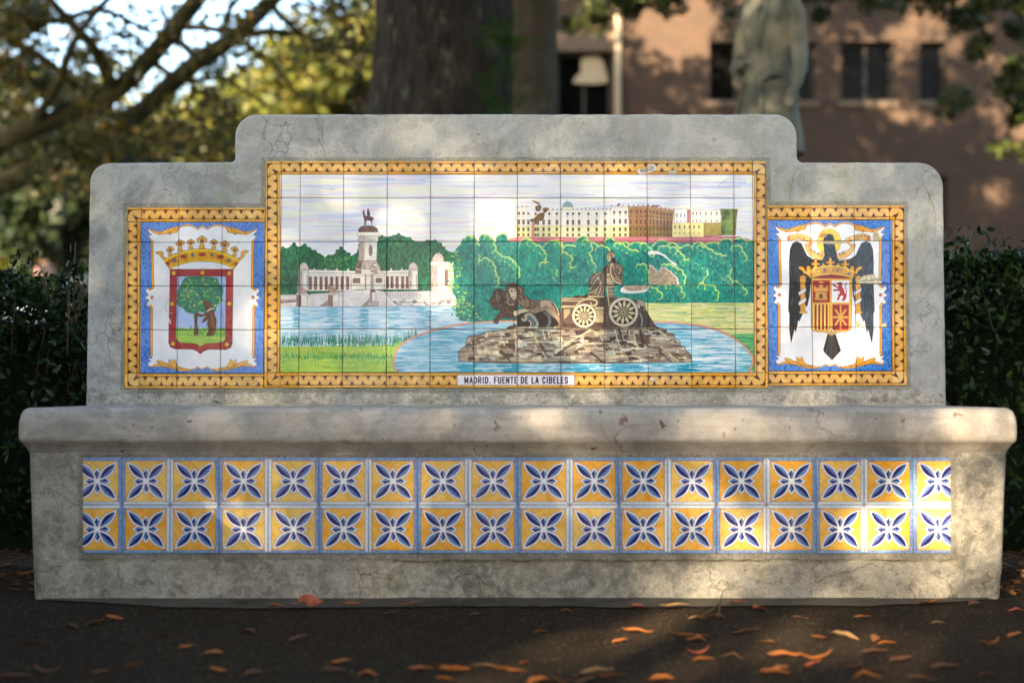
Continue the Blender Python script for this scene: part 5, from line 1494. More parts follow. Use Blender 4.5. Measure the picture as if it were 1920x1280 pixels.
# ------------------------------------------------------------------ brick building
def brick_mat():
    N = NT('weathered_brick')
    tc = N.n('ShaderNodeTexCoord'); sep = N.n('ShaderNodeSeparateXYZ'); N.l(tc.outputs['Object'], sep.inputs[0])
    cb = N.n('ShaderNodeCombineXYZ'); N.l(N.math('ADD', sep.outputs[0], sep.outputs[1]), cb.inputs[0]); N.l(sep.outputs[2], cb.inputs[1])
    bt = N.n('ShaderNodeTexBrick'); N.l(cb.outputs[0], bt.inputs['Vector'])
    bt.inputs['Scale'].default_value = 1.0; bt.inputs['Brick Width'].default_value = .215; bt.inputs['Row Height'].default_value = .075
    bt.inputs['Mortar Size'].default_value = .006; bt.inputs['Color1'].default_value = (.052, .025, .0125, 1); bt.inputs['Color2'].default_value = (.025, .0135, .008, 1)
    bt.inputs['Mortar'].default_value = (.062, .046, .032, 1); bt.inputs['Bias'].default_value = -.1
    v = N.pos(); c = N.mix(N.math('MULTIPLY', N.noise(v, .8, 6), .6), bt.outputs[0], (.028, .017, .0105))
    c = N.mix(N.math('MULTIPLY', N.ramp(N.noise(N.pos((4, 4, 60)), 1.0, 3), [(.45, 0), (.65, 1)]), .4), c, (.072, .038, .020))
    N.l(c, N.p.inputs['Base Color']); N.p.inputs['Roughness'].default_value = .9
    N.bump(bt.outputs['Fac'], -.4, .008)
    return N.m


BRICK = brick_mat()
DARKGLASS = simple('window_glass', (.003, .003, .003), .12, .04, var=.3, scale=2)
BRONZE = simple('dark_bronze_frame', (.030, .024, .020), .5, .4)
SILL = simple('stone_sill', (.11, .08, .055), .85, .3, bump=.3)
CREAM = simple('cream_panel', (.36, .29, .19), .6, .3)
BD = 22.0
building = empty('brick_building', (5.5, BD, 0))
tag(building, 'brown brick building with dark rectangular windows behind the bench', 'building')
BO = Vector(building.location)


def bx_of(x): return (x - CX) / F_PX * BD
def bz_of(y): return CAM_Z + (HY - y) / F_PX * BD


wins = []
for x0, x1 in ((1330, 1386), (1428, 1530), (1577, 1678), (1725, 1776)):
    wins.append((bx_of(x0), bx_of(x1), bz_of(190), bz_of(78), 0))
for x0, x1 in ((1330, 1386), (1428, 1530), (1577, 1678), (1725, 1776)):
    wins.append((bx_of(x0), bx_of(x1), bz_of(455), bz_of(330), 0))
wins.append((bx_of(1044), bx_of(1148), .9, bz_of(98), 1))
xs = sorted({bx_of(1035), 16.0} | {w[0] for w in wins} | {w[1] for w in wins})
zs = sorted({-.1, 10.0} | {w[2] for w in wins} | {w[3] for w in wins})
bm = bmesh.new()
for i in range(len(xs) - 1):
    for j in range(len(zs) - 1):
        cx_, cz_ = (xs[i] + xs[i + 1]) / 2, (zs[j] + zs[j + 1]) / 2
        if any(w[0] < cx_ < w[1] and w[2] < cz_ < w[3] for w in wins):
            continue
        q = [(xs[i], 0, zs[j]), (xs[i + 1], 0, zs[j]), (xs[i + 1], 0, zs[j + 1]), (xs[i], 0, zs[j + 1])]
        bm.faces.new([bm.verts.new(Vector(p) - Vector((BO.x, 0, 0))) for p in q])
for x0, x1, z0, z1, _ in wins:
    for a, b in (((x0, z0), (x1, z0)), ((x1, z0), (x1, z1)), ((x1, z1), (x0, z1)), ((x0, z1), (x0, z0))):
        q = [(a[0], 0, a[1]), (b[0], 0, b[1]), (b[0], .30, b[1]), (a[0], .30, a[1])]
        bm.faces.new([bm.verts.new(Vector(p) - Vector((BO.x, 0, 0))) for p in q])
X0b, X1b = xs[0] - BO.x, xs[-1] - BO.x
for q in ([(X0b, 0, -.1), (X0b, 0, 10), (X0b, 9, 10), (X0b, 9, -.1)], [(X1b, 0, -.1), (X1b, 9, -.1), (X1b, 9, 10), (X1b, 0, 10)], [(X0b, 9, -.1), (X0b, 9, 10), (X1b, 9, 10), (X1b, 9, -.1)]):
    bm.faces.new([bm.verts.new(p) for p in q])
obj('wall', bm_mesh('wall', bm), BRICK, building)
obj('roof', box_mesh('roof', X0b - .15, X1b + .15, -.25, 9.2, 10.0, 10.28, .02), SILL, building)
for x0, x1, z0, z1, kind in wins:
    x0, x1 = x0 - BO.x, x1 - BO.x
    w = obj('window', box_mesh('window', x0 + .003, x1 - .003, .235, .285, z0 + .003, z1 - .003), DARKGLASS, building)
    bm = bmesh.new(); t = .05
    for a in ((x0 + .004, x0 + t, z0 + .004, z1 - .004), (x1 - t, x1 - .004, z0 + .004, z1 - .004), (x0 + t, x1 - t, z0 + .004, z0 + t), (x0 + t, x1 - t, z1 - t, z1 - .004)):
        bm_box(bm, a[0], a[1], .19, .232, a[2], a[3])
    if x1 - x0 > .7:
        bm_box(bm, (x0 + x1) / 2 - .02, (x0 + x1) / 2 + .02, .195, .231, z0 + t, z1 - t)
    obj('frame', bm_mesh('frame', bm), BRONZE, w)
    if not kind:
        obj('sill', box_mesh('sill', x0 - .06, x1 + .06, -.05, .18, z0 - .09, z0 - .003, .008), SILL, w)
    else:
        bl = [(1076, 152), (1082, 140), (1090, 132), (1090, 112), (1098, 104), (1114, 101), (1128, 106), (1133, 118), (1138, 136), (1140, 150), (1120, 155), (1096, 154)]  # outline of a bright sun patch, set in the window as a pale panel
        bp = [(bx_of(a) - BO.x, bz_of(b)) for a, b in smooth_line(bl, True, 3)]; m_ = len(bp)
        obj('sun_patch', mesh_from('sun_patch', [(a, .12, b) for a, b in bp] + [(a, .15, b) for a, b in bp], [tuple(range(m_)), tuple(reversed(range(m_, 2 * m_)))] + [((k + 1) % m_, k, m_ + k, m_ + (k + 1) % m_) for k in range(m_)]), CREAM, w)
        obj('lintel', box_mesh('lintel', x0 - .1, x1 + .1, -.04, .10, z1 + .003, z1 + .30, .01), SILL, w)
V, Fc = [], []
tube_into(V, Fc, [(bx_of(1158) - BO.x, -.09, .1), (bx_of(1158) - BO.x, -.09, 9.9)], [.05, .05], 12)
obj('downpipe', mesh_from('downpipe', V, Fc, True), CREAM, building)

# ------------------------------------------------------------------ statue on its pedestal
STONE = NT('weathered_grey_stone')
_v = STONE.pos(); _c = STONE.mix(STONE.ramp(STONE.noise(_v, 5, 6, .6), [(.35, 0), (.65, 1)]), (.062, .066, .052), (.125, .13, .108))
_c = STONE.mix(STONE.math('MULTIPLY', STONE.ramp(STONE.noise(STONE.pos((9, 9, 2)), 1.5, 5), [(.5, 0), (.75, 1)]), .5), _c, (.055, .06, .045))
STONE.l(_c, STONE.p.inputs['Base Color']); STONE.p.inputs['Roughness'].default_value = .85; STONE.bump(STONE.noise(_v, 60, 5), .4, .006)
SX, SD, SZ = (1438 - CX) / F_PX * 9.0, 9.0, 1.43
statue = empty('statue', (SX, SD, 0), math.radians(-48))
tag(statue, 'grey stone statue of a man in a long coat above the backrest', 'statue')
V, Fc = [], []


def ringloft(V, Fc, rings, n=28):
    base = len(V)
    for (cx_, cy_, z, rx, ry, fold) in rings:
        for k in range(n):
            a = 2 * math.pi * k / n
            f = 1 + fold * math.sin(a * 7 + z * 3) * .5 + fold * .5 * math.sin(a * 3 + 1)
            V.append(Vector((cx_ + rx * f * math.cos(a), cy_ + ry * f * math.sin(a), z)))
    m = len(rings)
    for i in range(m - 1):
        for k in range(n):
            a, b = base + i * n + k, base + i * n + (k + 1) % n
            Fc.append((a, b, b + n, a + n))
    Fc.append(tuple(base + k for k in reversed(range(n)))); Fc.append(tuple(base + (m - 1) * n + k for k in range(n)))


# figure faces -Y; z measured from the feet
ringloft(V, Fc, [(0, .02, .50, .30, .24, .07), (0, .02, .62, .285, .225, .06), (0, .01, .80, .25, .195, .05), (0, 0, .98, .205, .155, .03), (0, 0, 1.10, .185, .135, .01), (0, -.005, 1.22, .20, .14, 0),
                 (0, -.01, 1.36, .225, .15, 0), (0, 0, 1.48, .225, .135, 0), (0, .01, 1.55, .175, .11, 0), (0, .015, 1.60, .085, .08, 0), (0, .01, 1.66, .066, .068, 0), (0, -.005, 1.72, .072, .085, 0)])
ringloft(V, Fc, [(0, -.02, 1.655, .035, .05, 0), (0, -.025, 1.69, .064, .082, 0), (0, -.02, 1.74, .075, .098, 0), (0, -.012, 1.80, .080, .102, 0), (0, 0, 1.85, .076, .098, 0), (0, .005, 1.89, .058, .075, 0), (0, .005, 1.915, .025, .03, 0)], 20)
tube_into(V, Fc, [(0, -.10, 1.81), (0, -.128, 1.775), (0, -.118, 1.757)], [.010, .017, .012], 8)                      # nose
tube_into(V, Fc, [(-.055, -.098, 1.822), (0, -.112, 1.826), (.055, -.098, 1.822)], [.010, .012, .010], 8)              # brow
tube_into(V, Fc, [(-.028, -.108, 1.735), (0, -.116, 1.737), (.028, -.108, 1.735)], [.006, .010, .006], 8)             # mouth
for s in (-1, 1):
    tube_into(V, Fc, [(s * .078, .0, 1.76), (s * .090, .004, 1.79), (s * .082, .006, 1.825)], [.012, .018, .010], 8)  # ears
    tube_into(V, Fc, [(s * .085, .02, .02), (s * .09, .02, .25), (s * .095, .01, .55), (s * .09, 0, .85)], [.062, .068, .085, .10], 14)  # legs
    tube_into(V, Fc, [(s * .088, .07, .035), (s * .095, -.04, .045), (s * .105, -.17, .03)], [.050, .055, .035], 12)   # shoes
tube_into(V, Fc, [(0, .06, 1.86), (0, .03, 1.90), (0, -.03, 1.905), (0, -.075, 1.875)], [.06, .055, .05, .025], 10)    # hair
tube_into(V, Fc, [(0, .085, 1.85), (0, .10, 1.78), (0, .085, 1.72)], [.045, .05, .04], 10)
# arms: the left one hangs with a slightly bent elbow, hand by the pocket; the right one is carried across the hip
for arm in ([(.195, .01, 1.47), (.262, .02, 1.36), (.285, .03, 1.18), (.315, .00, 1.02), (.318, -.07, .90)], [(-.195, .01, 1.47), (-.262, .03, 1.34), (-.285, .05, 1.18), (-.24, -.06, 1.06), (-.12, -.16, 1.05)]):
    tube_into(V, Fc, arm, [.078, .076, .072, .062, .048], 14)
    for t in (.30, .45, .6, .75, .88):
        i = min(3, int(t * 4)); f = t * 4 - i
        p = Vector(arm[i]).lerp(Vector(arm[i + 1]), f); d = (Vector(arm[i + 1]) - Vector(arm[i])).normalized()
        tube_into(V, Fc, [p - d * .014, p, p + d * .014], [.045, .078 - .018 * t, .045], 12)                          # sleeve folds and cuff
    wv = Vector(arm[-1]); d = (wv - Vector(arm[-2])).normalized(); sd = d.orthogonal().normalized(); up = d.cross(sd)
    tube_into(V, Fc, [wv, wv + d * .05, wv + d * .09], [.034, .042, .034], 10)
    for k in range(4):
        o = sd * (-.030 + .020 * k); L = (.060, .075, .07, .055)[k]
        tube_into(V, Fc, [wv + d * .08 + o, wv + d * (.08 + L * .55) + o + up * .008, wv + d * (.08 + L) + o + up * .028], [.012, .0115, .009], 7)
    tube_into(V, Fc, [wv + d * .03 - sd * .035, wv + d * .07 - sd * .055 + up * .012, wv + d * .10 - sd * .052 + up * .026], [.014, .012, .010], 7)
# lapels, coat opening, pocket flaps, collar
for s in (-1, 1):
    tube_into(V, Fc, [(s * .06, -.085, 1.60), (s * .10, -.125, 1.45), (s * .075, -.158, 1.30), (s * .02, -.150, 1.13)], [.020, .030, .026, .012], 8)
    tube_into(V, Fc, [(s * .02, -.150, 1.12), (s * .075, -.180, .95), (s * .13, -.215, .75), (s * .17, -.232, .52)], [.014, .018, .018, .020], 8)
    tube_into(V, Fc, [(s * .10, -.172, .955), (s * .16, -.155, .985), (s * .22, -.085, 1.0)], [.020, .022, .018], 8)
    tube_into(V, Fc, [(s * .11, -.16, 1.06), (s * .16, -.145, .99), (s * .20, -.10, .96)], [.008, .011, .008], 6)
tube_into(V, Fc, [(.08, -.06, 1.60), (.09, .03, 1.63), (0, .09, 1.65), (-.09, .03, 1.63), (-.08, -.06, 1.60)], [.018, .026, .028, .026, .018], 8)
V = [Vector((p[0] * .80, p[1] * .84, p[2] + SZ)) for p in V]
fig = obj('figure', mesh_from('figure', V, Fc, True), STONE.m, statue)
rm = fig.modifiers.new('weld', 'REMESH'); rm.mode = 'VOXEL'; rm.voxel_size = .010
sm = fig.modifiers.new('soft', 'SMOOTH'); sm.iterations = 2; sm.factor = .5
dg = bpy.context.evaluated_depsgraph_get()
me2 = bpy.data.meshes.new_from_object(fig.evaluated_get(dg)); fig.modifiers.clear(); fig.data = me2
me2.polygons.foreach_set('use_smooth', [True] * len(me2.polygons))
if not me2.materials: me2.materials.append(STONE.m)
bm = bmesh.new()
for hw, z0, z1 in ((.42, -.01, .16), (.36, .16, .28), (.31, .28, 1.24), (.36, 1.24, 1.32), (.40, 1.32, 1.40)):
    bm_box(bm, -hw, hw, -hw, hw, z0 + (.001 if z0 > 0 else 0), z1)
bmesh.ops.bevel(bm, geom=list(bm.edges), offset=.012, segments=2, affect='EDGES', profile=.5)
obj('pedestal', bm_mesh('pedestal', bm), STONE.m, statue)
obj('plinth', box_mesh('plinth', -.27, .27, -.27, .27, 1.401, SZ + .012, .01), STONE.m, statue)

# ------------------------------------------------------------------ trees
BARK = NT('oak_bark'); _v = BARK.pos((7, 7, 1.8)); _n = BARK.noise(_v, 4.5, 8, .7, .5)
_c = BARK.mix(BARK.ramp(_n, [(.35, 0), (.66, 1)]), (.0025, .0018, .0012), (.038, .028, .019))
_c = BARK.mix(BARK.math('MULTIPLY', BARK.ramp(BARK.noise(BARK.pos((1, 1, .5)), 12, 6, .75), [(.56, 0), (.66, 1)]), .8), _c, (.10, .11, .075))
BARK.l(_c, BARK.p.inputs['Base Color']); BARK.p.inputs['Roughness'].default_value = .95; BARK.bump(_n, 1.0, .05)
BARK = BARK.m
BARK2 = simple('grey_oak_bark', (.065, .052, .038), .95, .2, var=.6, scale=14, bump=.8)
MOSSB = simple('mossy_bark', (.035, .032, .014), .95, .2, var=.6, scale=4, bump=.6)
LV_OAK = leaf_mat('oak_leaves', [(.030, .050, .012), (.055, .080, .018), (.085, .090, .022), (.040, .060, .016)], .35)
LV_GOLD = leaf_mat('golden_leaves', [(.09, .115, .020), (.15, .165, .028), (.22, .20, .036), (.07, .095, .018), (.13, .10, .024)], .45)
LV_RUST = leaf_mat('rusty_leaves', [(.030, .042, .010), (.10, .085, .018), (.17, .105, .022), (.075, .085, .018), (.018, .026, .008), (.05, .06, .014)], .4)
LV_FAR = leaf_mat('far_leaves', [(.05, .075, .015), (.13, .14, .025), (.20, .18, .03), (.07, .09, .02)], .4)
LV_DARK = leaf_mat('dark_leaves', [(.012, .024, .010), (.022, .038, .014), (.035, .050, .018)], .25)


def trunk_mesh(name, pts, radii, n=64, seg=90, ridge=.03, seed=0.0, flare=0.0, extra=()):
    """trunk with ridged bark; extra = list of (points, radii) for limbs joined to it"""
    cp = smooth_line([tuple(p) for p in pts], False, max(1, seg // (len(pts) - 1)))
    m = len(cp); V, Fc = [], []
    for i, p in enumerate(cp):
        t = i / (m - 1) * (len(radii) - 1); k = min(int(t), len(radii) - 2); r = radii[k] + (radii[k + 1] - radii[k]) * (t - k)
        for j in range(n):
            a = 2 * math.pi * j / n; z = p[2]
            q = Vector((math.cos(a) * 9 + seed, math.sin(a) * 9, z * 2.2))
            rd = 1 - abs(mnoise.noise(q)) * 2.0
            d = r + ridge * rd * .7 + ridge * .5 * mnoise.noise(Vector((math.cos(a) * 14 + seed, math.sin(a) * 14, z * 4)))
            d += .10 * r * mnoise.noise(Vector((math.cos(a) * 1.1, math.sin(a) * 1.1, z * .7 + seed)))
            V.append((p[0] + math.cos(a) * d, p[1] + math.sin(a) * d, z))
    for i in range(m - 1):
        for j in range(n):
            a, b = i * n + j, i * n + (j + 1) % n
            Fc.append((a, b, b + n, a + n))
    Fc.append(tuple((m - 1) * n + j for j in range(n)))
    for lp, lr in extra:
        sp = smooth_line([tuple(p) for p in lp], False, 6)
        rr = np.interp(np.linspace(0, 1, len(sp)), np.linspace(0, 1, len(lr)), lr)
        tube_into(V, Fc, sp, list(rr), 12)
    return mesh_from(name, V, Fc, True)


def clumps(rng, centres, radii, per, squash=.75):
    """points spread through clumps, denser towards their shells"""
    out = []
    for c, r in zip(centres, radii):
        d = rng.normal(size=(per, 3)); d /= np.linalg.norm(d, axis=1)[:, None]
        rad = r * rng.uniform(.25, 1, per) ** .6
        q = d * rad[:, None]; q[:, 2] *= squash
        out.append(np.array(c) + q)
    return np.concatenate(out)


def tree(name, label, base, trunk_pts, trunk_r, limbs, leaf_pts, leaf_L, leaf_W, lmat, rng, bark=BARK, n=40, seg=40, ridge=.02, group=None, up=0.0):
    e = empty(name, base); tag(e, label, 'tree', group)
    B = Vector(base)
    me = trunk_mesh('trunk', [Vector(p) - B for p in trunk_pts], trunk_r, n, seg, ridge, base[0], extra=[([Vector(p) - B for p in lp], lr) for lp, lr in limbs])
    obj('trunk', me, bark, e)
    if leaf_pts is not None:
        o = obj('crown', leaf_cloud('crown', leaf_pts - np.array(base), leaf_L, leaf_W, rng, up=up), lmat, e)
        o['kind'] = 'stuff'
    return e


R = np.random.RandomState(17)
rr = random.Random(31)
# the great oak behind the bench: trunk in view, crown above the frame
T1 = px_at(826, 300, 9.2); T1.z = 0
limbs = []
tips = []
for k in range(9):
    a = k * 0.7 + .2; L = rr.uniform(4.0, 6.5)
    p0 = Vector((T1.x, T1.y, 3.6 + .15 * k)); p1 = p0 + Vector((math.cos(a) * L * .35, math.sin(a) * L * .35, 1.3)); p2 = p0 + Vector((math.cos(a) * L * .7, math.sin(a) * L * .7, 2.6 + rr.uniform(0, 1))); p3 = p0 + Vector((math.cos(a) * L, math.sin(a) * L, 3.4 + rr.uniform(0, 2)))
    limbs.append(([p0, p1, p2, p3], [.26, .18, .11, .04])); tips += [p1.lerp(p2, .5), p2, p2.lerp(p3, .5), p3]
cen, rad = [], []
for t in tips:
    for _ in range(1):
        cen.append(t + Vector((rr.gauss(0, .9), rr.gauss(0, .9), rr.gauss(.3, .6)))); rad.append(rr.uniform(.55, .95))
for _ in range(60):
    a = rr.uniform(0, 6.28); q = math.sqrt(rr.random()) * 7.0
    cen.append(Vector((T1.x + .8 + math.cos(a) * q, T1.y + math.sin(a) * q * .8, rr.uniform(5.2, 10.5)))); rad.append(rr.uniform(.55, 1.0))
OAKCEN = [c for c in cen if (c.z - CAM_Z) / c.y > .27]
rad = [r for c, r in zip(cen, rad) if (c.z - CAM_Z) / c.y > .27]
tree('great_oak', 'massive dark furrowed oak trunk rising behind the middle of the bench', (T1.x, T1.y, 0),
     [(T1.x - .10, T1.y, -.1), (T1.x - .06, T1.y, .6), (T1.x - .01, T1.y, 1.6), (T1.x + .005, T1.y, 2.6), (T1.x + .02, T1.y, 4.0), (T1.x, T1.y, 5.2)], [.62, .50, .455, .425, .40, .30],
     limbs, clumps(R, OAKCEN, rad, 640), .16, .10, LV_OAK, R, n=110, seg=150, ridge=.035)
# slimmer oak just behind it
T2 = px_at(997, 300, 11.2); T2.z = 0
cen = [Vector((T2.x + rr.gauss(1.0, 1.6), T2.y + rr.gauss(.8, 1.2), rr.uniform(5.6, 9))) for _ in range(60)]
tree('slender_oak', 'slimmer oak trunk with a sunlit patch beside the massive trunk', (T2.x, T2.y, 0),
     [(T2.x - .06, T2.y, -.1), (T2.x - .03, T2.y, 1.5), (T2.x, T2.y, 2.6), (T2.x + .05, T2.y, 4.2), (T2.x + .3, T2.y, 6.5)], [.25, .20, .19, .17, .10],
     [([(T2.x + .1, T2.y, 4.6), (T2.x + 1.2, T2.y + .2, 6), (T2.x + 2.4, T2.y + .4, 7)], [.10, .07, .03])], clumps(R, cen, [rr.uniform(.3, .6) for _ in cen], 120), .13, .075, LV_OAK, R, bark=BARK2, n=60, seg=90, ridge=.02)
# fern tuft growing on the big trunk
fern = empty('fern', px_at(938, 165, 8.66)); tag(fern, 'green fern tuft growing on the bark of the massive trunk', 'fern')
FERN = leaf_mat('fern_green', [(.03, .09, .018), (.05, .13, .025), (.07, .16, .03)], .35)
for k in range(34):
    a = rr.uniform(-.3, 3.6); L = rr.uniform(.18, .34); z0 = rr.uniform(-.25, .28); x0 = rr.uniform(-.10, .10)
    V, Fc = [], []
    p = Vector((x0, rr.uniform(-.06, .02), z0)); d = Vector((math.cos(a) * .8 + .2, -.7 + rr.uniform(-.3, .3), .5)).normalized()
    pts = []
    for i in range(9):
        pts.append(p.copy()); p = p + d * (L / 8); d = (d + Vector((0, 0, -.10))).normalized()
    side = d.cross(Vector((0, 0, 1))).normalized()
    for i in range(8):
        w = .045 * math.sin((i + .6) / 8.6 * math.pi) + .004
        for s in (-1, 1):
            b = len(V); q = pts[i]; t = pts[i + 1]
            V += [q, q + side * s * w * .6 + (t - q) * .4, q + side * s * w + (t - q) * .9, q + side * s * w * .3 + (t - q) * .9]; Fc.append((b, b + 1, b + 2, b + 3))
    obj('frond', mesh_from('frond', V, Fc), FERN, fern)
# spreading oak at the left with long mossy limbs against the sky
T3 = Vector((-6.6, 13.5, 0))
A = lambda x, y, D=13.0: px_at(x, y, D)
l3 = [([Vector((-6.5, 13.4, 2.2)), A(-60, 300), A(0, 268), A(60, 242), A(130, 212), A(215, 172), A(280, 110), A(330, 50), A(385, -20), A(470, -120)], [.20, .12, .095, .09, .09, .088, .088, .085, .08, .05]),
      ([Vector((-6.5, 13.6, 1.7)), A(40, 330, 14), A(150, 280, 14), A(245, 225, 14), A(310, 168, 14), A(375, 112, 14), A(440, 70, 14), A(505, 5, 14), A(600, -90, 14)], [.18, .11, .10, .095, .095, .09, .085, .08, .05]),
      ([A(215, 172), A(175, 90, 12.6), A(120, 30, 12.4), A(60, -40, 12.2)], [.07, .05, .04, .03]), ([A(375, 112, 14), A(330, 70, 14.4), A(300, 10, 14.6)], [.05, .035, .02]),
      ([A(130, 212), A(60, 150), A(-40, 110)], [.05, .035, .03]), ([A(440, 70, 14), A(520, 60, 14), A(600, 80, 14), A(660, 130, 14)], [.045, .035, .025, .015]), ([A(470, -30, 13), A(420, 40, 13), A(445, 100, 13)], [.03, .02, .01]),
      ([A(60, 242), A(110, 150, 12.7), A(150, 60, 12.5), A(230, -30, 12.5)], [.05, .04, .03, .025]), ([A(-20, 60, 12.5), A(80, 110, 12.7), A(170, 190, 13)], [.05, .04, .03]), ([A(505, 5, 14), A(560, 60, 14), A(640, 90, 14.5), A(700, 95, 14.5)], [.04, .03, .025, .02]), ([A(330, 50), A(420, 60, 13), A(500, 110, 13), A(560, 180, 13)], [.035, .028, .02, .015]), ([A(280, 110), A(340, 150, 13), A(420, 150, 13), A(500, 200, 13)], [.035, .028, .02, .015]), ([A(0, 20, 12.5), A(100, 40, 12.5), A(190, 20, 12.6), A(280, 60, 13)], [.04, .03, .025, .02]),
      ([A(300, 180, 14), A(240, 230, 14), A(150, 262, 14), A(60, 262, 14)], [.05, .035, .025, .015])]
cen, rad = [], []
for (x, y, sx, sy, k) in ((40, 50, 80, 60, 30), (30, 160, 60, 50, 14), (170, 120, 60, 50, 7), (190, 230, 120, 40, 14), (120, 310, 120, 60, 20), (320, 250, 90, 40, 16), (560, 60, 120, 50, 6), (620, 10, 90, 30, 4), (430, 180, 60, 50, 8)):
    for _ in range(k):
        cen.append(px_at(x + rr.gauss(0, sx * .6), y + rr.gauss(0, sy * .6), rr.uniform(12, 15.5))); rad.append(rr.uniform(.14, .34))
for _ in range(110):
    cen.append(Vector((rr.uniform(-10.5, -2.5), rr.uniform(11.0, 16.5), rr.uniform(5.0, 9.0)))); rad.append(rr.uniform(.3, .6))
tree('spreading_oak', 'spreading oak with long dark mossy limbs reaching across pale sky', tuple(T3),
     [(-6.6, 13.5, -.1), (-6.6, 13.5, 1.0), (-6.5, 13.5, 2.4), (-6.7, 13.6, 4.5), (-6.4, 13.9, 6.6), (-6.0, 14.0, 8.2)], [.55, .42, .36, .24, .13, .03], l3 + [([(-6.65, 13.6, 4.0 + .35 * k), (-6.65 + 1.6 * math.cos(k * 1.3), 13.6 + 1.4 * math.sin(k * 1.3), 5.4 + .3 * k), (-6.65 + 3.0 * math.cos(k * 1.3), 13.6 + 2.6 * math.sin(k * 1.3), 6.6 + .3 * k)], [.12, .08, .02]) for k in range(6)], np.concatenate([clumps(R, cen, rad, 70), np.array([tuple(px_at(rr.uniform(150, 700), rr.gauss(60, 70), rr.uniform(12, 15.5))) for _ in range(1500)])]), .085, .042, LV_RUST, R, bark=MOSSB, n=40, seg=40, ridge=.02)
# sunlit trees further off
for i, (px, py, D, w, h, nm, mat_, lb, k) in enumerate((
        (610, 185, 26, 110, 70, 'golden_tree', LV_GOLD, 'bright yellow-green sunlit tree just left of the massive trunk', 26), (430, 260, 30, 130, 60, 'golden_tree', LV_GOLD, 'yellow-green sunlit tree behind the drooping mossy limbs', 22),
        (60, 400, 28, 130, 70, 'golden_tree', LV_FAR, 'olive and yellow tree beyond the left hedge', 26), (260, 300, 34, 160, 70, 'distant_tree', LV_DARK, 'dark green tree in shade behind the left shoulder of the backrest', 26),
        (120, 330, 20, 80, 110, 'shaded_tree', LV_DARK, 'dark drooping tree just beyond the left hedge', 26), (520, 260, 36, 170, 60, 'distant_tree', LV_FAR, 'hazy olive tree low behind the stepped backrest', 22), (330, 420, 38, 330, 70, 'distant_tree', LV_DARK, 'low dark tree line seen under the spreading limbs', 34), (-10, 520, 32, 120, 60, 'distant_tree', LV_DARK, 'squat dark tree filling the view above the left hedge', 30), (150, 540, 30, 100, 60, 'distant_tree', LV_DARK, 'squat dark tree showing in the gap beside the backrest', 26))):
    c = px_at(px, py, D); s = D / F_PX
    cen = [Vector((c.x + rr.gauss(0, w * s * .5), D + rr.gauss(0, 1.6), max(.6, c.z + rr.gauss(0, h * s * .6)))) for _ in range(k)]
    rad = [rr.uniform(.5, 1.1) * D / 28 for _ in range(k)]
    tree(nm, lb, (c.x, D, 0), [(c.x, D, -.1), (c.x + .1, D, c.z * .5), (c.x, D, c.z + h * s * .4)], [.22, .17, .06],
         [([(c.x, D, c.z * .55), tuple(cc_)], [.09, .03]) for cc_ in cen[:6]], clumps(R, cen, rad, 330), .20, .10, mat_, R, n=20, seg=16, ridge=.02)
# belt of trees closing the park beyond the lawn
BELT = ('broad', 'ragged', 'round-topped', 'thin', 'low', 'twin-crowned', 'leaning', 'dense', 'sparse', 'spreading')
for i, (bx_, by_) in enumerate(((-44, 50), (-36, 46), (-29, 52), (-23, 46), (-18, 52), (-12, 47), (-7, 53), (-2, 48), (26, 30), (34, 36))):
    cen = [Vector((bx_ + rr.gauss(0, 2.2), by_ + rr.gauss(0, 1.5), max(.8, rr.gauss(3.6, 1.5)))) for _ in range(20)]
    tree('belt_tree', BELT[i] + ' olive-green tree in the belt across the lawn', (bx_, by_, 0), [(bx_, by_, -.1), (bx_ + .2, by_, 2.5), (bx_, by_, 5.0)], [.3, .22, .06], [([(bx_, by_, 2.0), tuple(c_)], [.1, .03]) for c_ in cen[:5]],
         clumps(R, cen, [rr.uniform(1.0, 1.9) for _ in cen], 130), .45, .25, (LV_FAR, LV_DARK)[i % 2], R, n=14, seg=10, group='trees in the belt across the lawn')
# thin dark trunk with a fork left of the big one
c = px_at(682, 200, 24)
tree('young_tree', 'thin dark forked trunk close to the left edge of the massive trunk', (c.x, 24, 0), [(c.x + .05, 24, -.1), (c.x + .03, 24, 3.0), (c.x, 24, 4.6), (c.x - .1, 24, 6.2)], [.13, .11, .10, .06],
     [([(c.x, 24, 4.9), px_at(640, 70, 24), px_at(590, 10, 24)], [.08, .06, .04]), ([(c.x, 24, 5.0), px_at(700, 60, 24), px_at(705, 0, 24)], [.07, .05, .03]), ([(c.x, 24, 4.2), px_at(620, 130, 24), px_at(540, 165, 24)], [.05, .035, .02])],
     clumps(R, [px_at(650 + rr.gauss(0, 45), 30 + rr.gauss(0, 30), 24 + rr.gauss(0, .8)) for _ in range(12)], [.4] * 12, 120), .14, .07, LV_FAR, R, n=16, seg=16, ridge=.01)
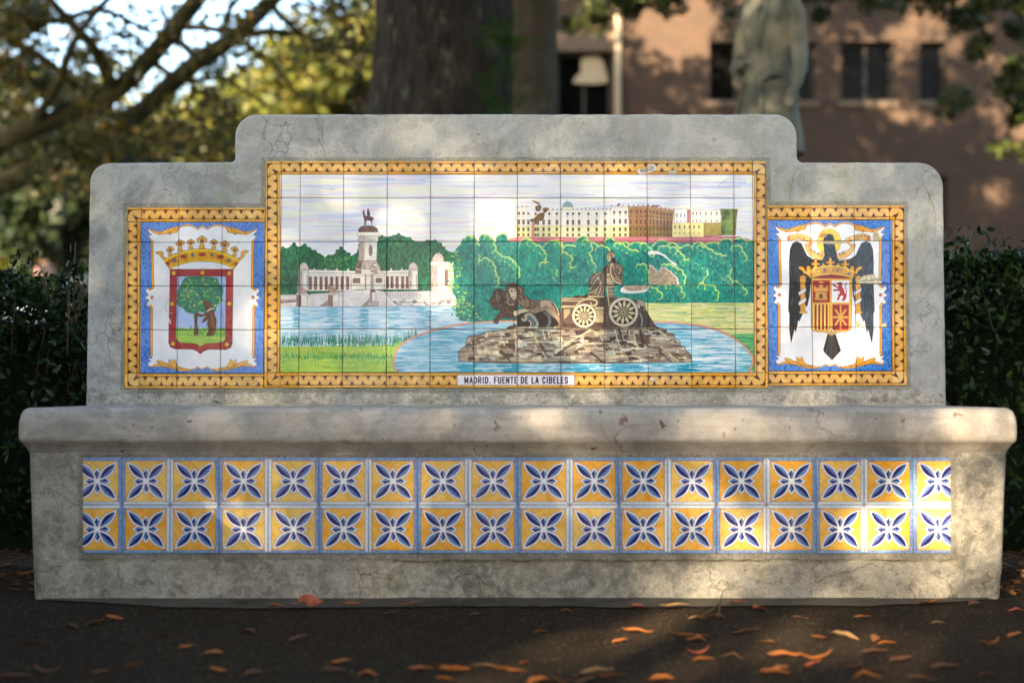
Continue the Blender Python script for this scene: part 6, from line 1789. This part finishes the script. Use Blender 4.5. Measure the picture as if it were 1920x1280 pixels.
# oak twigs hanging into the top right of the view, in front of the brick wall
tw = [px_at(x, y, 15) for x, y in ((1480, 12), (1600, -10), (1700, 8), (1760, -5), (1820, 12), (1880, 5), (1930, 30), (1910, 150), (1890, 290), (1915, 175), (1905, 60), (1925, 100), (1850, 30), (1900, 220), (1310, -8), (1210, 10), (1120, 0), (1160, 12), (1090, 14), (1240, -4), (1060, 30))]
cen, rad = [], []
for t in tw:
    for _ in range(4):
        cen.append(t + Vector((rr.gauss(0, .28), rr.gauss(0, .4), rr.gauss(.06, .08)))); rad.append(rr.uniform(.12, .24))
T4 = Vector((9.5, 15, 0))
tree('leaning_oak', 'dark oak twigs hanging over the brick wall beside the statue', tuple(T4), [(9.5, 15, -.1), (9.4, 15, 2.0), (9.0, 15, 4.2), (8.2, 15, 5.6)], [.40, .33, .27, .16],
     [([(9.0, 15, 4.0), px_at(1900, -60, 15), px_at(1700, -30, 15), px_at(1480, -6, 15), px_at(1300, -40, 15), px_at(1120, -20, 15)], [.16, .10, .07, .05, .035, .02]), ([(9.2, 15, 2.6), px_at(2000, 200, 15), px_at(1920, 170, 15), px_at(1880, 290, 15)], [.07, .04, .025, .012])],
     np.concatenate([clumps(R, cen, rad, 110), clumps(R, [Vector((rr.uniform(0, 12), rr.uniform(12, 19), rr.uniform(6.6, 9.5))) for _ in range(45)], [.6] * 45, 260)]), .085, .045, LV_OAK, R, n=30, seg=30)

# ------------------------------------------------------------------ hedges either side
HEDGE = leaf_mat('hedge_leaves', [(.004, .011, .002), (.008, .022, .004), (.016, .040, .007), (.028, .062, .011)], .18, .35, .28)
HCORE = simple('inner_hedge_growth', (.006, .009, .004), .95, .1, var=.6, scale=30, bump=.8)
TWIG = simple('grey_twig', (.10, .075, .05), .9, .2, var=.3, scale=20)


def hedge(label, x0, x1, y0, y1, top, count, seed, sprigs):
    e = empty('hedge', ((x0 + x1) / 2, (y0 + y1) / 2, 0)); tag(e, label, 'hedge', None)
    off = np.array(((x0 + x1) / 2, (y0 + y1) / 2, 0)); rg = np.random.RandomState(seed)
    N = count
    x = rg.uniform(x0, x1, N); u = rg.uniform(0, 1, N); y = y0 + (y1 - y0) * u ** 1.6
    tz = np.array([top(a) + .05 * mnoise.noise(Vector((a * 4, b * 4, seed))) + .03 * mnoise.noise(Vector((a * 13, b * 13, seed))) for a, b in zip(x, y)])
    k = rg.uniform(0, 1, N)
    z = np.where(k < .38, tz - rg.exponential(.04, N), tz * rg.uniform(.02, 1, N) ** .8)
    y = y + np.array([.06 * mnoise.noise(Vector((a * 5, c * 5, seed + 3))) for a, c in zip(x, z)])
    P = np.stack([x, y, np.maximum(z, .01)], 1)
    extra, dirs, V, Fc = [], [], [], []
    for (sx, sz, sy) in sprigs:
        b = Vector((sx, sy, sz)); h = rg.uniform(.07, .17); lean = Vector((rg.uniform(-.4, .4), rg.uniform(-.3, .2), 1)).normalized()
        tube_into(V, Fc, [b - lean * .25 - Vector(off), b + lean * h - Vector(off)], [.0028, .0012], 5)
        for i in range(14):
            t = i / 13; q = b + lean * (h * t - .04)
            extra.append(q + Vector((rg.normal() * .014, rg.normal() * .014, rg.normal() * .004)))
    P = np.concatenate([P, np.array(extra)]) if extra else P
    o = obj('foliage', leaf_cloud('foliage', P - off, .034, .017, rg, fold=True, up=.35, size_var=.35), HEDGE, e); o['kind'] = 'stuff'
    for i in range(26):
        sx = rg.uniform(x0, x1); sy = rg.uniform(y0 + .12, y1); h = top(sx) * rg.uniform(.6, .9)
        tube_into(V, Fc, [Vector((sx, sy, -.02)) - Vector(off), Vector((sx + rg.uniform(-.05, .05), sy, h * .5)) - Vector(off), Vector((sx + rg.uniform(-.15, .15), sy + rg.uniform(-.1, .1), h)) - Vector(off)], [.012, .009, .004], 6)
    so = obj('stem', mesh_from('stem', V, Fc, True), TWIG, e); so['kind'] = 'stuff'
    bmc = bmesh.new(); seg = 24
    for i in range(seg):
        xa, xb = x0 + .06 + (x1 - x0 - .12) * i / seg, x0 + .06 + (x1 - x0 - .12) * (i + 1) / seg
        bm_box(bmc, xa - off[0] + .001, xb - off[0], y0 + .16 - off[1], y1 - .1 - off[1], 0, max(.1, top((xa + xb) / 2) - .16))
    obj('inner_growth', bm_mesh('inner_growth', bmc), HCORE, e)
    return e


def top_l(x):
    return .965 + .02 * math.sin(x * 5) - max(0, (x + 1.66)) * 1.05


def top_r(x):
    return 1.055 + .02 * math.sin(x * 6 + 1)


sp = random.Random(5)
hedge_l = hedge('dark glossy hedge at the left end of the bench', -3.6, -1.30, 4.85, 5.75, top_l, 24000, 3, [(x, top_l(x) - .02, sp.uniform(4.86, 5.2)) for x in [sp.uniform(-2.1, -1.45) for _ in range(26)]] + [(-1.515, .93, 4.87), (-1.50, 1.0, 4.88), (-1.505, .88, 4.9)])
hedge('taller dark glossy hedge at the right end of the bench', 1.40, 3.6, 4.85, 5.75, top_r, 25000, 4, [(x, top_r(x) - .02, sp.uniform(4.86, 5.2)) for x in [sp.uniform(1.5, 2.1) for _ in range(22)]])
V, Fc = [], []
tube_into(V, Fc, smooth_line([tuple(px_at(x, y, 4.95)) for x, y in ((150, 600), (146, 585), (152, 570), (150, 555), (154, 540), (144, 532))], False, 4), [.008] * 21, 8)
so = obj('stem', mesh_from('stem', V, Fc, True), TWIG, hedge_l); so.location = -Vector(hedge_l.location); so['label'] = 'bare crooked pale stem in the gap beside the backrest'
hedge('unseen tall shrub row added left of the pavement to block low sky light', -3.3, -2.35, -1.0, 4.1, lambda x: 1.7, 9000, 14, [])  # both shrub rows are added out of view to darken the bench foot
hedge('unseen shrub row added right of the pavement to block low sky light', 2.45, 3.3, -1.0, 4.1, lambda x: 1.3, 8000, 15, [])
# a hedge row further back hides the foot of everything behind the bench
e = empty('far_hedge', (0, 7.2, 0)); tag(e, 'low dark hedge row hidden behind the bench, under the statue', 'hedge')
rg = np.random.RandomState(8); P = np.stack([rg.uniform(-1.2, 5.5, 9000), rg.uniform(6.9, 7.5, 9000), rg.uniform(0, 1, 9000) ** .6 * 1.0], 1) - np.array((0, 7.2, 0))
o = obj('foliage', leaf_cloud('foliage', P, .07, .035, rg, fold=False, up=.3), HEDGE, e); o['kind'] = 'stuff'
# ------------------------------------------------------------------ parked car beyond the left hedge
PAINT = simple('pale_blue_car_paint', (.50, .56, .66), .22, .6, var=.03)
CARGLASS = simple('car_glass', (.03, .05, .07), .04, .7, var=.1)
TYRE = simple('tyre_rubber', (.015, .015, .015), .9, .2); RIM = simple('wheel_rim', (.5, .5, .52), .3, .5, metal=.9)
LAMP = simple('red_tail_lamp', (.40, .02, .02), .2, .5); HEADL = simple('clear_head_lamp', (.6, .62, .65), .1, .6); TRIM = simple('black_trim', (.02, .02, .02), .6)
car = empty('parked_car', (-2.75, 13.2, 0), 0.0)
tag(car, 'pale blue-white parked car glimpsed through the gap above the left hedge', 'car')


def car_loft(name, secs, mat, half, parent):
    """secs: list of (x, z_low, z_high, halfwidth) along the length"""
    V, Fc = [], []
    n = 12
    for x, z0, z1, hw in secs:
        for k in range(n):
            a = 2 * math.pi * k / n + math.pi / n
            cx_, sx_ = math.cos(a), math.sin(a)
            ex = math.copysign(abs(cx_) ** .5, cx_); ez = math.copysign(abs(sx_) ** .5, sx_)
            V.append((x, ex * hw, (z0 + z1) / 2 + ez * (z1 - z0) / 2))
    for i in range(len(secs) - 1):
        for k in range(n):
            a, b = i * n + k, i * n + (k + 1) % n
            Fc.append((a, b, b + n, a + n))
    Fc.append(tuple(range(n))); Fc.append(tuple(reversed(range((len(secs) - 1) * n, len(secs) * n))))
    me = mesh_from(name, V, Fc, True)
    o = obj(name, me, mat, parent); sb = o.modifiers.new('round', 'SUBSURF'); sb.levels = sb.render_levels = 2
    return o


body = car_loft('body', [(-2.25, .42, .70, .62), (-2.20, .28, .88, .80), (-1.6, .22, .98, .88), (-.8, .20, 1.0, .90), (0, .20, 1.0, .90), (.9, .20, .98, .90), (1.7, .22, .86, .87), (2.15, .28, .76, .78), (2.25, .40, .62, .6)], PAINT, .9, car)
cab = car_loft('cabin', [(-2.0, .92, .97, .62), (-1.75, .90, 1.12, .66), (-1.15, .90, 1.42, .66), (-.4, .90, 1.48, .66), (.3, .90, 1.42, .66), (.95, .90, 1.14, .68), (1.25, .88, .94, .66)], PAINT, .7, car)
for s in (-1, 1):
    for x0, x1, t0, t1 in ((-1.35, -.52, -1.05, -.52), (-.44, .62, -.44, .20)):
        V = [(x0, s * .72, 1.0), (x1, s * .72, 1.0), (t1, s * .665, 1.37), (t0, s * .665, 1.37)]
        V += [(a, b + s * -.02, c) for a, b, c in V]
        obj('window', mesh_from('window', V, [(0, 1, 2, 3), (7, 6, 5, 4), (0, 4, 5, 1), (1, 5, 6, 2), (2, 6, 7, 3), (3, 7, 4, 0)]), CARGLASS, car)
    obj('wing_mirror', box_mesh('wing_mirror', .62, .78, s * .90 - .08, s * .90 + .08, .98, 1.10, .03), PAINT, car)
    for x in (-1.35, 1.38):
        V, Fc = [], []; tube_into(V, Fc, [(x, s * .70, .32), (x, s * .74, .32), (x, s * .88, .32), (x, s * .91, .32)], [.27, .32, .32, .28], 28)
        w = obj('wheel', mesh_from('wheel', V, Fc, True), TYRE, car)
        V, Fc = [], []; tube_into(V, Fc, [(x, s * .912, .32), (x, s * .918, .32)], [.20, .17], 20); obj('rim', mesh_from('rim', V, Fc), RIM, w)
    obj('tail_lamp', box_mesh('tail_lamp', -2.27, -2.16, s * .66 - .13, s * .66 + .13, .68, .80, .02), LAMP, car)
    obj('headlight', box_mesh('headlight', 2.10, 2.235, s * .60 - .15, s * .60 + .15, .58, .68, .02), HEADL, car)
    obj('door_handle', box_mesh('door_handle', -.35, -.18, s * .905 - .015, s * .905 + .015, .86, .89, .008), TRIM, car)

# ------------------------------------------------------------------ small red road sign far beyond the left hedge
sg = empty('road_sign', px_ground(86, 2000)); sg.location = (px_at(86, 470, 25).x, 25, 0); sg.rotation_euler = (0, 0, math.radians(66))
tag(sg, 'small red and pale road sign on a tan post beyond the left hedge', 'sign')
REDS = simple('red_sign_face', (.36, .03, .03), .5, var=.05); PINKS = simple('pale_sign_face', (.40, .22, .20), .5, var=.05); POST = simple('tan_post', (.28, .21, .13), .7)
zc_ = px_at(86, 462, 25).z
V, Fc = [], []; oct_ = [(math.cos(math.pi / 8 + k * math.pi / 4) * .30, math.sin(math.pi / 8 + k * math.pi / 4) * .30) for k in range(8)]
for yy in (-.012, .012):
    V += [(x, yy, zc_ + z) for x, z in oct_]
Fc = [tuple(reversed(range(8))), tuple(range(8, 16))] + [(k, (k + 1) % 8, 8 + (k + 1) % 8, 8 + k) for k in range(8)]
obj('sign_plate', mesh_from('sign_plate', V, Fc), REDS, sg)
obj('sign_panel', box_mesh('sign_panel', -.24, .24, -.018, .018, zc_ - .52, zc_ - .30, .003), PINKS, sg)
V, Fc = [], []; tube_into(V, Fc, [(0, .03, -.1), (0, .03, zc_ + .2)], [.05, .05], 12); obj('post', mesh_from('post', V, Fc, True), POST, sg)

# ------------------------------------------------------------------ fallen leaves
def leaf_mesh(L, W, curl, bend, n=8):
    V, Fc = [], []
    for i in range(n + 1):
        t = i / n; w = W * .5 * max(.02, 2.05 * t ** .62 * (1 - t) ** .9 * (1 + .18 * mnoise.noise(Vector((t * 5, L * 900, W * 700))))); x = (t - .5) * L
        z = curl * ((t - .5) ** 2) * 4 + .004 * mnoise.noise(Vector((t * 3, L * 500, 4))); yb = bend * math.sin(math.pi * t)
        V += [(x, yb - w, z + w * .55), (x, yb - w * .5, z + w * .12), (x, yb, z), (x, yb + w * .5, z + w * .16), (x, yb + w, z + w * .5)]
    for i in range(n):
        for k in range(4):
            a = i * 5 + k
            Fc.append((a, a + 1, a + 6, a + 5))
    b = len(V)
    V += [(-L * .5, -.0012, 0), (-L * .5, .0012, 0), (-L * .66, .0008, .004), (-L * .66, -.0008, .004)]; Fc.append((b, b + 1, b + 2, b + 3))
    me = mesh_from('fallen_leaf', V, Fc, True)
    return me


def dry_leaf(name, c):
    N = NT(name); v = N.pos(); f = N.noise(v, 60, 5)
    cc_ = N.mix(f, tuple(x * .6 for x in c), tuple(min(1, x * 1.25) for x in c)); N.l(cc_, N.p.inputs['Base Color']); N.p.inputs['Roughness'].default_value = .5
    tr = N.n('ShaderNodeBsdfTranslucent'); N.l(cc_, tr.inputs[0]); ms = N.n('ShaderNodeMixShader'); ms.inputs[0].default_value = .25
    N.l(N.p.outputs[0], ms.inputs[1]); N.l(tr.outputs[0], ms.inputs[2]); N.l(ms.outputs[0], N.out.inputs[0]); N.bump(f, .4, .002)
    return N.m


LM = {'orange': dry_leaf('orange_leaf', (.36, .12, .022)), 'brown': dry_leaf('brown_leaf', (.13, .055, .02)), 'tan': dry_leaf('tan_leaf', (.32, .18, .07)), 'red': dry_leaf('red_leaf', (.44, .10, .04))}
LBL = {'orange': ('curled orange fallen leaf on the dark pavement', 'orange fallen leaves'), 'brown': ('dull brown fallen leaf on the dark pavement', 'brown fallen leaves'),
       'tan': ('pale tan fallen leaf on the dark pavement', 'tan fallen leaves'), 'red': ('reddish fallen leaf on the dark pavement', 'reddish fallen leaves')}
lr = random.Random(77)
proto = {k: [leaf_mesh(L, W, c, b) for L, W, c, b in ((.062, .026, .004, .004), (.050, .022, -.006, -.006), (.070, .024, .007, .008), (.044, .026, .005, .0), (.056, .020, -.008, -.008), (.060, .030, .002, .003), (.075, .020, .010, .014), (.052, .034, -.004, .0), (.066, .018, .014, -.012))] for k in LM}
for k in proto:
    for me in proto[k]:
        me.materials.append(LM[k])


def drop(kind, loc, rz, s=1.0, tilt=(0, 0), label=None, group=None):
    if label is None and loc[1] > 3.72:
        label = LBL[kind][0].replace('on the dark pavement', 'beside the foot of the bench'); group = LBL[kind][1] + ' along the bench'
    o = bpy.data.objects.new('fallen_leaf', lr.choice(proto[kind])); o.location = loc; o.rotation_euler = (tilt[0], tilt[1], rz); o.scale = (s, s, s); col.objects.link(o)
    l, g = LBL[kind]
    return tag(o, label or l, 'leaf', group if label else g)


spots = [  # photo x, y, kind, size, angle
    (180, 1166, 'brown', 1.5, .25), (215, 1160, 'orange', 1.1, .2), (135, 1172, 'brown', 1.0, 0), (350, 1214, 'orange', .9, 0), (400, 1226, 'orange', 1.0, -.4), (465, 1183, 'brown', .9, -.3), (250, 1248, 'orange', .9, .2), (90, 1256, 'brown', 1.0, 0),
    (410, 1258, 'orange', .9, .1), (475, 1262, 'brown', .9, 0), (190, 1258, 'brown', .9, .6), (520, 1136, 'orange', 1.0, 0), (450, 1134, 'brown', .9, .2), (660, 1136, 'orange', 1.0, -.1), (770, 1137, 'red', .9, 0), (640, 1242, 'orange', .8, .3), (690, 1260, 'orange', 1.1, -.3),
    (625, 1258, 'brown', .9, 0), (790, 1256, 'orange', .9, .3), (820, 1248, 'brown', .9, .2), (850, 1258, 'orange', 1.2, -.2), (870, 1254, 'orange', 1.0, .3), (835, 1272, 'orange', .8, 0), (910, 1250, 'tan', .9, 0), (950, 1256, 'orange', 1.0, .4), (985, 1244, 'red', .9, 1.2), (965, 1262, 'orange', .9, .5),
    (1000, 1138, 'brown', .8, .3), (1062, 1146, 'orange', .6, 0), (1015, 1182, 'orange', .8, .4), (1160, 1200, 'orange', 1.0, .2), (1195, 1186, 'orange', 1.2, .1), (1195, 1139, 'red', .8, 0), (1265, 1143, 'tan', 1.2, .1), (1310, 1157, 'tan', 1.3, .2), (1348, 1154, 'orange', 1.0, -.4), (1425, 1142, 'red', 1.0, .4), (1385, 1134, 'orange', .8, .1),
    (1290, 1195, 'orange', 1.5, .2), (1310, 1196, 'orange', 1.2, -.2), (1400, 1186, 'brown', 1.2, -.1), (1310, 1222, 'red', .9, .3), (1320, 1234, 'orange', 1.1, -.2), (1120, 1262, 'tan', 1.2, .1), (1145, 1270, 'orange', 1.0, .3), (1240, 1272, 'orange', 1.1, 0), (1010, 1276, 'orange', 1.1, .2), (1060, 1278, 'orange', 1.0, -.2), (1100, 1276, 'tan', .9, .4),
    (1375, 1228, 'tan', 1.0, 0), (1470, 1232, 'orange', 1.3, .1), (1530, 1232, 'orange', 1.3, -.1), (1465, 1250, 'orange', 1.0, 0), (1455, 1262, 'orange', 1.2, .1), (1530, 1250, 'red', 1.2, 1.1), (1590, 1250, 'brown', 1.1, 0), (1620, 1264, 'orange', 1.4, -.4), (1640, 1258, 'brown', 1.0, .2), (1535, 1196, 'orange', .9, 0), (1585, 1194, 'tan', 1.2, -.4), (1645, 1196, 'orange', 1.1, .9), (1665, 1204, 'orange', 1.1, .1), (1640, 1224, 'brown', 1.0, 0),
    (1615, 1160, 'orange', .8, .3), (1760, 1166, 'tan', .8, 0), (1830, 1134, 'brown', 1.0, .3), (1755, 1132, 'orange', .9, .2), (1735, 1134, 'brown', .8, 0), (1855, 1206, 'orange', 1.0, .2), (1900, 1188, 'orange', 1.0, .1), (1905, 1144, 'red', .8, 0), (1770, 1252, 'brown', 1.0, .1), (1690, 1238, 'brown', 1.0, .4), (1850, 1262, 'brown', 1.0, .1), (1730, 1275, 'brown', 1.0, -.3),
    (890, 1150, 'tan', .6, 0), (735, 1150, 'brown', .7, .2), (560, 1200, 'brown', .8, .5), (310, 1190, 'brown', .7, -.2), (60, 1205, 'brown', 1.0, .2), (30, 1270, 'brown', 1.1, .4), (1500, 1160, 'brown', .8, .3), (1440, 1205, 'brown', .8, -.5)]
for x, y, kind, s, a in spots:
    p = px_ground(x, y, .004)
    drop(kind, (p.x, p.y, .005 + (.004 if p.y > 3.79 else 0)), a + lr.uniform(-.25, .25), s, (lr.uniform(-.25, .25), lr.uniform(-.2, .2)))
for i in range(36):   # thinner scatter to the sides and nearer than the frame
    x, y = lr.uniform(-3.5, 3.5), lr.uniform(1.2, 3.0)
    if abs(x) < y * .38:
        if y > 2.95: continue
    drop(lr.choice(['orange', 'brown', 'tan', 'orange']), (x, y, .005), lr.uniform(0, 6.28), lr.uniform(.8, 1.3), (lr.uniform(-.2, .2), lr.uniform(-.2, .2)))
# the bright crumpled one against the base, and leaves caught on the seat
V, Fc = [], []
me = leaf_mesh(.066, .046, .03, .01, 10)
for v in me.vertices:
    v.co.z = abs(v.co.z) * .6 + .016 + .012 * mnoise.noise(v.co * 55); v.co.x += .010 * mnoise.noise(v.co * 40 + Vector((3, 0, 0)))
me.materials.append(LM['red'])
p = px_ground(580, 1144)
o = obj('crumpled_leaf', me); o.location = (p.x, min(p.y, 3.975), .006); o.rotation_euler = (math.radians(38), .1, .3); tag(o, 'large crumpled orange-red leaf lying against the foot of the bench', 'leaf')
for x, lab, kd in ((408, 'tiny brown leaf caught on the seat below the bear crest', 'brown'), (1155, 'tiny reddish leaf caught on the seat below the fountain picture', 'red')):
    D = 4.50; drop(kd, ((x - CX) / F_PX * D, D, .537), .6, .45, (.5, .3), lab)
# twig
V, Fc = [], []
q = px_ground(1346, 1160)
tube_into(V, Fc, [(0, 0, .004), (.012, .05, .018), (.02, .09, .034), (.034, .13, .052)], [.003, .0028, .002, .001], 6); tube_into(V, Fc, [(.01, .05, .03), (-.02, .03, .012), (-.045, .01, .004)], [.002, .0016, .001], 6)
o = obj('twig', mesh_from('twig', V, Fc, True), TWIG); o.location = (q.x, q.y, .002); tag(o, 'thin grey twig leaning against the foot of the bench', 'twig')
# litter under the hedges, too small and too many to count
rg = np.random.RandomState(12)
P = np.stack([np.concatenate([rg.uniform(-4, -1.36, 1400), rg.uniform(1.42, 4, 1400)]), rg.uniform(4.1, 5.2, 2800), rg.uniform(.004, .02, 2800)], 1)
LIT = leaf_mat('dry_litter', [(.05, .025, .012), (.14, .06, .02), (.22, .10, .03), (.09, .045, .02)], .1, .7, .2)
o = obj('leaf_litter', leaf_cloud('leaf_litter', P, .055, .022, rg, size_var=.4, dirs=None), LIT); o.scale = (1, 1, .25); tag(o, 'brown leaf litter scattered under the hedges', 'leaf litter', kind='stuff')

# ------------------------------------------------------------------ oaks behind the viewer that shade the bench, and unseen oaks added to block light
def lit(x, z):
    """share of direct sun reaching the plane of the bench front (y = 4.3): soft openings in the crown"""
    def g(cx_, cz_, rx, rz):
        return math.exp(-(((x - cx_) / rx) ** 2 + ((z - cz_) / rz) ** 2))
    if not (-1.75 < x < 1.9 and -.75 < z < 1.75):
        return .10
    t = .012 + .030 * g(.5, .6, 1.0, .9)
    t += .13 * g(1.30 + .13, .16 - .107, .60, .42) + .05 * g(.30 + .13, .18 - .107, .50, .30) + .06 * g(.80 + .13, .48 - .107, .85, .12)
    t += .030 * g(.38 - .125, 1.26 + .104, .70, .28) + .045 * g(1.05 - .125, .92 + .104, .30, .32)
    t += .60 * g(.62, -.36, .34, .14) + .30 * g(1.2, -.32, .28, .1)
    return min(.9, t)


def shade_oak(name, label, trunk_xy, s0, s1, u0, u1, w0, w1, count, seed, tfun):
    """leaves spread through a slab of crown between s0 and s1 metres up-sun of the bench plane"""
    rg = np.random.RandomState(seed); rd = random.Random(seed)
    pts = []
    dy = SUN.y
    while len(pts) < count:
        x, z, s = rd.uniform(u0, u1), rd.uniform(w0, w1), rd.uniform(s0, s1)
        T = tfun(x, z)
        if rd.random() < min(1.0, -math.log(max(T, .010)) / 4.6):
            pts.append(Vector((x, 4.3, z)) - SUN * s)
        elif rd.random() < .02:
            pts.append(Vector((x, 4.3, z)) - SUN * s + Vector((rd.uniform(-3, 3), rd.uniform(-3, 3), rd.uniform(3, 5))))
    P = np.array([tuple(p) for p in pts]); P = P[P[:, 2] > 2.3]
    c = P.mean(0); tx, ty = trunk_xy
    limbs = []
    for k in range(12):
        q = Vector(P[rd.randrange(len(P))]); limbs.append(([Vector((tx, ty, 2.6 + .15 * k)), Vector((tx, ty, 2.8)).lerp(q, .5) + Vector((0, 0, .6)), q], [.14, .08, .02]))
    return tree(name, label, (tx, ty, 0), [(tx, ty, -.1), (tx, ty, 2), (tx + .1, ty, 4), (tx, ty, 6)], [.5, .40, .34, .2], limbs, P, .125, .07, LV_OAK, rg, n=24, seg=20)


shade_oak('shade_oak', 'broad oak standing behind the photographer and shading the bench', (-6.8, -10.5), 13.5, 17.5, -4.2, 4.4, -1.3, 4.6, 55000, 41, lit)


def overhead_oak(label, tx, ty, x0, x1, y0, y1, z0, z1, count, seed, L=.17, name='unseen_canopy_oak'):
    rg = np.random.RandomState(seed); rd = random.Random(seed)
    cen = [(rd.uniform(x0, x1), rd.uniform(y0, y1), rd.uniform(z0, z1)) for _ in range(count // 110)]
    P = clumps(rg, cen, [rd.uniform(.5, 1.0) * (L / .17) for _ in cen], 110, .5)
    limbs = [([Vector((tx, ty, z0 * .6)), Vector((tx, ty, z0 * .75)).lerp(Vector(c), .5), Vector(c)], [.15, .09, .03]) for c in cen[:10]]
    return tree(name, label, (tx, ty, 0), [(tx, ty, -.1), (tx, ty, z0 * .4), (tx + .1, ty, z0 * .8), (tx, ty, z1 * .9)], [.45, .36, .30, .12], limbs, P, L, L * .55, LV_OAK, rg, n=24, seg=20)


overhead_oak('unseen oak added left of the pavement, its crown blocking skylight over the bench', -5.6, 1.5, -8.5, 0.2, -4.2, 6.5, 5.2, 7.6, 15000, 51)  # both crowns added overhead, out of view, to keep skylight off bench and ground
overhead_oak('unseen oak added right of the pavement, its crown blocking skylight over the bench', 6.2, 2.0, -.2, 8.5, -4.2, 6.5, 5.2, 7.6, 15000, 52)
overhead_oak('unseen tall oak added far behind the viewer to shade the left limbs', -15.0, -9.0, -19, -9.5, -12, -5, 7.2, 14, 14000, 53, .2, 'unseen_tall_oak')  # added out of view to put the mossy limbs in shade
for i in range(6):
    overhead_oak(('young oak', 'broad oak', 'old oak', 'rounded oak', 'ragged oak', 'leafy oak')[i] + ' added unseen behind the viewer to block low sky', -25 + i * 10, -29, -30 + i * 10, -20 + i * 10, -32, -27, 1.0, 9.0, 5000, 60 + i, .42, 'unseen_row_oak')  # unseen row added to cut horizon sky and its reflection in the tiles
